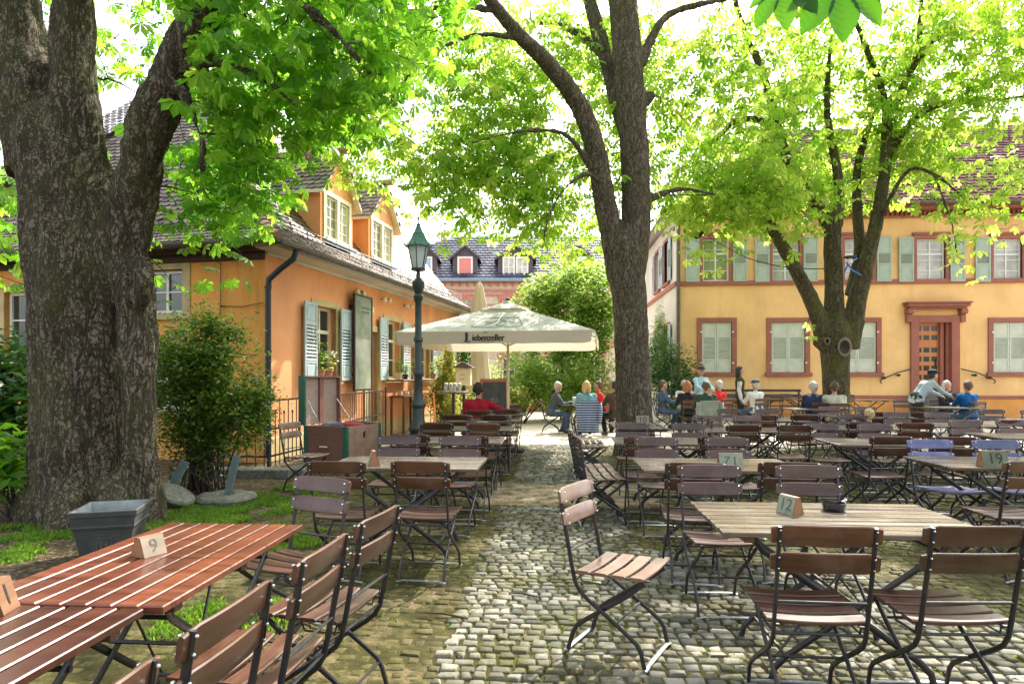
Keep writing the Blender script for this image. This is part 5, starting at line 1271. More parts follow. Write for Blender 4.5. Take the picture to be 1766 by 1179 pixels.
# jackets on chair backs
def jacket(cx, cy, rz, name, label, mat, w=.5, z0=.22, z1=.90, stripes=None, thick=.05):
    t = thing(name, label, 'jacket', (cx, cy, 0)); mb = MB(); n = 12; m = 14; R = Matrix.Rotation(rz, 3, 'Z'); vs = []
    for s in (0, 1):
        for j in range(m + 1):
            zz = z1 + (z0 - z1) * j / m
            for i in range(n + 1):
                x = -w / 2 + w * i / n; x *= (.9 + .12 * math.sin(j / m * 2.2)); y = -.30 - .03 * math.sin(i * 1.3 + j * .12) * (j / m) - thick * (1 - s) + (.06 * s if False else 0)
                y += -.16 * (zz - .46) * -0 + (.87 - zz) * .12 if zz > .4 else (.87 - .4) * .12
                vs.append(R @ Vector((x, y, zz)) + Vector((cx, cy, 0)))
    fs = []; K = (m + 1) * (n + 1)
    for s in (0, 1):
        for j in range(m):
            for i in range(n): a = s * K + j * (n + 1) + i; fs.append((a, a + 1, a + n + 2, a + n + 1) if s else (a + 1, a, a + n + 1, a + n + 2))
    for i in range(n): fs.append((i, i + 1, K + i + 1, K + i)); a = m * (n + 1) + i; fs.append((a + 1, a, K + a, K + a + 1))
    for j in range(m): a = j * (n + 1); fs.append((a, K + a, K + a + n + 1, a + n + 1)); a += n; fs.append((K + a, a, a + n + 1, K + a + n + 1))
    mb.add(vs, fs); mb.build('body', M[mat], t, smooth=True)
    for s in (-1, 1): s2 = MB(); s2.tube([R @ Vector((s * w * .5, -.33, z1 - .04)) + Vector((cx, cy, 0)), R @ Vector((s * w * .55, -.35, z1 - .3)) + Vector((cx, cy, 0)), R @ Vector((s * w * .5, -.36, z1 - .58)) + Vector((cx, cy, 0))], [.06, .055, .045], 8); s2.build('sleeve', M[mat], t, smooth=True)
    return t
def striped():
    t = NT('striped_cloth'); p = t.pos(); sx = t.n('ShaderNodeSeparateXYZ'); t.l(p, sx.inputs[0]); f = t.math('FRACT', t.math('MULTIPLY', sx.outputs['Z'], 17)); c = t.mix(t.math('GREATER_THAN', f, .72), (.02, .04, .11), (.45, .52, .62)); t.bsdf(c, .85); return t.mat
M['striped_cloth'] = striped(); M['coat_green'] = cloth('coat_green', (.21, .24, .19))
jacket(.75, 15.9, .1, 'striped_jacket', 'navy jacket with pale stripes hung over the back of the blonde woman\'s chair', 'striped_cloth', .5, .12)
jacket(gx(1218, 15.3).x, gx(1218, 15.3).y - .05, 0, 'coat', 'grey-green coat hung over the back of the chair under the man in dark green', 'coat_green', .5, .08, .92)
# ---------------------------------------------------------------- left corner clutter
pp = gx(193, 5.32); pot = thing('square_planter', 'dark grey square plastic planter with a moulded emblem beside the red table', 'planter', (pp.x, pp.y, 0)); R = Matrix.Rotation(math.radians(20), 3, 'Z')
def ring(hw, z): return [Vector((pp.x, pp.y, z)) + R @ Vector((sx_ * hw, sy_ * hw, 0)) for sx_, sy_ in ((-1, -1), (1, -1), (1, 1), (-1, 1))]
def loft(rings, cap0=False, cap1=False):
    mb = MB(); n = 4; vs = [p for r in rings for p in r]; fs = [(i * n + k, i * n + (k + 1) % n, (i + 1) * n + (k + 1) % n, (i + 1) * n + k) for i in range(len(rings) - 1) for k in range(n)]
    if cap0: fs.append((3, 2, 1, 0))
    if cap1: fs.append(tuple((len(rings) - 1) * n + k for k in range(4)))
    mb.add(vs, fs); return mb
loft([ring(.17, .01), ring(.212, .27), ring(.222, .275), ring(.226, .29), ring(.222, .30), ring(.232, .375), ring(.245, .378), ring(.247, .415), ring(.24, .42), ring(.222, .42)], True).build('pot', M['pot'], pot)
loft([ring(.222, .42), ring(.205, .28), ring(.19, .26)], False, True).build('inside', M['pot_inside'], pot)
mb = MB(); fe = Fr((pp.x, pp.y, 0), R @ Vector((1, 0, 0)), R @ Vector((0, -1, 0)))
for (x0, x1, z0, z1) in ((-.06, .06, .07, .085), (-.06, .06, .19, .205), (-.06, -.048, .085, .19), (.048, .06, .085, .19), (-.03, .03, .10, .115), (-.03, -.015, .115, .175), (.015, .03, .115, .175), (-.03, .03, .14, .152)):
    zc = (z0 + z1) / 2; no = .17 + (.212 - .17) * (zc - .01) / .26; fe.box(mb, x0, x1, no - .004, no + .006, z0, z1)
mb.build('emblem', M['pot'], pot)
m1 = gx(390, 7.55); t = thing('millstone', 'round weathered millstone lying flat on the grass with a stake in it', 'millstone', (m1.x, m1.y, 0)); mb = MB(); prof = [(.29, .0), (.33, .03), (.34, .06), (.325, .09), (.30, .105), (.10, .11), (.09, .10), (0, .10)]; mb.lathe(prof, (m1.x, m1.y, .0), 32); o = mb.build('stone', M['stone_old'], t, smooth=35)
for v in o.data.vertices: v.co += Vector((0, 0, .012 * noise.noise(v.co * 9))) + v.co.normalized() * .012 * noise.noise(v.co * 12 + Vector((3, 3, 3)))
mb = MB(); a, b = gx(388, 7.5), gx(388, 7.5); mb.bar((m1.x + .03, m1.y - .02, .1), (m1.x + .12, m1.y + .02, .56), .085, .03, up=(0, -1, 0), ch=.004); tag(mb.build('wooden_stake', M['slat_teal']), 'weathered grey stake standing upright in the flat millstone', 'stake')
m2 = gx(297, 7.25); t = thing('leaning_millstone', 'weathered millstone leaning tilted against the big tree', 'millstone', (m2.x, m2.y, 0)); mb = MB(); mb.lathe([(a_ * .7, b_ * .8) for a_, b_ in prof], (0, 0, 0), 32); RR = Matrix.Rotation(math.radians(28), 4, 'Y'); mb.v = [tuple(Vector((m2.x, m2.y, .11)) + (RR @ Vector(v))) for v in mb.v]; mb.build('stone', M['stone_old'], t, smooth=35)
mb = MB(); mb.bar(at(286, 858, 7.5), at(320, 795, 7.6), .10, .03, up=(0, -1, 0), ch=.004); tag(mb.build('wooden_stake', M['slat_teal']), 'weathered teal slat leaning beside the big tree above the tilted millstone', 'stake')
# overhead cables
def cable(pts, label, r=.012, sag=.0, name='cable'):
    mb = MB(); out = []
    for a, b in zip(pts, pts[1:]):
        for i in range(10): s = i / 10; p = a.lerp(b, s); p.z -= sag * 4 * s * (1 - s); out.append(p)
    out.append(pts[-1]); mb.tube(out, r, 5); tag(mb.build(name, M['iron']), label, 'cable')
cable([at(1100, 335, 11.8), at(1420, 318, 15), at(1800, 240, 17)], 'thin black cable strung from the middle tree to the right above the roof line', .013, .10)
cable([at(1180, 375, 19), at(1290, 445, 17), at(1425, 463, 15.2)], 'thin black cable sagging from the left to the blue strap on the right tree', .013, .1)
# ================================================================ TREES AND PLANTS
def spline(pts, k=5):
    """Catmull-Rom through (Vector, radius)"""
    out = []; n = len(pts)
    for i in range(n - 1):
        p0, p1, p2, p3 = pts[max(i - 1, 0)], pts[i], pts[i + 1], pts[min(i + 2, n - 1)]
        for s in range(k):
            t = s / k
            q = .5 * ((2 * p1[0]) + (p2[0] - p0[0]) * t + (2 * p0[0] - 5 * p1[0] + 4 * p2[0] - p3[0]) * t * t + (3 * p1[0] - p0[0] - 3 * p2[0] + p3[0]) * t ** 3)
            out.append((q, p1[1] + (p2[1] - p1[1]) * t))
    out.append(pts[-1]); return out
KR = [1.0]
def limb(*a): return [(at(px, py, d), KR[0] * r * d / F * math.cos(math.atan((px - CX) / F))) for px, py, d, r in a]
def leaf_template(nl=7, lod=0):
    angs = {7: (0, 38, -38, 80, -80, 122, -122), 5: (0, 45, -45, 95, -95)}[nl]; lens = {7: (1, .96, .96, .78, .78, .5, .5), 5: (1, .92, .92, .66, .66)}[nl]
    V = [(0, 0, 0)]; T = []
    for a, L in zip(angs, lens):
        a = math.radians(a); d = np.array([math.cos(a), math.sin(a), 0]); p = np.array([-math.sin(a), math.cos(a), 0])
        def P(s, w): q = d * s * L + p * w * L; return (q[0], q[1], -.42 * L * s ** 1.7 + abs(w) * .35 * L)
        n = len(V)
        V += [P(.60, 0), P(1.0, 0), P(.42, .115), P(.76, .235), P(.42, -.115), P(.76, -.235)]
        c, t, l1, l2, r1, r2 = range(n, n + 6)
        T += [(0, c, l1), (c, l2, l1), (c, t, l2), (0, r1, c), (c, r1, r2), (c, r2, t)]
    return np.array(V, np.float32), np.array(T, np.int32)
def rot_matrices(az, pitch, roll):
    n = len(az); ca, sa = np.cos(az), np.sin(az); cp, sp = np.cos(pitch), np.sin(pitch); cr, sr = np.cos(roll), np.sin(roll)
    f = np.stack([ca * cp, sa * cp, sp], 1); side = np.stack([-sa, ca, np.zeros(n)], 1); up = np.cross(f, side)
    s2 = side * cr[:, None] + up * sr[:, None]; u2 = np.cross(f, s2)
    return np.stack([f, s2, u2], 2)
def make_leaves(P, size, nl, rng, pitch=(-1.05, .05)):
    V, T = leaf_template(nl); n = len(P)
    R = rot_matrices(rng.uniform(0, 2 * PI, n), rng.uniform(*pitch, n), rng.normal(0, .35, n)); S = rng.uniform(.72, 1.2, n) * size
    Z = np.ones((n, 1), np.float32) * rng.uniform(.4, 1.5, (n, 1)); Vt = V[None].repeat(n, 0).copy(); Vt[:, :, 2] *= Z
    W = np.einsum('nij,ntj->nti', R, Vt) * S[:, None, None] + P[:, None, :]
    Tn = T[None] + (np.arange(n) * len(V))[:, None, None]
    return W.reshape(-1, 3), Tn.reshape(-1, 3)
def grow(nodes, radii, targets, rng, tip=.0055, sag=.08):
    """connect every target to the nearest piece of wood already there; returns twig tubes"""
    Pn = np.zeros((len(nodes) + len(targets) * 5, 3)); Rn = np.zeros(len(Pn)); m = len(nodes); Pn[:m] = nodes; Rn[:m] = radii
    d0 = np.array([np.min(np.linalg.norm(Pn[:m] - t, axis=1)) for t in targets]); order = np.argsort(d0); mb = MB(); ends = []
    for ti in order:
        t = targets[ti]; dd = np.linalg.norm(Pn[:m] - t, axis=1); q = int(np.argmin(dd)); D = dd[q]
        if D < .08: ends.append((t, t)); continue
        a = Vector(Pn[q]); b = Vector(t); side = Vector(rng.normal(0, 1, 3)) * D * .10; pts = []; r0 = min(Rn[q] * .7, (.009 + .014 * D)); rs = []
        for k in range(6):
            s = k / 5; p = a.lerp(b, s) + side * math.sin(s * PI) + Vector(rng.normal(0, .022, 3)) * (0 < k < 5) * min(1, D * 1.5); p.z += math.sin(s * PI) * D * sag; pts.append(p); rs.append(r0 * (1 - s) + tip * s)
        mb.tube(pts, rs, 5 if r0 > .012 else 4, cap=False)
        for k in range(1, 6): Pn[m] = pts[k]; Rn[m] = rs[k]; m += 1
    return mb
def displace(me, amp, sc, zs=.3):
    n = len(me.vertices); co = np.empty(n * 3, np.float32); me.vertices.foreach_get('co', co); co = co.reshape(-1, 3); no = np.empty(n * 3, np.float32); me.vertices.foreach_get('normal', no); no = no.reshape(-1, 3)
    h = np.array([noise.fractal(Vector((c[0] * sc, c[1] * sc, c[2] * sc * zs)), .8, 2.1, 4) + .6 * noise.noise(Vector((c[0] * 2.2, c[1] * 2.2, c[2] * 1.3))) for c in co.tolist()], np.float32)
    co += no * (h * amp)[:, None]; me.vertices.foreach_set('co', co.ravel()); me.update()
def tree(name, label, base, limbs, barkm, voxel, blobs, ncl, leafm, lsize, nl, seed, amp=.02, sc=7, zmin=None, per=(5, 8), reject=None, spread=.17, extra=None, thr=-.38):
    rng = np.random.default_rng(seed); t = thing(name, label, 'tree', (base.x, base.y, 0)); mb = MB(); nodes = []; rad = []
    for L in limbs:
        S = spline(L); mb.tube([p for p, r in S], [r for p, r in S], 18); mb.cap(S[-1][0], S[-1][0] + Vector((0, 0, .001)), S[-1][1], S[-1][1], 12, 3)
        for p, r in S[4:]:
            if p.z > 2.3: nodes.append(p); rad.append(r)
    me = remeshed(mb, 'trunk', voxel, 3); displace(me, amp, sc); tr = obj_from(me, 'trunk', barkm, t, t.location)
    # cluster centres inside the crown volume, thinned by noise so that gaps stay open
    vol = np.array([b[1][0] * b[1][1] * b[1][2] for b in blobs]) ** .8 * np.array([b[2] if len(b) > 2 else 1 for b in blobs]); prob = vol / vol.sum(); T = []
    guard = 0
    while len(T) < ncl and guard < ncl * 60:
        guard += 1; c, r = blobs[rng.choice(len(blobs), p=prob)][:2]
        d = rng.normal(0, 1, 3); d /= np.linalg.norm(d); p = np.array(c) + d * np.array(r) * rng.uniform(.25, 1) ** .6
        if zmin is not None and p[2] < zmin(p): continue
        if noise.noise(Vector(p * .75) + Vector((seed * 3.1, 0, 0))) + .5 * noise.noise(Vector(p * 1.9)) < thr: continue
        if reject and reject(p): continue
        T.append(p)
    if extra is not None: T += [np.array(e) for e in extra]
    T = np.array(T); tw = grow(np.array([tuple(p) for p in nodes]), np.array(rad), T, rng)
    k = rng.integers(per[0], per[1] + 1, len(T)); P = np.repeat(T, k, 0) + rng.normal(0, 1, (k.sum(), 3)) * np.array([spread, spread, spread * .75])
    if reject is not None: P = P[np.array([not reject(p) for p in P])]
    LV, LT = make_leaves(P, lsize, nl, rng)
    TV = np.array(tw.v, np.float32); TT = np.array([q for f in tw.f for q in ((f[0], f[1], f[2]), (f[0], f[2], f[3]))], np.int32)
    n0 = len(LV); V = np.concatenate([LV, TV]); Fc = np.concatenate([LT, TT + n0]); mi = np.concatenate([np.zeros(len(LT)), np.ones(len(TT))])
    npmesh('crown', V, Fc, 3, [M[leafm], M['twig']], t, mi, off=t.location)
    return t, tr
# --- big chestnut at the left
bL = gx(150, 6.9); KR[0] = .9
limL = [limb((140, 935, 6.95, 150), (146, 900, 6.9, 132), (150, 850, 6.9, 116), (152, 790, 6.9, 108), (150, 700, 6.9, 104), (145, 560, 6.9, 106), (138, 450, 6.9, 108), (120, 340, 6.9, 100), (100, 240, 6.9, 88)),
        limb((75, 300, 6.9, 78), (48, 150, 6.9, 66), (12, 0, 6.9, 58), (-20, -170, 6.9, 50), (-60, -420, 7, 36), (-60, -640, 7, 20)), limb((122, 300, 6.85, 74), (128, 140, 6.85, 50), (126, 0, 6.8, 44), (122, -170, 6.7, 38), (160, -420, 6.5, 28), (200, -620, 6.4, 14)),
        limb((175, 510, 6.85, 66), (212, 410, 6.78, 54), (236, 310, 6.7, 48), (258, 230, 6.62, 45), (300, 128, 6.5, 41), (345, 50, 6.4, 37), (392, -40, 6.3, 33), (455, -200, 6.1, 26), (530, -340, 5.8, 16)),
        limb((262, 935, 6.65, 40), (246, 850, 6.6, 38), (242, 760, 6.58, 36), (240, 650, 6.58, 36), (236, 550, 6.62, 38), (225, 470, 6.72, 44)), limb((238, 520, 6.5, 26), (250, 490, 6.42, 26), (240, 462, 6.45, 24)),
        limb((110, 820, 6.8, 60), (40, 890, 6.75, 40), (5, 930, 6.7, 22), (-30, 950, 6.7, 10)), limb((200, 840, 6.6, 50), (215, 900, 6.35, 34), (235, 945, 6.2, 15)), limb((120, 850, 6.5, 60), (105, 915, 6.2, 36), (95, 960, 6.0, 14)),
        limb((-5, 40, 6.9, 20), (-80, -60, 6.7, 16), (-180, -100, 6.4, 10), (-300, -60, 6, 5)), limb((300, 130, 6.5, 14), (360, 110, 6.2, 10), (440, 130, 5.9, 7), (520, 190, 5.8, 4)), limb((300, 128, 6.5, 12), (330, 190, 6.3, 8), (350, 260, 6.2, 5), (340, 330, 6.2, 3)),
        limb((392, -40, 6.3, 14), (470, -20, 6.0, 10), (560, 40, 5.8, 7), (640, 130, 5.7, 4)), limb((392, -40, 6.3, 14), (480, -120, 6.4, 10), (620, -150, 6.6, 7), (760, -130, 6.8, 4))]
def rejL(p):
    if p[0] < -3.55 and p[1] < 6.2 and p[2] > 2.0: return True            # keeps the face of the trunk clear
    x, y, z = p
    if -5.6 < x < -3.6 and y < 6.9 and z < 4.6: return True
    if x > -2.6 and z < 4.0: return True
    if x > -3.1 and z < 3.55: return True
    return False
blL = [((-3.9, 7.1, 4.2), (.75, .5, .75), 4.0), ((-4.1, 7.5, 3.75), (.7, .4, .5), 3.4), ((-3.0, 6.5, 4.35), (1.0, .9, .7), 3.6), ((-3.6, 6.6, 3.5), (.55, .5, .5), 4.0), ((-2.3, 6.6, 4.6), (.7, .7, .5), 2.0), ((-3.0, 6.2, 5.0), (1.5, 1.3, 1.1), 2.6), ((-3.65, 6.7, 3.75), (.6, .7, .75), 2.2), ((-1.9, 6.3, 5.4), (1.3, 1.3, 1.2), 2.0), ((-6.5, 7.1, 3.4), (.8, .8, 1.0), 1.6), ((-4.5, 7.6, 6.9), (3.6, 2.6, 1.8), 1.0), ((-2.5, 6.8, 7.2), (2.6, 2.6, 1.2), .8), ((-6.2, 8.3, 1.7), (.7, .6, .7), .9)]
exL = [tuple(at(px, py, 7.35 + .25 * (i % 3))) for i, (px, py) in enumerate(((270, 350), (300, 385), (330, 405), (362, 392), (395, 425), (418, 445), (285, 470), (297, 498), (268, 430), (345, 350), (400, 372), (432, 395), (300, 330), (252, 300), (310, 300), (370, 330), (280, 255), (340, 270), (262, 385), (385, 300), (215, 120), (235, 160), (205, 60), (228, 200)))]
tree('chestnut_tree', 'massive old chestnut with thick furrowed trunk in the left foreground', bL, limL, M['bark_big'], .034, blL, 860, 'leaf_dark', .15, 7, 5, .045, 5, reject=rejL, per=(3, 6), spread=.22, extra=exL)
# --- chestnut in the middle
bC = gx(1094, 12); KR[0] = .8
limC = [limb((1096, 800, 12, 58), (1096, 770, 12, 48), (1094, 730, 12, 41), (1091, 640, 12, 38), (1087, 540, 12, 37), (1080, 470, 12, 39), (1078, 420, 12, 38)), limb((1070, 480, 12, 30), (1054, 400, 11.9, 25), (1040, 330, 11.8, 23.5), (1022, 240, 11.6, 22), (992, 170, 11.4, 20), (940, 105, 11.1, 17.5), (885, 50, 10.8, 15), (845, 0, 10.6, 13), (790, -80, 10.2, 10), (720, -150, 9.8, 6)),
        limb((1088, 470, 12, 34), (1096, 390, 12, 32), (1096, 300, 12, 31), (1090, 200, 12, 31), (1082, 100, 12, 32), (1075, 0, 12, 32), (1070, -150, 12, 26), (1060, -350, 12, 18), (1050, -520, 12, 8)), limb((1092, 270, 12.15, 18), (1068, 190, 12.3, 17), (1045, 100, 12.5, 16), (1025, 30, 12.7, 15), (1000, -60, 13, 12), (960, -220, 13.5, 7)),
        limb((1105, 110, 12.05, 13), (1130, 55, 12.2, 9.5), (1155, 25, 12.4, 8), (1205, 8, 12.6, 7), (1300, -10, 13, 4)), limb((1108, 350, 12, 11), (1145, 333, 12, 7), (1180, 326, 12.1, 5), (1230, 335, 12.2, 3)), limb((1112, 180, 12, 12), (1122, 165, 11.95, 10)),
        limb((1040, 330, 11.8, 8), (985, 240, 11.4, 6), (930, 225, 11, 5), (870, 232, 10.7, 4), (800, 250, 10.5, 3)), limb((905, 70, 10.9, 8), (830, 60, 10.6, 6), (750, 90, 10.4, 5), (690, 150, 10.3, 4), (650, 220, 10.3, 3)), limb((860, 20, 10.7, 8), (780, 10, 11.2, 6.5), (700, 30, 11.8, 5), (620, 80, 12.3, 3.5)),
        limb((1050, 110, 12.5, 9), (1000, 60, 13.2, 8), (930, 40, 14, 6), (860, 80, 14.6, 4)), limb((1070, -60, 12, 12), (1150, -140, 11, 9), (1250, -180, 10, 6), (1380, -160, 9.2, 4)), limb((1065, -100, 12, 12), (980, -200, 10.8, 9), (880, -260, 9.6, 6), (780, -240, 8.6, 4)), limb((1038, 320, 11.8, 7), (1010, 300, 11.2, 5), (970, 330, 10.8, 4), (945, 380, 10.6, 3), (935, 430, 10.6, 2))]
def zC(p):
    x, y, z = p; e = 3.95 + .25 * noise.noise(Vector((x * .8, y * .8, 1)))
    if x < -1.7: e = 4.0 + (-1.7 - x) * .62
    return e
def gapC(p):
    x, y, z = p
    return False
blC = [((-2.9, 13.0, 6.9), (2.6, 1.3, 2.2), 1.5), ((-1.3, 12.6, 5.2), (1.9, 1.1, 1.1), 1.7), ((.4, 12.9, 5.4), (1.7, 1.1, 1.1), 1.4), ((.2, 13.4, 7.6), (2.6, 1.2, 1.9), 1.2), ((3.4, 13.6, 6.6), (2.0, 1.3, 2.0), 1.2), ((3.7, 13.8, 5.3), (1.5, 1.0, .9), 1.3), ((.3, 13.3, 4.55), (1.2, .8, .6), 1.3), ((1.5, 13.8, 8.5), (2.4, 1.0, 1.2), .6), ((.8, 11.5, 10.4), (4.2, 3.4, 1.2), .14), ((-4.6, 13, 8.0), (1.6, 1.4, 1.6), .8)]
tree('chestnut_tree', 'tall forked chestnut with mossy limb in the middle behind table ten', bC, limC, M['bark_mid'], .034, blC, 1500, 'leaf_bright', .19, 5, 9, .016, 9, zmin=zC, per=(3, 6), spread=.24, reject=gapC)
# --- chestnut at the right
bR = gx(1443, 15); KR[0] = .84
limR = [limb((1446, 790, 15, 42), (1445, 750, 15, 33), (1443, 700, 15, 29), (1441, 640, 15, 29), (1440, 600, 15, 32), (1440, 570, 15, 34)), limb((1425, 590, 15, 24), (1405, 530, 14.9, 17), (1380, 480, 14.8, 15), (1350, 425, 14.7, 13.5), (1325, 385, 14.6, 12), (1290, 350, 14.5, 11), (1238, 318, 14.4, 8), (1200, 310, 14.3, 4)), limb((1288, 352, 14.5, 9), (1245, 345, 14.4, 7), (1222, 378, 14.3, 6), (1205, 408, 14.3, 5), (1180, 400, 14.2, 3)),
        limb((1440, 600, 15, 26), (1438, 500, 15, 20), (1436, 430, 15, 19), (1437, 372, 15, 18)), limb((1434, 400, 15, 14), (1408, 352, 15, 13), (1378, 305, 15, 12), (1355, 265, 15, 10.5), (1338, 205, 15, 10), (1322, 150, 15, 9), (1305, 100, 15, 8), (1290, 70, 15, 7), (1270, 10, 15, 6), (1255, -70, 15, 4)), limb((1444, 390, 15, 13), (1447, 320, 15, 11), (1437, 260, 15, 10), (1427, 200, 15, 8), (1428, 130, 15, 6), (1435, 60, 15, 4)),
        limb((1462, 600, 15, 26), (1478, 520, 15, 21), (1495, 450, 15, 17), (1512, 380, 15, 15), (1525, 300, 15, 13), (1530, 230, 15, 12), (1531, 180, 15, 12)), limb((1530, 200, 15, 8.5), (1520, 150, 15, 7.5), (1500, 100, 15, 7), (1485, 60, 15, 6), (1460, 0, 15, 5), (1435, -80, 15, 3)), limb((1533, 205, 15, 9), (1560, 145, 15, 9), (1583, 90, 15, 8), (1588, 20, 15, 6), (1590, -80, 15, 4)),
        limb((1568, 125, 15, 8), (1605, 75, 15, 7), (1650, 30, 15, 6), (1710, -25, 14.8, 4)), limb((1522, 285, 15, 8), (1558, 228, 15, 8), (1590, 195, 15, 8), (1630, 178, 15, 7), (1690, 170, 15, 6), (1730, 171, 15, 5), (1800, 160, 14.8, 3)), limb((1468, 510, 15.3, 15), (1482, 430, 15.4, 12), (1478, 350, 15.4, 11), (1480, 280, 15.4, 9), (1505, 200, 15.4, 6)),
        limb((1422, 600, 14.8, 13), (1410, 590, 14.75, 11)), limb((1474, 575, 14.9, 13), (1486, 555, 14.85, 8)), limb((1338, 215, 15, 7), (1300, 205, 15, 6.5), (1265, 210, 14.9, 6), (1230, 245, 14.8, 5), (1180, 250, 14.7, 3)), limb((1275, 210, 14.9, 4), (1260, 260, 14.9, 3.5), (1240, 310, 14.8, 2.5)),
        limb((1505, 410, 15, 6), (1560, 300, 14.4, 5), (1610, 300, 14, 4.5), (1660, 340, 13.8, 3)), limb((1610, 300, 14, 4), (1640, 380, 13.8, 3), (1650, 440, 13.7, 2)), limb((1590, -40, 15, 7), (1650, -150, 13.5, 5), (1720, -200, 12, 3))]
def zR(p):
    x, y, z = p; e = 4.6 + .4 * noise.noise(Vector((x * .7, y * .7, 4)))
    return e
blR = [((9.6, 16, 9.3), (2.6, 1.4, 1.4), 1.3), ((5.4, 16.2, 9.2), (1.7, 1.2, 1.3), 1.0), ((4.8, 16.0, 6.6), (2.1, 1.3, 1.9), 1.3), ((7.2, 16.4, 7.6), (2.6, 1.3, 2.2), 1.2), ((9.0, 15.8, 7.6), (2.2, 1.4, 1.5), 1.1), ((9.6, 14.2, 5.5), (1.9, .9, .8), 1.3), ((5.0, 14.6, 5.4), (1.5, .8, .8), 1.2), ((7.2, 14.0, 9.4), (4.2, 2.4, 1.4), .6), ((7.0, 13.5, 11.2), (3.4, 3, .9), .12), ((11.6, 15, 9.4), (1.7, 1.6, 1.2), .8)]
exR = [tuple(at(px, py, 13.6)) for px, py in ((1640, 395), (1646, 420), (1652, 445), (1662, 465), (1655, 405), (1735, 395), (1755, 388), (1700, 400), (1205, 400), (1212, 430), (1220, 455), (1200, 415), (1228, 440), (1245, 400), (1378, 395), (1388, 412), (1400, 400))] + [tuple(at(1392, 566, 14.75))]
tR, trR = tree('chestnut_tree', 'wide-branching chestnut with cut scars before the yellow house at right', bR, limR, M['bark_moss'], .036, blR, 1450, 'leaf_bright', .19, 5, 14, .012, 10, zmin=zR, per=(3, 6), spread=.24, extra=exR)
for (px, py, r, nm) in ((1457, 598, 13, 'oval'), (1427, 588, 5, 'small')):
    c = at(px, py, 15 - 32 * 15 / F); mb = MB(); tw = (Vector((0, 0, H)) - c).normalized(); q = tw.to_track_quat('Z', 'Y').to_matrix(); vs = []; k = 20; rr = r * 14.6 / F
    for ring_, zz in ((1.0, -.05), (1.0, .03), (.72, .05), (.5, .01), (0.02, -.02)):
        for i in range(k): a = 2 * PI * i / k; vs.append(c + q @ Vector((math.cos(a) * rr * ring_ * .85, math.sin(a) * rr * ring_ * 1.25, zz)))
    mb.add(vs, [(j * k + i, j * k + (i + 1) % k, (j + 1) * k + (i + 1) % k, (j + 1) * k + i) for j in range(2) for i in range(k)]); sc_o = mb.build('branch_scar', M['cut_wood'], tR, smooth=50)
    mh = MB(); mh.add(vs, [(j * k + i, j * k + (i + 1) % k, (j + 1) * k + (i + 1) % k, (j + 1) * k + i) for j in (2, 3) for i in range(k)]); mh.v = mh.v; mh.build('hollow', M['timber'], sc_o, smooth=50)
st = MB(); c = at(1462, 462, 14.6); st.tube([at(1456, 470, 14.72), at(1464, 452, 14.62), at(1478, 446, 14.7)], .018, 6); st.tube([at(1460, 452, 14.68), at(1470, 466, 14.6), at(1484, 474, 14.72)], .02, 6); tag(st.build('blue_strap', M['strap_blue']), 'bright blue strap tied round the limb of the right tree', 'strap')
t = thing('tree_lamp', 'small white lamp fixed in the fork of the right tree above the strap', 'lamp', at(1466, 445, 14.5)); mb = MB(); p = at(1466, 446, 14.5); mb.lathe([(.0, .06), (.13, .05), (.14, .03), (.06, .0), (0, 0)], p, 14); mb.build('shade', M['iron'], t); mb = MB(); mb.cap(p - Vector((0, 0, .03)), p - Vector((0, 0, .07)), .05, .06, 10); mb.build('globe', M['white_plastic'], t, smooth=True)
# --- chestnut whose low twig hangs into the top of the view
bF = Vector((4.6, -3.4, 0))
limF = [[(Vector((4.6, -3.4, 0)), .55), (Vector((4.6, -3.4, 1.5)), .42), (Vector((4.5, -3.2, 3.2)), .38)], [(Vector((4.5, -3.2, 3.0)), .26), (Vector((3.4, -1.5, 4.6)), .18), (Vector((2.4, .2, 5.0)), .12), (Vector((1.6, 1.4, 4.5)), .06), (Vector((1.25, 1.95, 3.7)), .02)], [(Vector((4.5, -3.2, 3.0)), .28), (Vector((5.0, -2.8, 5.2)), .2), (Vector((5.4, -2, 7.2)), .1)], [(Vector((4.5, -3.2, 3.0)), .22), (Vector((3.6, -4.2, 5.0)), .14), (Vector((3.0, -5, 6.8)), .06)]]
exF = []
tF, _ = tree('chestnut_tree', 'chestnut of which only a twig with two big bright leaves hangs in at the top', bF, limF, M['bark_mid'], .05, [((4.4, -3.2, 7.0), (3.0, 2.6, 1.8), 1)], 90, 'leaf_bright', .16, 5, 21, .02, 7, per=(4, 6))
M['leaf_spray'] = leaf('leaf_spray', [(.02, .085, .006), (.03, .11, .008), (.04, .14, .01)], [(.07, .26, .006), (.11, .34, .008), (.17, .42, .012)], .35)
def fine_leaf():
    V = []; T = []
    for a, L in ((0, 1), (40, .95), (-40, .95), (82, .75), (-82, .75)):
        a = math.radians(a); d = np.array([math.cos(a), math.sin(a), 0]); p = np.array([-math.sin(a), math.cos(a), 0]); n0 = len(V); K = 26
        for i in range(K + 1):
            s = i / K; wv = .235 * (math.sin(PI * min(1, s ** 1.55)) ** .85) * (1 + .05 * (i % 2)) if 0 < i < K else .002
            for c in (-1, -.5, 0, .5, 1): q = d * s * L + p * c * wv * L; V.append((q[0], q[1], -.34 * L * s ** 1.8 + abs(c) * wv * .35 * L + (.010 * L if (i + int(abs(c) * 2)) % 3 == 0 else 0) - (.012 * L if c == 0 else 0)))
        for i in range(K):
            for c in range(4): b = n0 + i * 5 + c; T += [(b, b + 1, b + 6), (b, b + 6, b + 5)]
    return np.array(V, np.float32), np.array(T, np.int32)
V, T = fine_leaf(); LV = []; LT = []; tw = MB(); j0 = Vector((1.25, 1.95, 3.7))
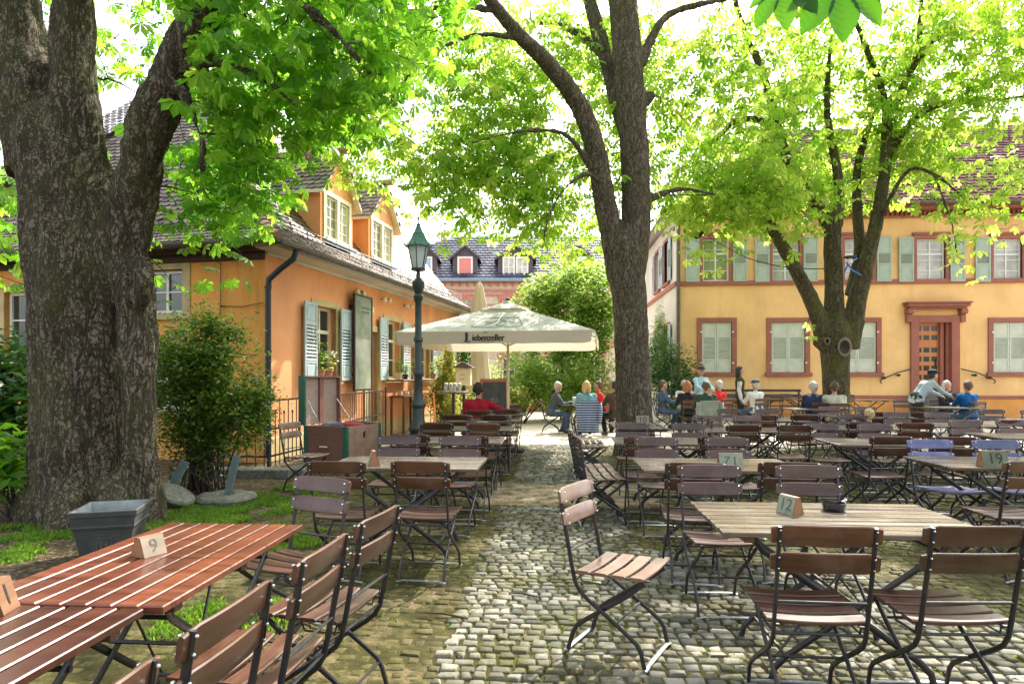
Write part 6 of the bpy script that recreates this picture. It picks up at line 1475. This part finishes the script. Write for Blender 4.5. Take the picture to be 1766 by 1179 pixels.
for (px, py, d, sc_, az, pit) in ((1352, -22, 2.25, .155, -1.75, -1.15), (1446, -28, 2.2, .20, -1.5, -1.2)):
    p = at(px, py, d); R = rot_matrices(np.array([az]), np.array([pit]), np.array([.15]))[0]; Vs = V.copy(); Vs[:, 1] *= 1.05; n0 = sum(len(x) for x in LV); LV.append((Vs * sc_) @ R.T + np.array(p)); LT.append(T + n0); tw.tube([j0, j0.lerp(p, .6) + Vector((0, 0, .1)), p], [.006, .004, .003], 5)
LV = np.concatenate(LV); LT = np.concatenate(LT); TV = np.array(tw.v); TT = np.array([q for f in tw.f for q in (((f[0], f[1], f[2]), (f[0], f[2], f[3])) if len(f) == 4 else ((f[0], f[1], f[2]),))], np.int32)
npmesh('leaf_spray', np.concatenate([LV, TV]), np.concatenate([LT, TT + len(LV)]), 3, [M['leaf_spray'], M['twig']], tF, np.concatenate([np.zeros(len(LT)), np.ones(len(TT))]), off=tF.location)
# ---------------------------------------------------------------- bushes
def small_leaves(P, size, rng, asp=.45, updir=.3):
    n = len(P); R = rot_matrices(rng.uniform(0, 2 * PI, n), rng.uniform(-.7, .7, n), rng.normal(0, .6, n)); Vt = np.array([(0, 0, 0), (.45, asp / 2, .06), (1, 0, -.12), (.45, -asp / 2, .06)], np.float32); S = rng.uniform(.6, 1.25, n) * size
    W = np.einsum('nij,tj->nti', R, Vt) * S[:, None, None] + P[:, None, :]; Q = np.arange(n * 4).reshape(n, 4); return W.reshape(-1, 3), Q
def bush(name, label, cat, base, blobs, n, size, leafm, seed, stems=10, asp=.45, shell=.55, part='foliage', stem_r=.014, barkm='twig', thr=-.25, sfreq=2.2, rough_=.3):
    rng = np.random.default_rng(seed); t = thing(name, label, cat, (base.x, base.y, 0)); P = []; vol = np.array([b[1][0] * b[1][1] * b[1][2] for b in blobs]) ** .7; pr = vol / vol.sum(); guard = 0
    while len(P) < n and guard < n * 40:
        guard += 1; c, r = blobs[rng.choice(len(blobs), p=pr)]; d = rng.normal(0, 1, 3); d /= np.linalg.norm(d); p = np.array(c) + d * np.array(r) * (1 + rough_ * noise.noise(Vector(d * 2.6) + Vector((seed, 0, 0)))) * rng.uniform(shell, 1.05)
        if p[2] < .06 or noise.noise(Vector(p * sfreq) + Vector((seed, seed, 0))) < thr: continue
        P.append(p)
    P = np.array(P); V, Q = small_leaves(P, size, rng, asp); npmesh(part, V, Q, 4, M[leafm], t, off=t.location)
    mb = MB()
    for i in range(stems):
        tgt = Vector(P[rng.integers(len(P))]); b = Vector((base.x, base.y, 0)) + Vector((rng.normal(0, .08), rng.normal(0, .08), 0)) * 1.6; m_ = b.lerp(tgt, .5) + Vector((0, 0, .15 * (tgt - b).length)); 
        S = spline([(b, stem_r), (m_, stem_r * .7), (tgt, stem_r * .3)], 4); mb.tube([p for p, r in S], [r for p, r in S], 5)
        for _ in range(4):
            q, r = S[rng.integers(3, len(S))]; e = Vector(P[np.argmin(np.linalg.norm(P - np.array(q + Vector(rng.normal(0, .3, 3))), axis=1))]); mb.tube([q, q.lerp(e, .5) + Vector((0, 0, .03)), e], [r * .6, r * .45, r * .25], 4)
    mb.build('stem', M[barkm], t, smooth=True)['kind'] = 'stuff'
    return t
b0 = gx(352, 8.3)
bush('garden_bush', 'dense dark green bush with many stems between the big tree and the railing', 'bush', b0, [((b0.x, b0.y, 1.25), (.70, .6, .98)), ((b0.x - .35, b0.y + .05, 1.45), (.45, .5, .65)), ((b0.x + .32, b0.y - .05, 1.05), (.55, .5, .7)), ((b0.x + .1, b0.y, 1.75), (.5, .45, .5)), ((b0.x + .6, b0.y, .95), (.32, .35, .4)), ((b0.x - .1, b0.y, .8), (.6, .5, .5)), ((b0.x - .5, b0.y, 1.75), (.22, .25, .42)), ((b0.x + .35, b0.y, 1.95), (.2, .2, .35)), ((b0.x + .78, b0.y, 1.15), (.2, .2, .3)), ((b0.x + .05, b0.y, 2.15), (.18, .2, .25))], 22000, .07, 'leaf_bush', 3, 36, shell=.3, thr=-.30, sfreq=3.2, rough_=.75)
b1_ = gx(5, 7.6)
bush('laurel_shrub', 'glossy laurel shrub behind the big tree at the left edge', 'shrub', b1_, [((b1_.x - .1, b1_.y, .9), (.7, .5, .75)), ((b1_.x - .3, b1_.y + .2, 1.5), (.6, .5, .6)), ((b1_.x + .15, b1_.y - .5, .55), (.45, .4, .45))], 2600, .17, 'leaf_laurel', 4, 10, .38, shell=.2)
b2_ = gx(14, 6.6)
bush('laurel_shrub', 'low bright laurel sprig at the left edge in front of the shrub', 'shrub', b2_, [((b2_.x - .1, b2_.y, .5), (.35, .35, .4)), ((b2_.x - .25, b2_.y, .75), (.3, .3, .3))], 420, .18, 'leaf_dark', 6, 7, .42, shell=.2)
cf = [gx(757, 17.4), gx(775, 17.0), gx(792, 18.0)]
for i, (p, hh) in enumerate(zip(cf, (2.0, 2.35, 1.8))):
    bush('conifer_shrub', ['yellow-green conifer shrub right behind the street lamp, leftmost of three', 'yellow-green conifer shrub, tallest and middle one of three', 'yellow-green conifer shrub behind the standing table, rightmost of three'][i], 'conifer', p, [((p.x, p.y, hh * .35), (.42, .42, hh * .38)), ((p.x, p.y, hh * .62), (.32, .32, hh * .36)), ((p.x, p.y, hh * .85), (.14, .14, hh * .2))], 3600, .085, 'leaf_conifer', 30 + i, 8, .4, shell=.3)
lb = gx(1166, 21.5)
bush('laurel_bush', 'dark rounded evergreen bush at the left corner of the yellow house', 'bush', lb, [((lb.x, lb.y, 1.3), (.95, .9, 1.2)), ((lb.x - .5, lb.y + .2, 1.9), (.7, .7, 1.0)), ((lb.x + .25, lb.y, .8), (.85, .8, .8))], 9000, .11, 'leaf_laurel', 41, 10, .4, shell=.45)
lb2 = gx(1138, 24)
bush('slender_shrub', 'light green slender shrub right beside the middle tree trunk', 'shrub', lb2, [((lb2.x, lb2.y, 2.0), (.5, .5, 1.6)), ((lb2.x, lb2.y, 3.2), (.3, .3, 1.0))], 3600, .1, 'leaf_maple', 43, 8, .4, shell=.3)
mt = gx(975, 22)
bush('maple_tree', 'light green young tree behind the parasol left of the middle trunk', 'tree', mt, [((mt.x, mt.y, 3.6), (1.5, 1.3, 1.7)), ((mt.x + .5, mt.y, 4.6), (1.5, 1.1, 1.1)), ((mt.x - .7, mt.y, 4.2), (1.1, 1.0, .9)), ((mt.x + 1.3, mt.y, 4.0), (.9, .9, 1.2)), ((mt.x - .6, mt.y - .2, 2.4), (1.5, 1.2, 1.2)), ((mt.x + .9, mt.y + .3, 2.6), (1.0, 1.0, 1.5)), ((mt.x - .4, mt.y, 1.2), (1.6, 1.2, .9)), ((mt.x + .5, mt.y + .3, 1.0), (1.3, 1.2, .8))], 20000, .17, 'leaf_maple', 51, 16, .5, shell=.3, stem_r=.04, part='crown', barkm='bark_mid', thr=-.18, sfreq=1.5)
hb = gx(900, 20.3)
bush('hedge_bush', 'fresh green bush with dark branches behind the chalk board', 'bush', hb, [((hb.x, hb.y, 1.1), (1.0, .8, .85)), ((hb.x + .9, hb.y + .3, .95), (.9, .7, .8)), ((hb.x + .3, hb.y, 1.7), (.8, .6, .5)), ((hb.x + 1.7, hb.y + .6, 1.3), (.8, .7, 1.0))], 7500, .12, 'leaf_maple', 52, 14, .45, shell=.35, stem_r=.02)
hb2 = gx(815, 23)
bush('hedge_bush', 'green bush behind the closed parasol left of the pole', 'bush', hb2, [((hb2.x, hb2.y, 1.3), (1.1, .8, 1.1)), ((hb2.x - .6, hb2.y, 1.8), (.9, .7, .9))], 5000, .12, 'leaf_maple', 53, 10, .45, shell=.35)
iv = FL.p(10.9, .25, 3.0)
bush('climbing_plant', 'dark green climber at the far end of the inn wall under the eaves', 'climber', iv, [((iv.x, iv.y, 3.1), (.35, .5, .5)), ((iv.x + .1, iv.y + .2, 2.2), (.4, .6, .9)), ((iv.x + .1, iv.y + .2, 1.0), (.4, .5, .9))], 3000, .11, 'leaf_laurel', 54, 6, .5, shell=.3)
# ---------------------------------------------------------------- grass, litter
def grass(name, regions, n, hgt, mat, seed):
    rng = np.random.default_rng(seed); P = []; pr = np.array([r[2] * r[3] for r in regions]); pr = pr / pr.sum()
    while len(P) < n:
        cx, cy, rx, ry = regions[rng.choice(len(regions), p=pr)]; a = rng.uniform(0, 2 * PI); q = math.sqrt(rng.uniform()); x, y = cx + math.cos(a) * rx * q, cy + math.sin(a) * ry * q
        if noise.noise(Vector((x * 2.6, y * 2.6, seed))) + .4 * (1 - q) < .0: continue
        P.append((x, y, ground_h(x, y)))
    P = np.array(P); k = len(P); az = rng.uniform(0, 2 * PI, k); h = rng.uniform(.4, 1.2, k) * hgt; w_ = rng.uniform(.003, .006, k); s = np.stack([np.cos(az), np.sin(az), np.zeros(k)], 1); f = np.stack([-np.sin(az), np.cos(az), np.zeros(k)], 1) * (rng.uniform(.2, .9, k) * h)[:, None]; up = np.array([0, 0, 1.0])
    A = P - s * w_[:, None]; B = P + s * w_[:, None]; C = P + f * .35 + up * (h * .65)[:, None] + s * (w_ * .7)[:, None]; D = P + f + up * h[:, None] * .9
    V = np.stack([A, B, C, D], 1).reshape(-1, 3); o = npmesh(name, V, np.arange(k * 4).reshape(k, 4), 4, M[mat]); return o
g1_, g2_, g3_ = gx(70, 6.0), gx(300, 6.7), gx(430, 7.4)
o = grass('grass', [(g1_.x, g1_.y, .75, .5), (g1_.x - .2, g1_.y - .7, .8, .35), (g2_.x, g2_.y, .85, .55), (g3_.x + .1, g3_.y + .1, .8, .75), (g3_.x + .35, g3_.y + .9, .55, .6), (-2.6, 5.4, .5, .9), (-2.0, 3.7, .4, .45), (-1.6, 2.1, .3, .4)], 22000, .055, 'grass', 8); tag(o, 'short bright grass around the big tree and the millstones', 'grass', kind='stuff')
o = grass('moss', [(.0, 4.8, .75, 2.6), (.1, 11, .7, 2.2), (-2, 6.5, 1.6, 3.5), (2.2, 5.0, 2.6, 2.4), (1.7, 3.0, 1.2, .7)], 9000, .016, 'grass', 15); tag(o, 'low moss and grass growing in the joints of the cobbles', 'moss', kind='stuff')
def litter():
    rng = np.random.default_rng(77); P = []
    for i in range(900):
        if i < 520: x, y = rng.uniform(-6.6, -3.2), rng.uniform(4.2, 8.5)
        else: x, y = rng.uniform(-2.6, 4.5), rng.uniform(2.4, 9)
        P.append((x, y, ground_h(x, y) + rng.uniform(.008, .022)))
    P = np.array(P); n = len(P); R = rot_matrices(rng.uniform(0, 2 * PI, n), rng.uniform(-.25, .25, n), rng.normal(0, .25, n)); Vt = np.array([(0, 0, 0), (.4, .22, .05), (1, 0, 0), (.4, -.22, .05)], np.float32); S = rng.uniform(.02, .055, n)
    W = np.einsum('nij,tj->nti', R, Vt) * S[:, None, None] + P[:, None, :]; mi = (rng.random(n) < .35).astype(int); mi[:520] = 1
    o = npmesh('fallen_leaves', W.reshape(-1, 3), np.arange(n * 4).reshape(n, 4), 4, [M['grass'], M['dead_leaf']], None, mi); tag(o, 'small green and brown leaves fallen on the paving', 'leaves', kind='stuff')
M['dead_leaf'] = leaf('dead_leaf', [(.10, .06, .03), (.2, .13, .07), (.32, .24, .15)], [(.1, .05, .02), (.2, .1, .04), (.3, .2, .1)], .15)
litter()
for (px, py, dx, lb_) in ((765, 1065, .16, 'small dry twig lying left of the cobbled path'), (905, 1030, .1, 'short dark twig lying on the cobbled path')):
    d = 1650 / (py - HY); p = gx(px, d); mb = MB(); mb.tube([p + Vector((-dx, .03, .02)), p + Vector((0, 0, .028)), p + Vector((dx, -.05, .022))], [.004, .007, .005], 6); tag(mb.build('twig', M['twig']), lb_, 'twig')
# ================================================================ PEOPLE
HAIR = {'grey': (.42, .40, .37), 'white': (.46, .44, .41), 'blond': (.50, .34, .15), 'dark': (.03, .022, .016), 'brown': (.10, .06, .035), 'red': (.32, .12, .04)}
for k, v in HAIR.items(): M['hair_' + k] = simple('hair_' + k, v, .55, .35, 40, .3, 120, spec=.4)
CL = {'red': (.30, .012, .022), 'bluegrey': (.07, .085, .10), 'teal': (.16, .30, .36), 'navy': (.025, .035, .075), 'white': (.62, .62, .60), 'sky': (.42, .62, .70), 'black': (.018, .018, .02), 'dkgreen': (.035, .055, .04), 'scarlet': (.60, .03, .025), 'olive': (.055, .06, .022), 'beige': (.44, .42, .33), 'greyblue': (.30, .37, .40), 'blue': (.01, .09, .26), 'jeans': (.07, .11, .19), 'trouser': (.035, .035, .03), 'tan': (.3, .24, .16), 'brownc': (.08, .05, .035)}
for k, v in CL.items(): M['cloth_' + k] = cloth('cloth_' + k + '_fabric', v)
M['eye'] = simple('eye', (.02, .015, .012), .2, .1)
M['shoe'] = simple('shoe', (.03, .022, .018), .5, .3)
M['lips'] = simple('lips', (.45, .16, .13), .5, .1)
def person(label, loc, face, pose, shirt, trousers, hair, lean=.1, style='short', arms='table', hat=None, vest=None, turn=0.0, scale=1.0, sleeves='long', height=None):
    """one figure: face 0 = looking along +Y; pose sit / stand / bend"""
    t = thing('person', label, 'person', loc, face)
    V3 = lambda x, y, z: Vector((x, y, z)) * scale
    sit = pose == 'sit'
    hz = .54 if sit else .93
    hip = Vector((0, 0, hz)); lv = Vector((0, math.sin(lean), math.cos(lean)))
    waist = hip + lv * .20; chest = hip + lv * .40; neck = hip + lv * .535; head = neck + (lv * .5 + Vector((0, .02, .5))).normalized() * .165
    if pose == 'bend': head = neck + (lv * .7 + Vector((0, .25, .45))).normalized() * .17
    sh = [neck + Vector((s * .185, 0, -.035 if lean < .6 else -.0)) - lv * .045 for s in (-1, 1)]
    hips = [hip + Vector((s * .095, 0, -.02)) for s in (-1, 1)]
    if sit: knees = [Vector((s * .13, .43, .50)) for s in (-1, 1)]; ank = [Vector((s * .14, .36 + .06 * s, .09)) for s in (-1, 1)]
    elif pose == 'bend': knees = [Vector((s * .11, .03, .50)) for s in (-1, 1)]; ank = [Vector((s * .13, -.03 - .05 * s, .09)) for s in (-1, 1)]
    else: knees = [Vector((s * .10, .03 + .02 * s, .50)) for s in (-1, 1)]; ank = [Vector((s * .105, -.02 + .05 * s, .09)) for s in (-1, 1)]
    elb, wr, hd_ = [], [], []
    for i, s in enumerate((-1, 1)):
        a = arms if isinstance(arms, str) else arms[i]
        S = sh[i]
        if a == 'table': e = S + Vector((s * .06, .16, -.22)); w_ = Vector((s * .12, e.y + .22, max(.80, e.z - .02)))
        elif a == 'down': e = S + Vector((s * .05, -.03, -.29)); w_ = e + Vector((s * .01, .05, -.25))
        elif a == 'out': e = S + Vector((s * .26, .06, -.14)); w_ = e + Vector((s * .22, .14, -.02))
        elif a == 'reach': e = S + Vector((s * .03, .20, -.20)); w_ = e + Vector((-s * .05, .22, -.10))
        elif a == 'lap': e = S + Vector((s * .07, .03, -.27)); w_ = e + Vector((-s * .08, .21, -.06))
        else: e = S + Vector((s * .05, .10, -.26)); w_ = e + Vector((-s * .08, .18, .20))
        elb.append(e); wr.append(w_); hd_.append(w_ + (w_ - e).normalized() * .07)
    def torso(mb, k):
        mb.cap(hips[0] + Vector((.0, 0, .03)), hips[1] + Vector((0, 0, .03)), .115 + k, .115 + k, 12); 
        for s in (-1, 1): mb.cap(hip + Vector((s * .075, 0, .05)), waist + Vector((s * .065, 0, 0)), .105 + k, .098 + k, 12); mb.cap(waist + Vector((s * .065, 0, 0)), chest + Vector((s * .085, 0, 0)), .098 + k, .112 + k, 12); mb.cap(chest + Vector((s * .085, 0, 0)), sh[(s + 1) // 2] + Vector((-s * .02, 0, 0)), .110 + k, .066 + k, 12)
        mb.cap(sh[0], sh[1], .062 + k, .062 + k, 12); mb.cap(chest, neck - lv * .03, .10 + k, .062 + k * .6, 12)
    def arm(mb, i, k, full=True):
        mb.cap(sh[i], elb[i], .055 + k, .043 + k, 10)
        if full: mb.cap(elb[i], wr[i], .043 + k, .030 + k, 10)
    def leg(mb, i, k):
        mb.cap(hips[i], knees[i], .088 + k, .060 + k, 10); mb.cap(knees[i], ank[i], .060 + k, .042 + k * 1.4, 10)
    # body: one continuous surface
    mb = MB(); torso(mb, -.006)
    for i in (0, 1): arm(mb, i, -.004); leg(mb, i, -.006)
    mb.cap(neck - lv * .06, head - Vector((0, .01, .05)), .055, .05, 12)
    fq = Matrix.Rotation(turn, 3, 'Z'); fwd = fq @ Vector((0, 1, 0)); sd_ = fq @ Vector((1, 0, 0)); upv = Vector((0, 0, 1))
    hp = lambda x, y, z: head + sd_ * x + fwd * y + upv * z
    mb.cap(hp(0, -.02, .035), hp(0, .01, .03), .088, .084, 16, 6); mb.cap(hp(0, .015, .03), hp(0, .032, -.07), .074, .048, 14, 5); mb.cap(hp(-.03, .02, -.02), hp(.03, .02, -.02), .052, .052, 12); mb.cap(hp(0, .085, .01), hp(0, .103, -.025), .010, .016, 8); mb.cap(hp(0, .055, -.098), hp(0, .065, -.098), .024, .022, 8)
    for s in (-1, 1): mb.cap(hp(s * .082, -.005, .015), hp(s * .082, -.002, -.03), .016, .012, 8); mb.cap(hp(s * .02, .082, .038), hp(s * .045, .074, .036), .014, .012, 8)
    for i, s in enumerate((-1, 1)):
        a, b = wr[i], hd_[i]; d = (b - a).normalized(); x = d.cross(upv); x = x.normalized() if x.length > .2 else Vector((1, 0, 0)); y = x.cross(d)
        mb.cap(a, b, .028, .022, 8); mb.cap(a + d * .045 - x * .022, a + d * .045 + x * .022, .017, .017, 8)
        for k, (off, L_) in enumerate(((-.030, .052), (-.010, .064), (.011, .060), (.030, .046))):
            f0 = a + d * .078 + x * off; f1 = f0 + d * L_ * .6 - y * .006; f2 = f1 + d * L_ * .5 - y * .022; mb.cap(f0, f1, .0095, .009, 6, 2); mb.cap(f1, f2, .009, .0075, 6, 2)
        tx = -s; th0 = a + d * .03 + x * tx * .026; th1 = th0 + d * .03 + x * tx * .02 - y * .01; mb.cap(th0, th1, .012, .010, 6, 2); mb.cap(th1, th1 + d * .03 - y * .01, .010, .008, 6, 2)
    for i in (0, 1): mb.cap(ank[i] - Vector((0, 0, .02)), ank[i] + Vector((0, .12, -.05)), .036, .03, 8)
    me = remeshed(mb, 'body', .0105, 2, .5); obj_from(me, 'body', M['skin'], t)
    # clothes
    mb = MB(); torso(mb, .012)
    for i in (0, 1): arm(mb, i, .012, sleeves == 'long')
    mb.cap(neck - lv * .07, neck - lv * .015, .07, .066, 12)
    sm = remeshed(mb, 'shirt', .014, 2); displace(sm, .010, 11, .55); obj_from(sm, 'shirt', M['cloth_' + shirt], t)
    mb = MB(); mb.cap(hips[0] + Vector((0, 0, .04)), hips[1] + Vector((0, 0, .04)), .124, .124, 12); mb.cap(hip + Vector((-.06, 0, .08)), hip + Vector((.06, 0, .08)), .112, .112, 12)
    for i in (0, 1): leg(mb, i, .012)
    sm = remeshed(mb, 'trousers', .014, 2); displace(sm, .007, 12, .6); obj_from(sm, 'trousers', M['cloth_' + trousers], t)
    if vest:
        mb = MB(); torso(mb, .022); obj_from(remeshed(mb, 'vest', .014, 2), 'vest', M['cloth_' + vest], t)
    for i in (0, 1):
        mb = MB(); a = ank[i]; mb.cap((a.x, a.y - .05, .045), (a.x + .01, a.y + .15, .035), .045, .036, 10); mb.cap((a.x, a.y - .03, .05), (a.x, a.y - .01, .10), .046, .045, 10); obj_from(remeshed(mb, 'shoe', .012, 2), 'shoe', M['shoe'], t)
    # hair
    mb = MB(); mb.cap(hp(0, -.03, .05), hp(0, -.005, .055), .094, .088, 16, 6); mb.cap(hp(-.05, -.045, .01), hp(.05, -.045, .01), .055, .055, 12); mb.cap(hp(0, -.06, .02), hp(0, -.06, -.05), .06, .045, 12); mb.cap(hp(0, .03, .10), hp(0, -.04, .11), .04, .045, 12)
    if style in ('bob', 'long'):
        low = -.13 if style == 'bob' else -.24
        for s in (-1, 1): mb.cap(hp(s * .075, -.02, .03), hp(s * .085, -.02, low + .03), .036, .034, 10)
        mb.cap(hp(-.05, -.07, .0), hp(-.05, -.075, low), .05, .042, 10); mb.cap(hp(.05, -.07, .0), hp(.05, -.075, low), .05, .042, 10)
    hm = remeshed(mb, 'hair', .011, 2); displace(hm, .011, 34, .4); obj_from(hm, 'hair', M['hair_' + hair], t)
    for s in (-1, 1):
        mb = MB(); mb.cap(hp(s * .033, .079, .018), hp(s * .033, .080, .018), .0095, .0095, 8); mb.build('eye', M['eye'], t, smooth=True, local=True)
    mb = MB(); mb.cap(hp(-.02, .077, -.062), hp(.02, .077, -.062), .007, .007, 6); mb.build('mouth', M['lips'], t, smooth=True, local=True)
    if hat:
        mb = MB(); q = hp(0, -.015, .095); mb.lathe([(.112, -.02), (.108, .01), (.098, .05), (.06, .075), (0, .08)], q, 18)
        if hat[0] == 'cap': mb.prism([q + fwd * .08 - sd_ * .075 + Vector((0, 0, -.018)), q + fwd * .08 + sd_ * .075 + Vector((0, 0, -.018)), q + fwd * .19 + sd_ * .05 + Vector((0, 0, -.03)), q + fwd * .19 - sd_ * .05 + Vector((0, 0, -.03))], (0, 0, .012))
        else: mb.lathe([(.105, -.02), (.18, -.03), (.18, -.02), (.1, .0)], q, 20)
        mb.build('hat', M['cloth_' + hat[1]], t, smooth=40, local=True)
    if scale != 1.0: t.scale = (scale,) * 3
    return t
def pgx(px, d): return gx(px, d)
PT = PI
q = gx(824, 11.65); chair(q.x, q.y - .02, .08, 'brown folding chair on which the man in the dark red pullover sits')
person('man in dark red pullover seen from behind, one arm stretched along the chairs', gx(824, 11.65) + Vector((0, .05, 0)), .08, 'sit', 'red', 'trouser', 'dark', .02, arms=('lap', 'out'))
person('grey-haired man in dark jacket and jeans sitting sideways at the left sunny table', (-.15, 16.9, 0), -PI / 2, 'sit', 'bluegrey', 'jeans', 'grey', .32, arms='table')
person('blonde woman in teal top from behind at the left sunny table', (.75, 15.95, 0), .1, 'sit', 'teal', 'jeans', 'blond', .12, 'bob', arms='table')
person('person in bright pinkish red behind the blonde woman', (1.25, 17.65, 0), PI / 2, 'sit', 'scarlet', 'trouser', 'brown', .2, arms='table')
person('dark-clothed person half hidden by the left side of the middle tree', (1.5, 16.2, 0), .5, 'sit', 'brownc', 'black', 'dark', .12)
person('man in blue top and jeans sitting just right of the middle tree', gx(1142, 17.9), -PI / 2, 'sit', 'jeans', 'jeans', 'brown', .05)
person('grey-haired guest in white shirt behind the beer glasses', gx(1180, 18.75), PI, 'sit', 'white', 'tan', 'grey', .05)
person('person standing in light blue shirt and cap at the beer table', gx(1207, 19.3), PI + .3, 'stand', 'sky', 'tan', 'grey', .12, hat=('cap', 'brownc'), arms='reach')
person('red-haired person in black top at the beer table', gx(1187, 16.4), .05, 'sit', 'black', 'black', 'red', .18, 'bob')
person('man in dark green hooded top seen from behind above the hung coat', gx(1218, 15.3), 0, 'sit', 'dkgreen', 'trouser', 'brown', .10)
person('white-haired guest in bright red jacket at the beer table', gx(1243, 17.4), .5, 'sit', 'scarlet', 'tan', 'white', .12)
person('waitress with dark hair in white blouse and olive vest standing sideways', gx(1276, 18.2), -PI / 2 - .25, 'stand', 'white', 'trouser', 'dark', .0, 'long', arms=('down', 'down'), vest='olive')
person('guest in white shirt and grey cap right of the waitress', gx(1305, 17.6), .35, 'sit', 'white', 'jeans', 'grey', .1, hat=('cap', 'bluegrey'))
person('white-haired man in navy jacket before the right tree', gx(1404, 14.75), .15 - .5, 'sit', 'navy', 'jeans', 'white', .12, turn=-.6)
person('man in beige shirt from behind before the right tree', gx(1440, 14.5), -.1, 'sit', 'beige', 'tan', 'brown', .10, arms=('reach', 'lap'))
person('man in grey-blue shirt and dark cap bending over the table at right', gx(1580, 15.6), -PI / 2 + .1, 'bend', 'greyblue', 'trouser', 'dark', .66, arms='reach', hat=('cap', 'black'))
person('white-haired woman facing us at the table of the bending man', gx(1630, 16.55), PI + .2, 'sit', 'black', 'trouser', 'white', .10, 'bob')
person('man in bright blue T-shirt seen from behind at right', gx(1670, 15.4), .1, 'sit', 'blue', 'jeans', 'brown', .04, sleeves='short')
cq = gx(1500, 9.9); person('small blond child sitting low among the chairs at right', (cq.x, cq.y, 0), .2, 'sit', 'navy', 'jeans', 'blond', .05, scale=.72)
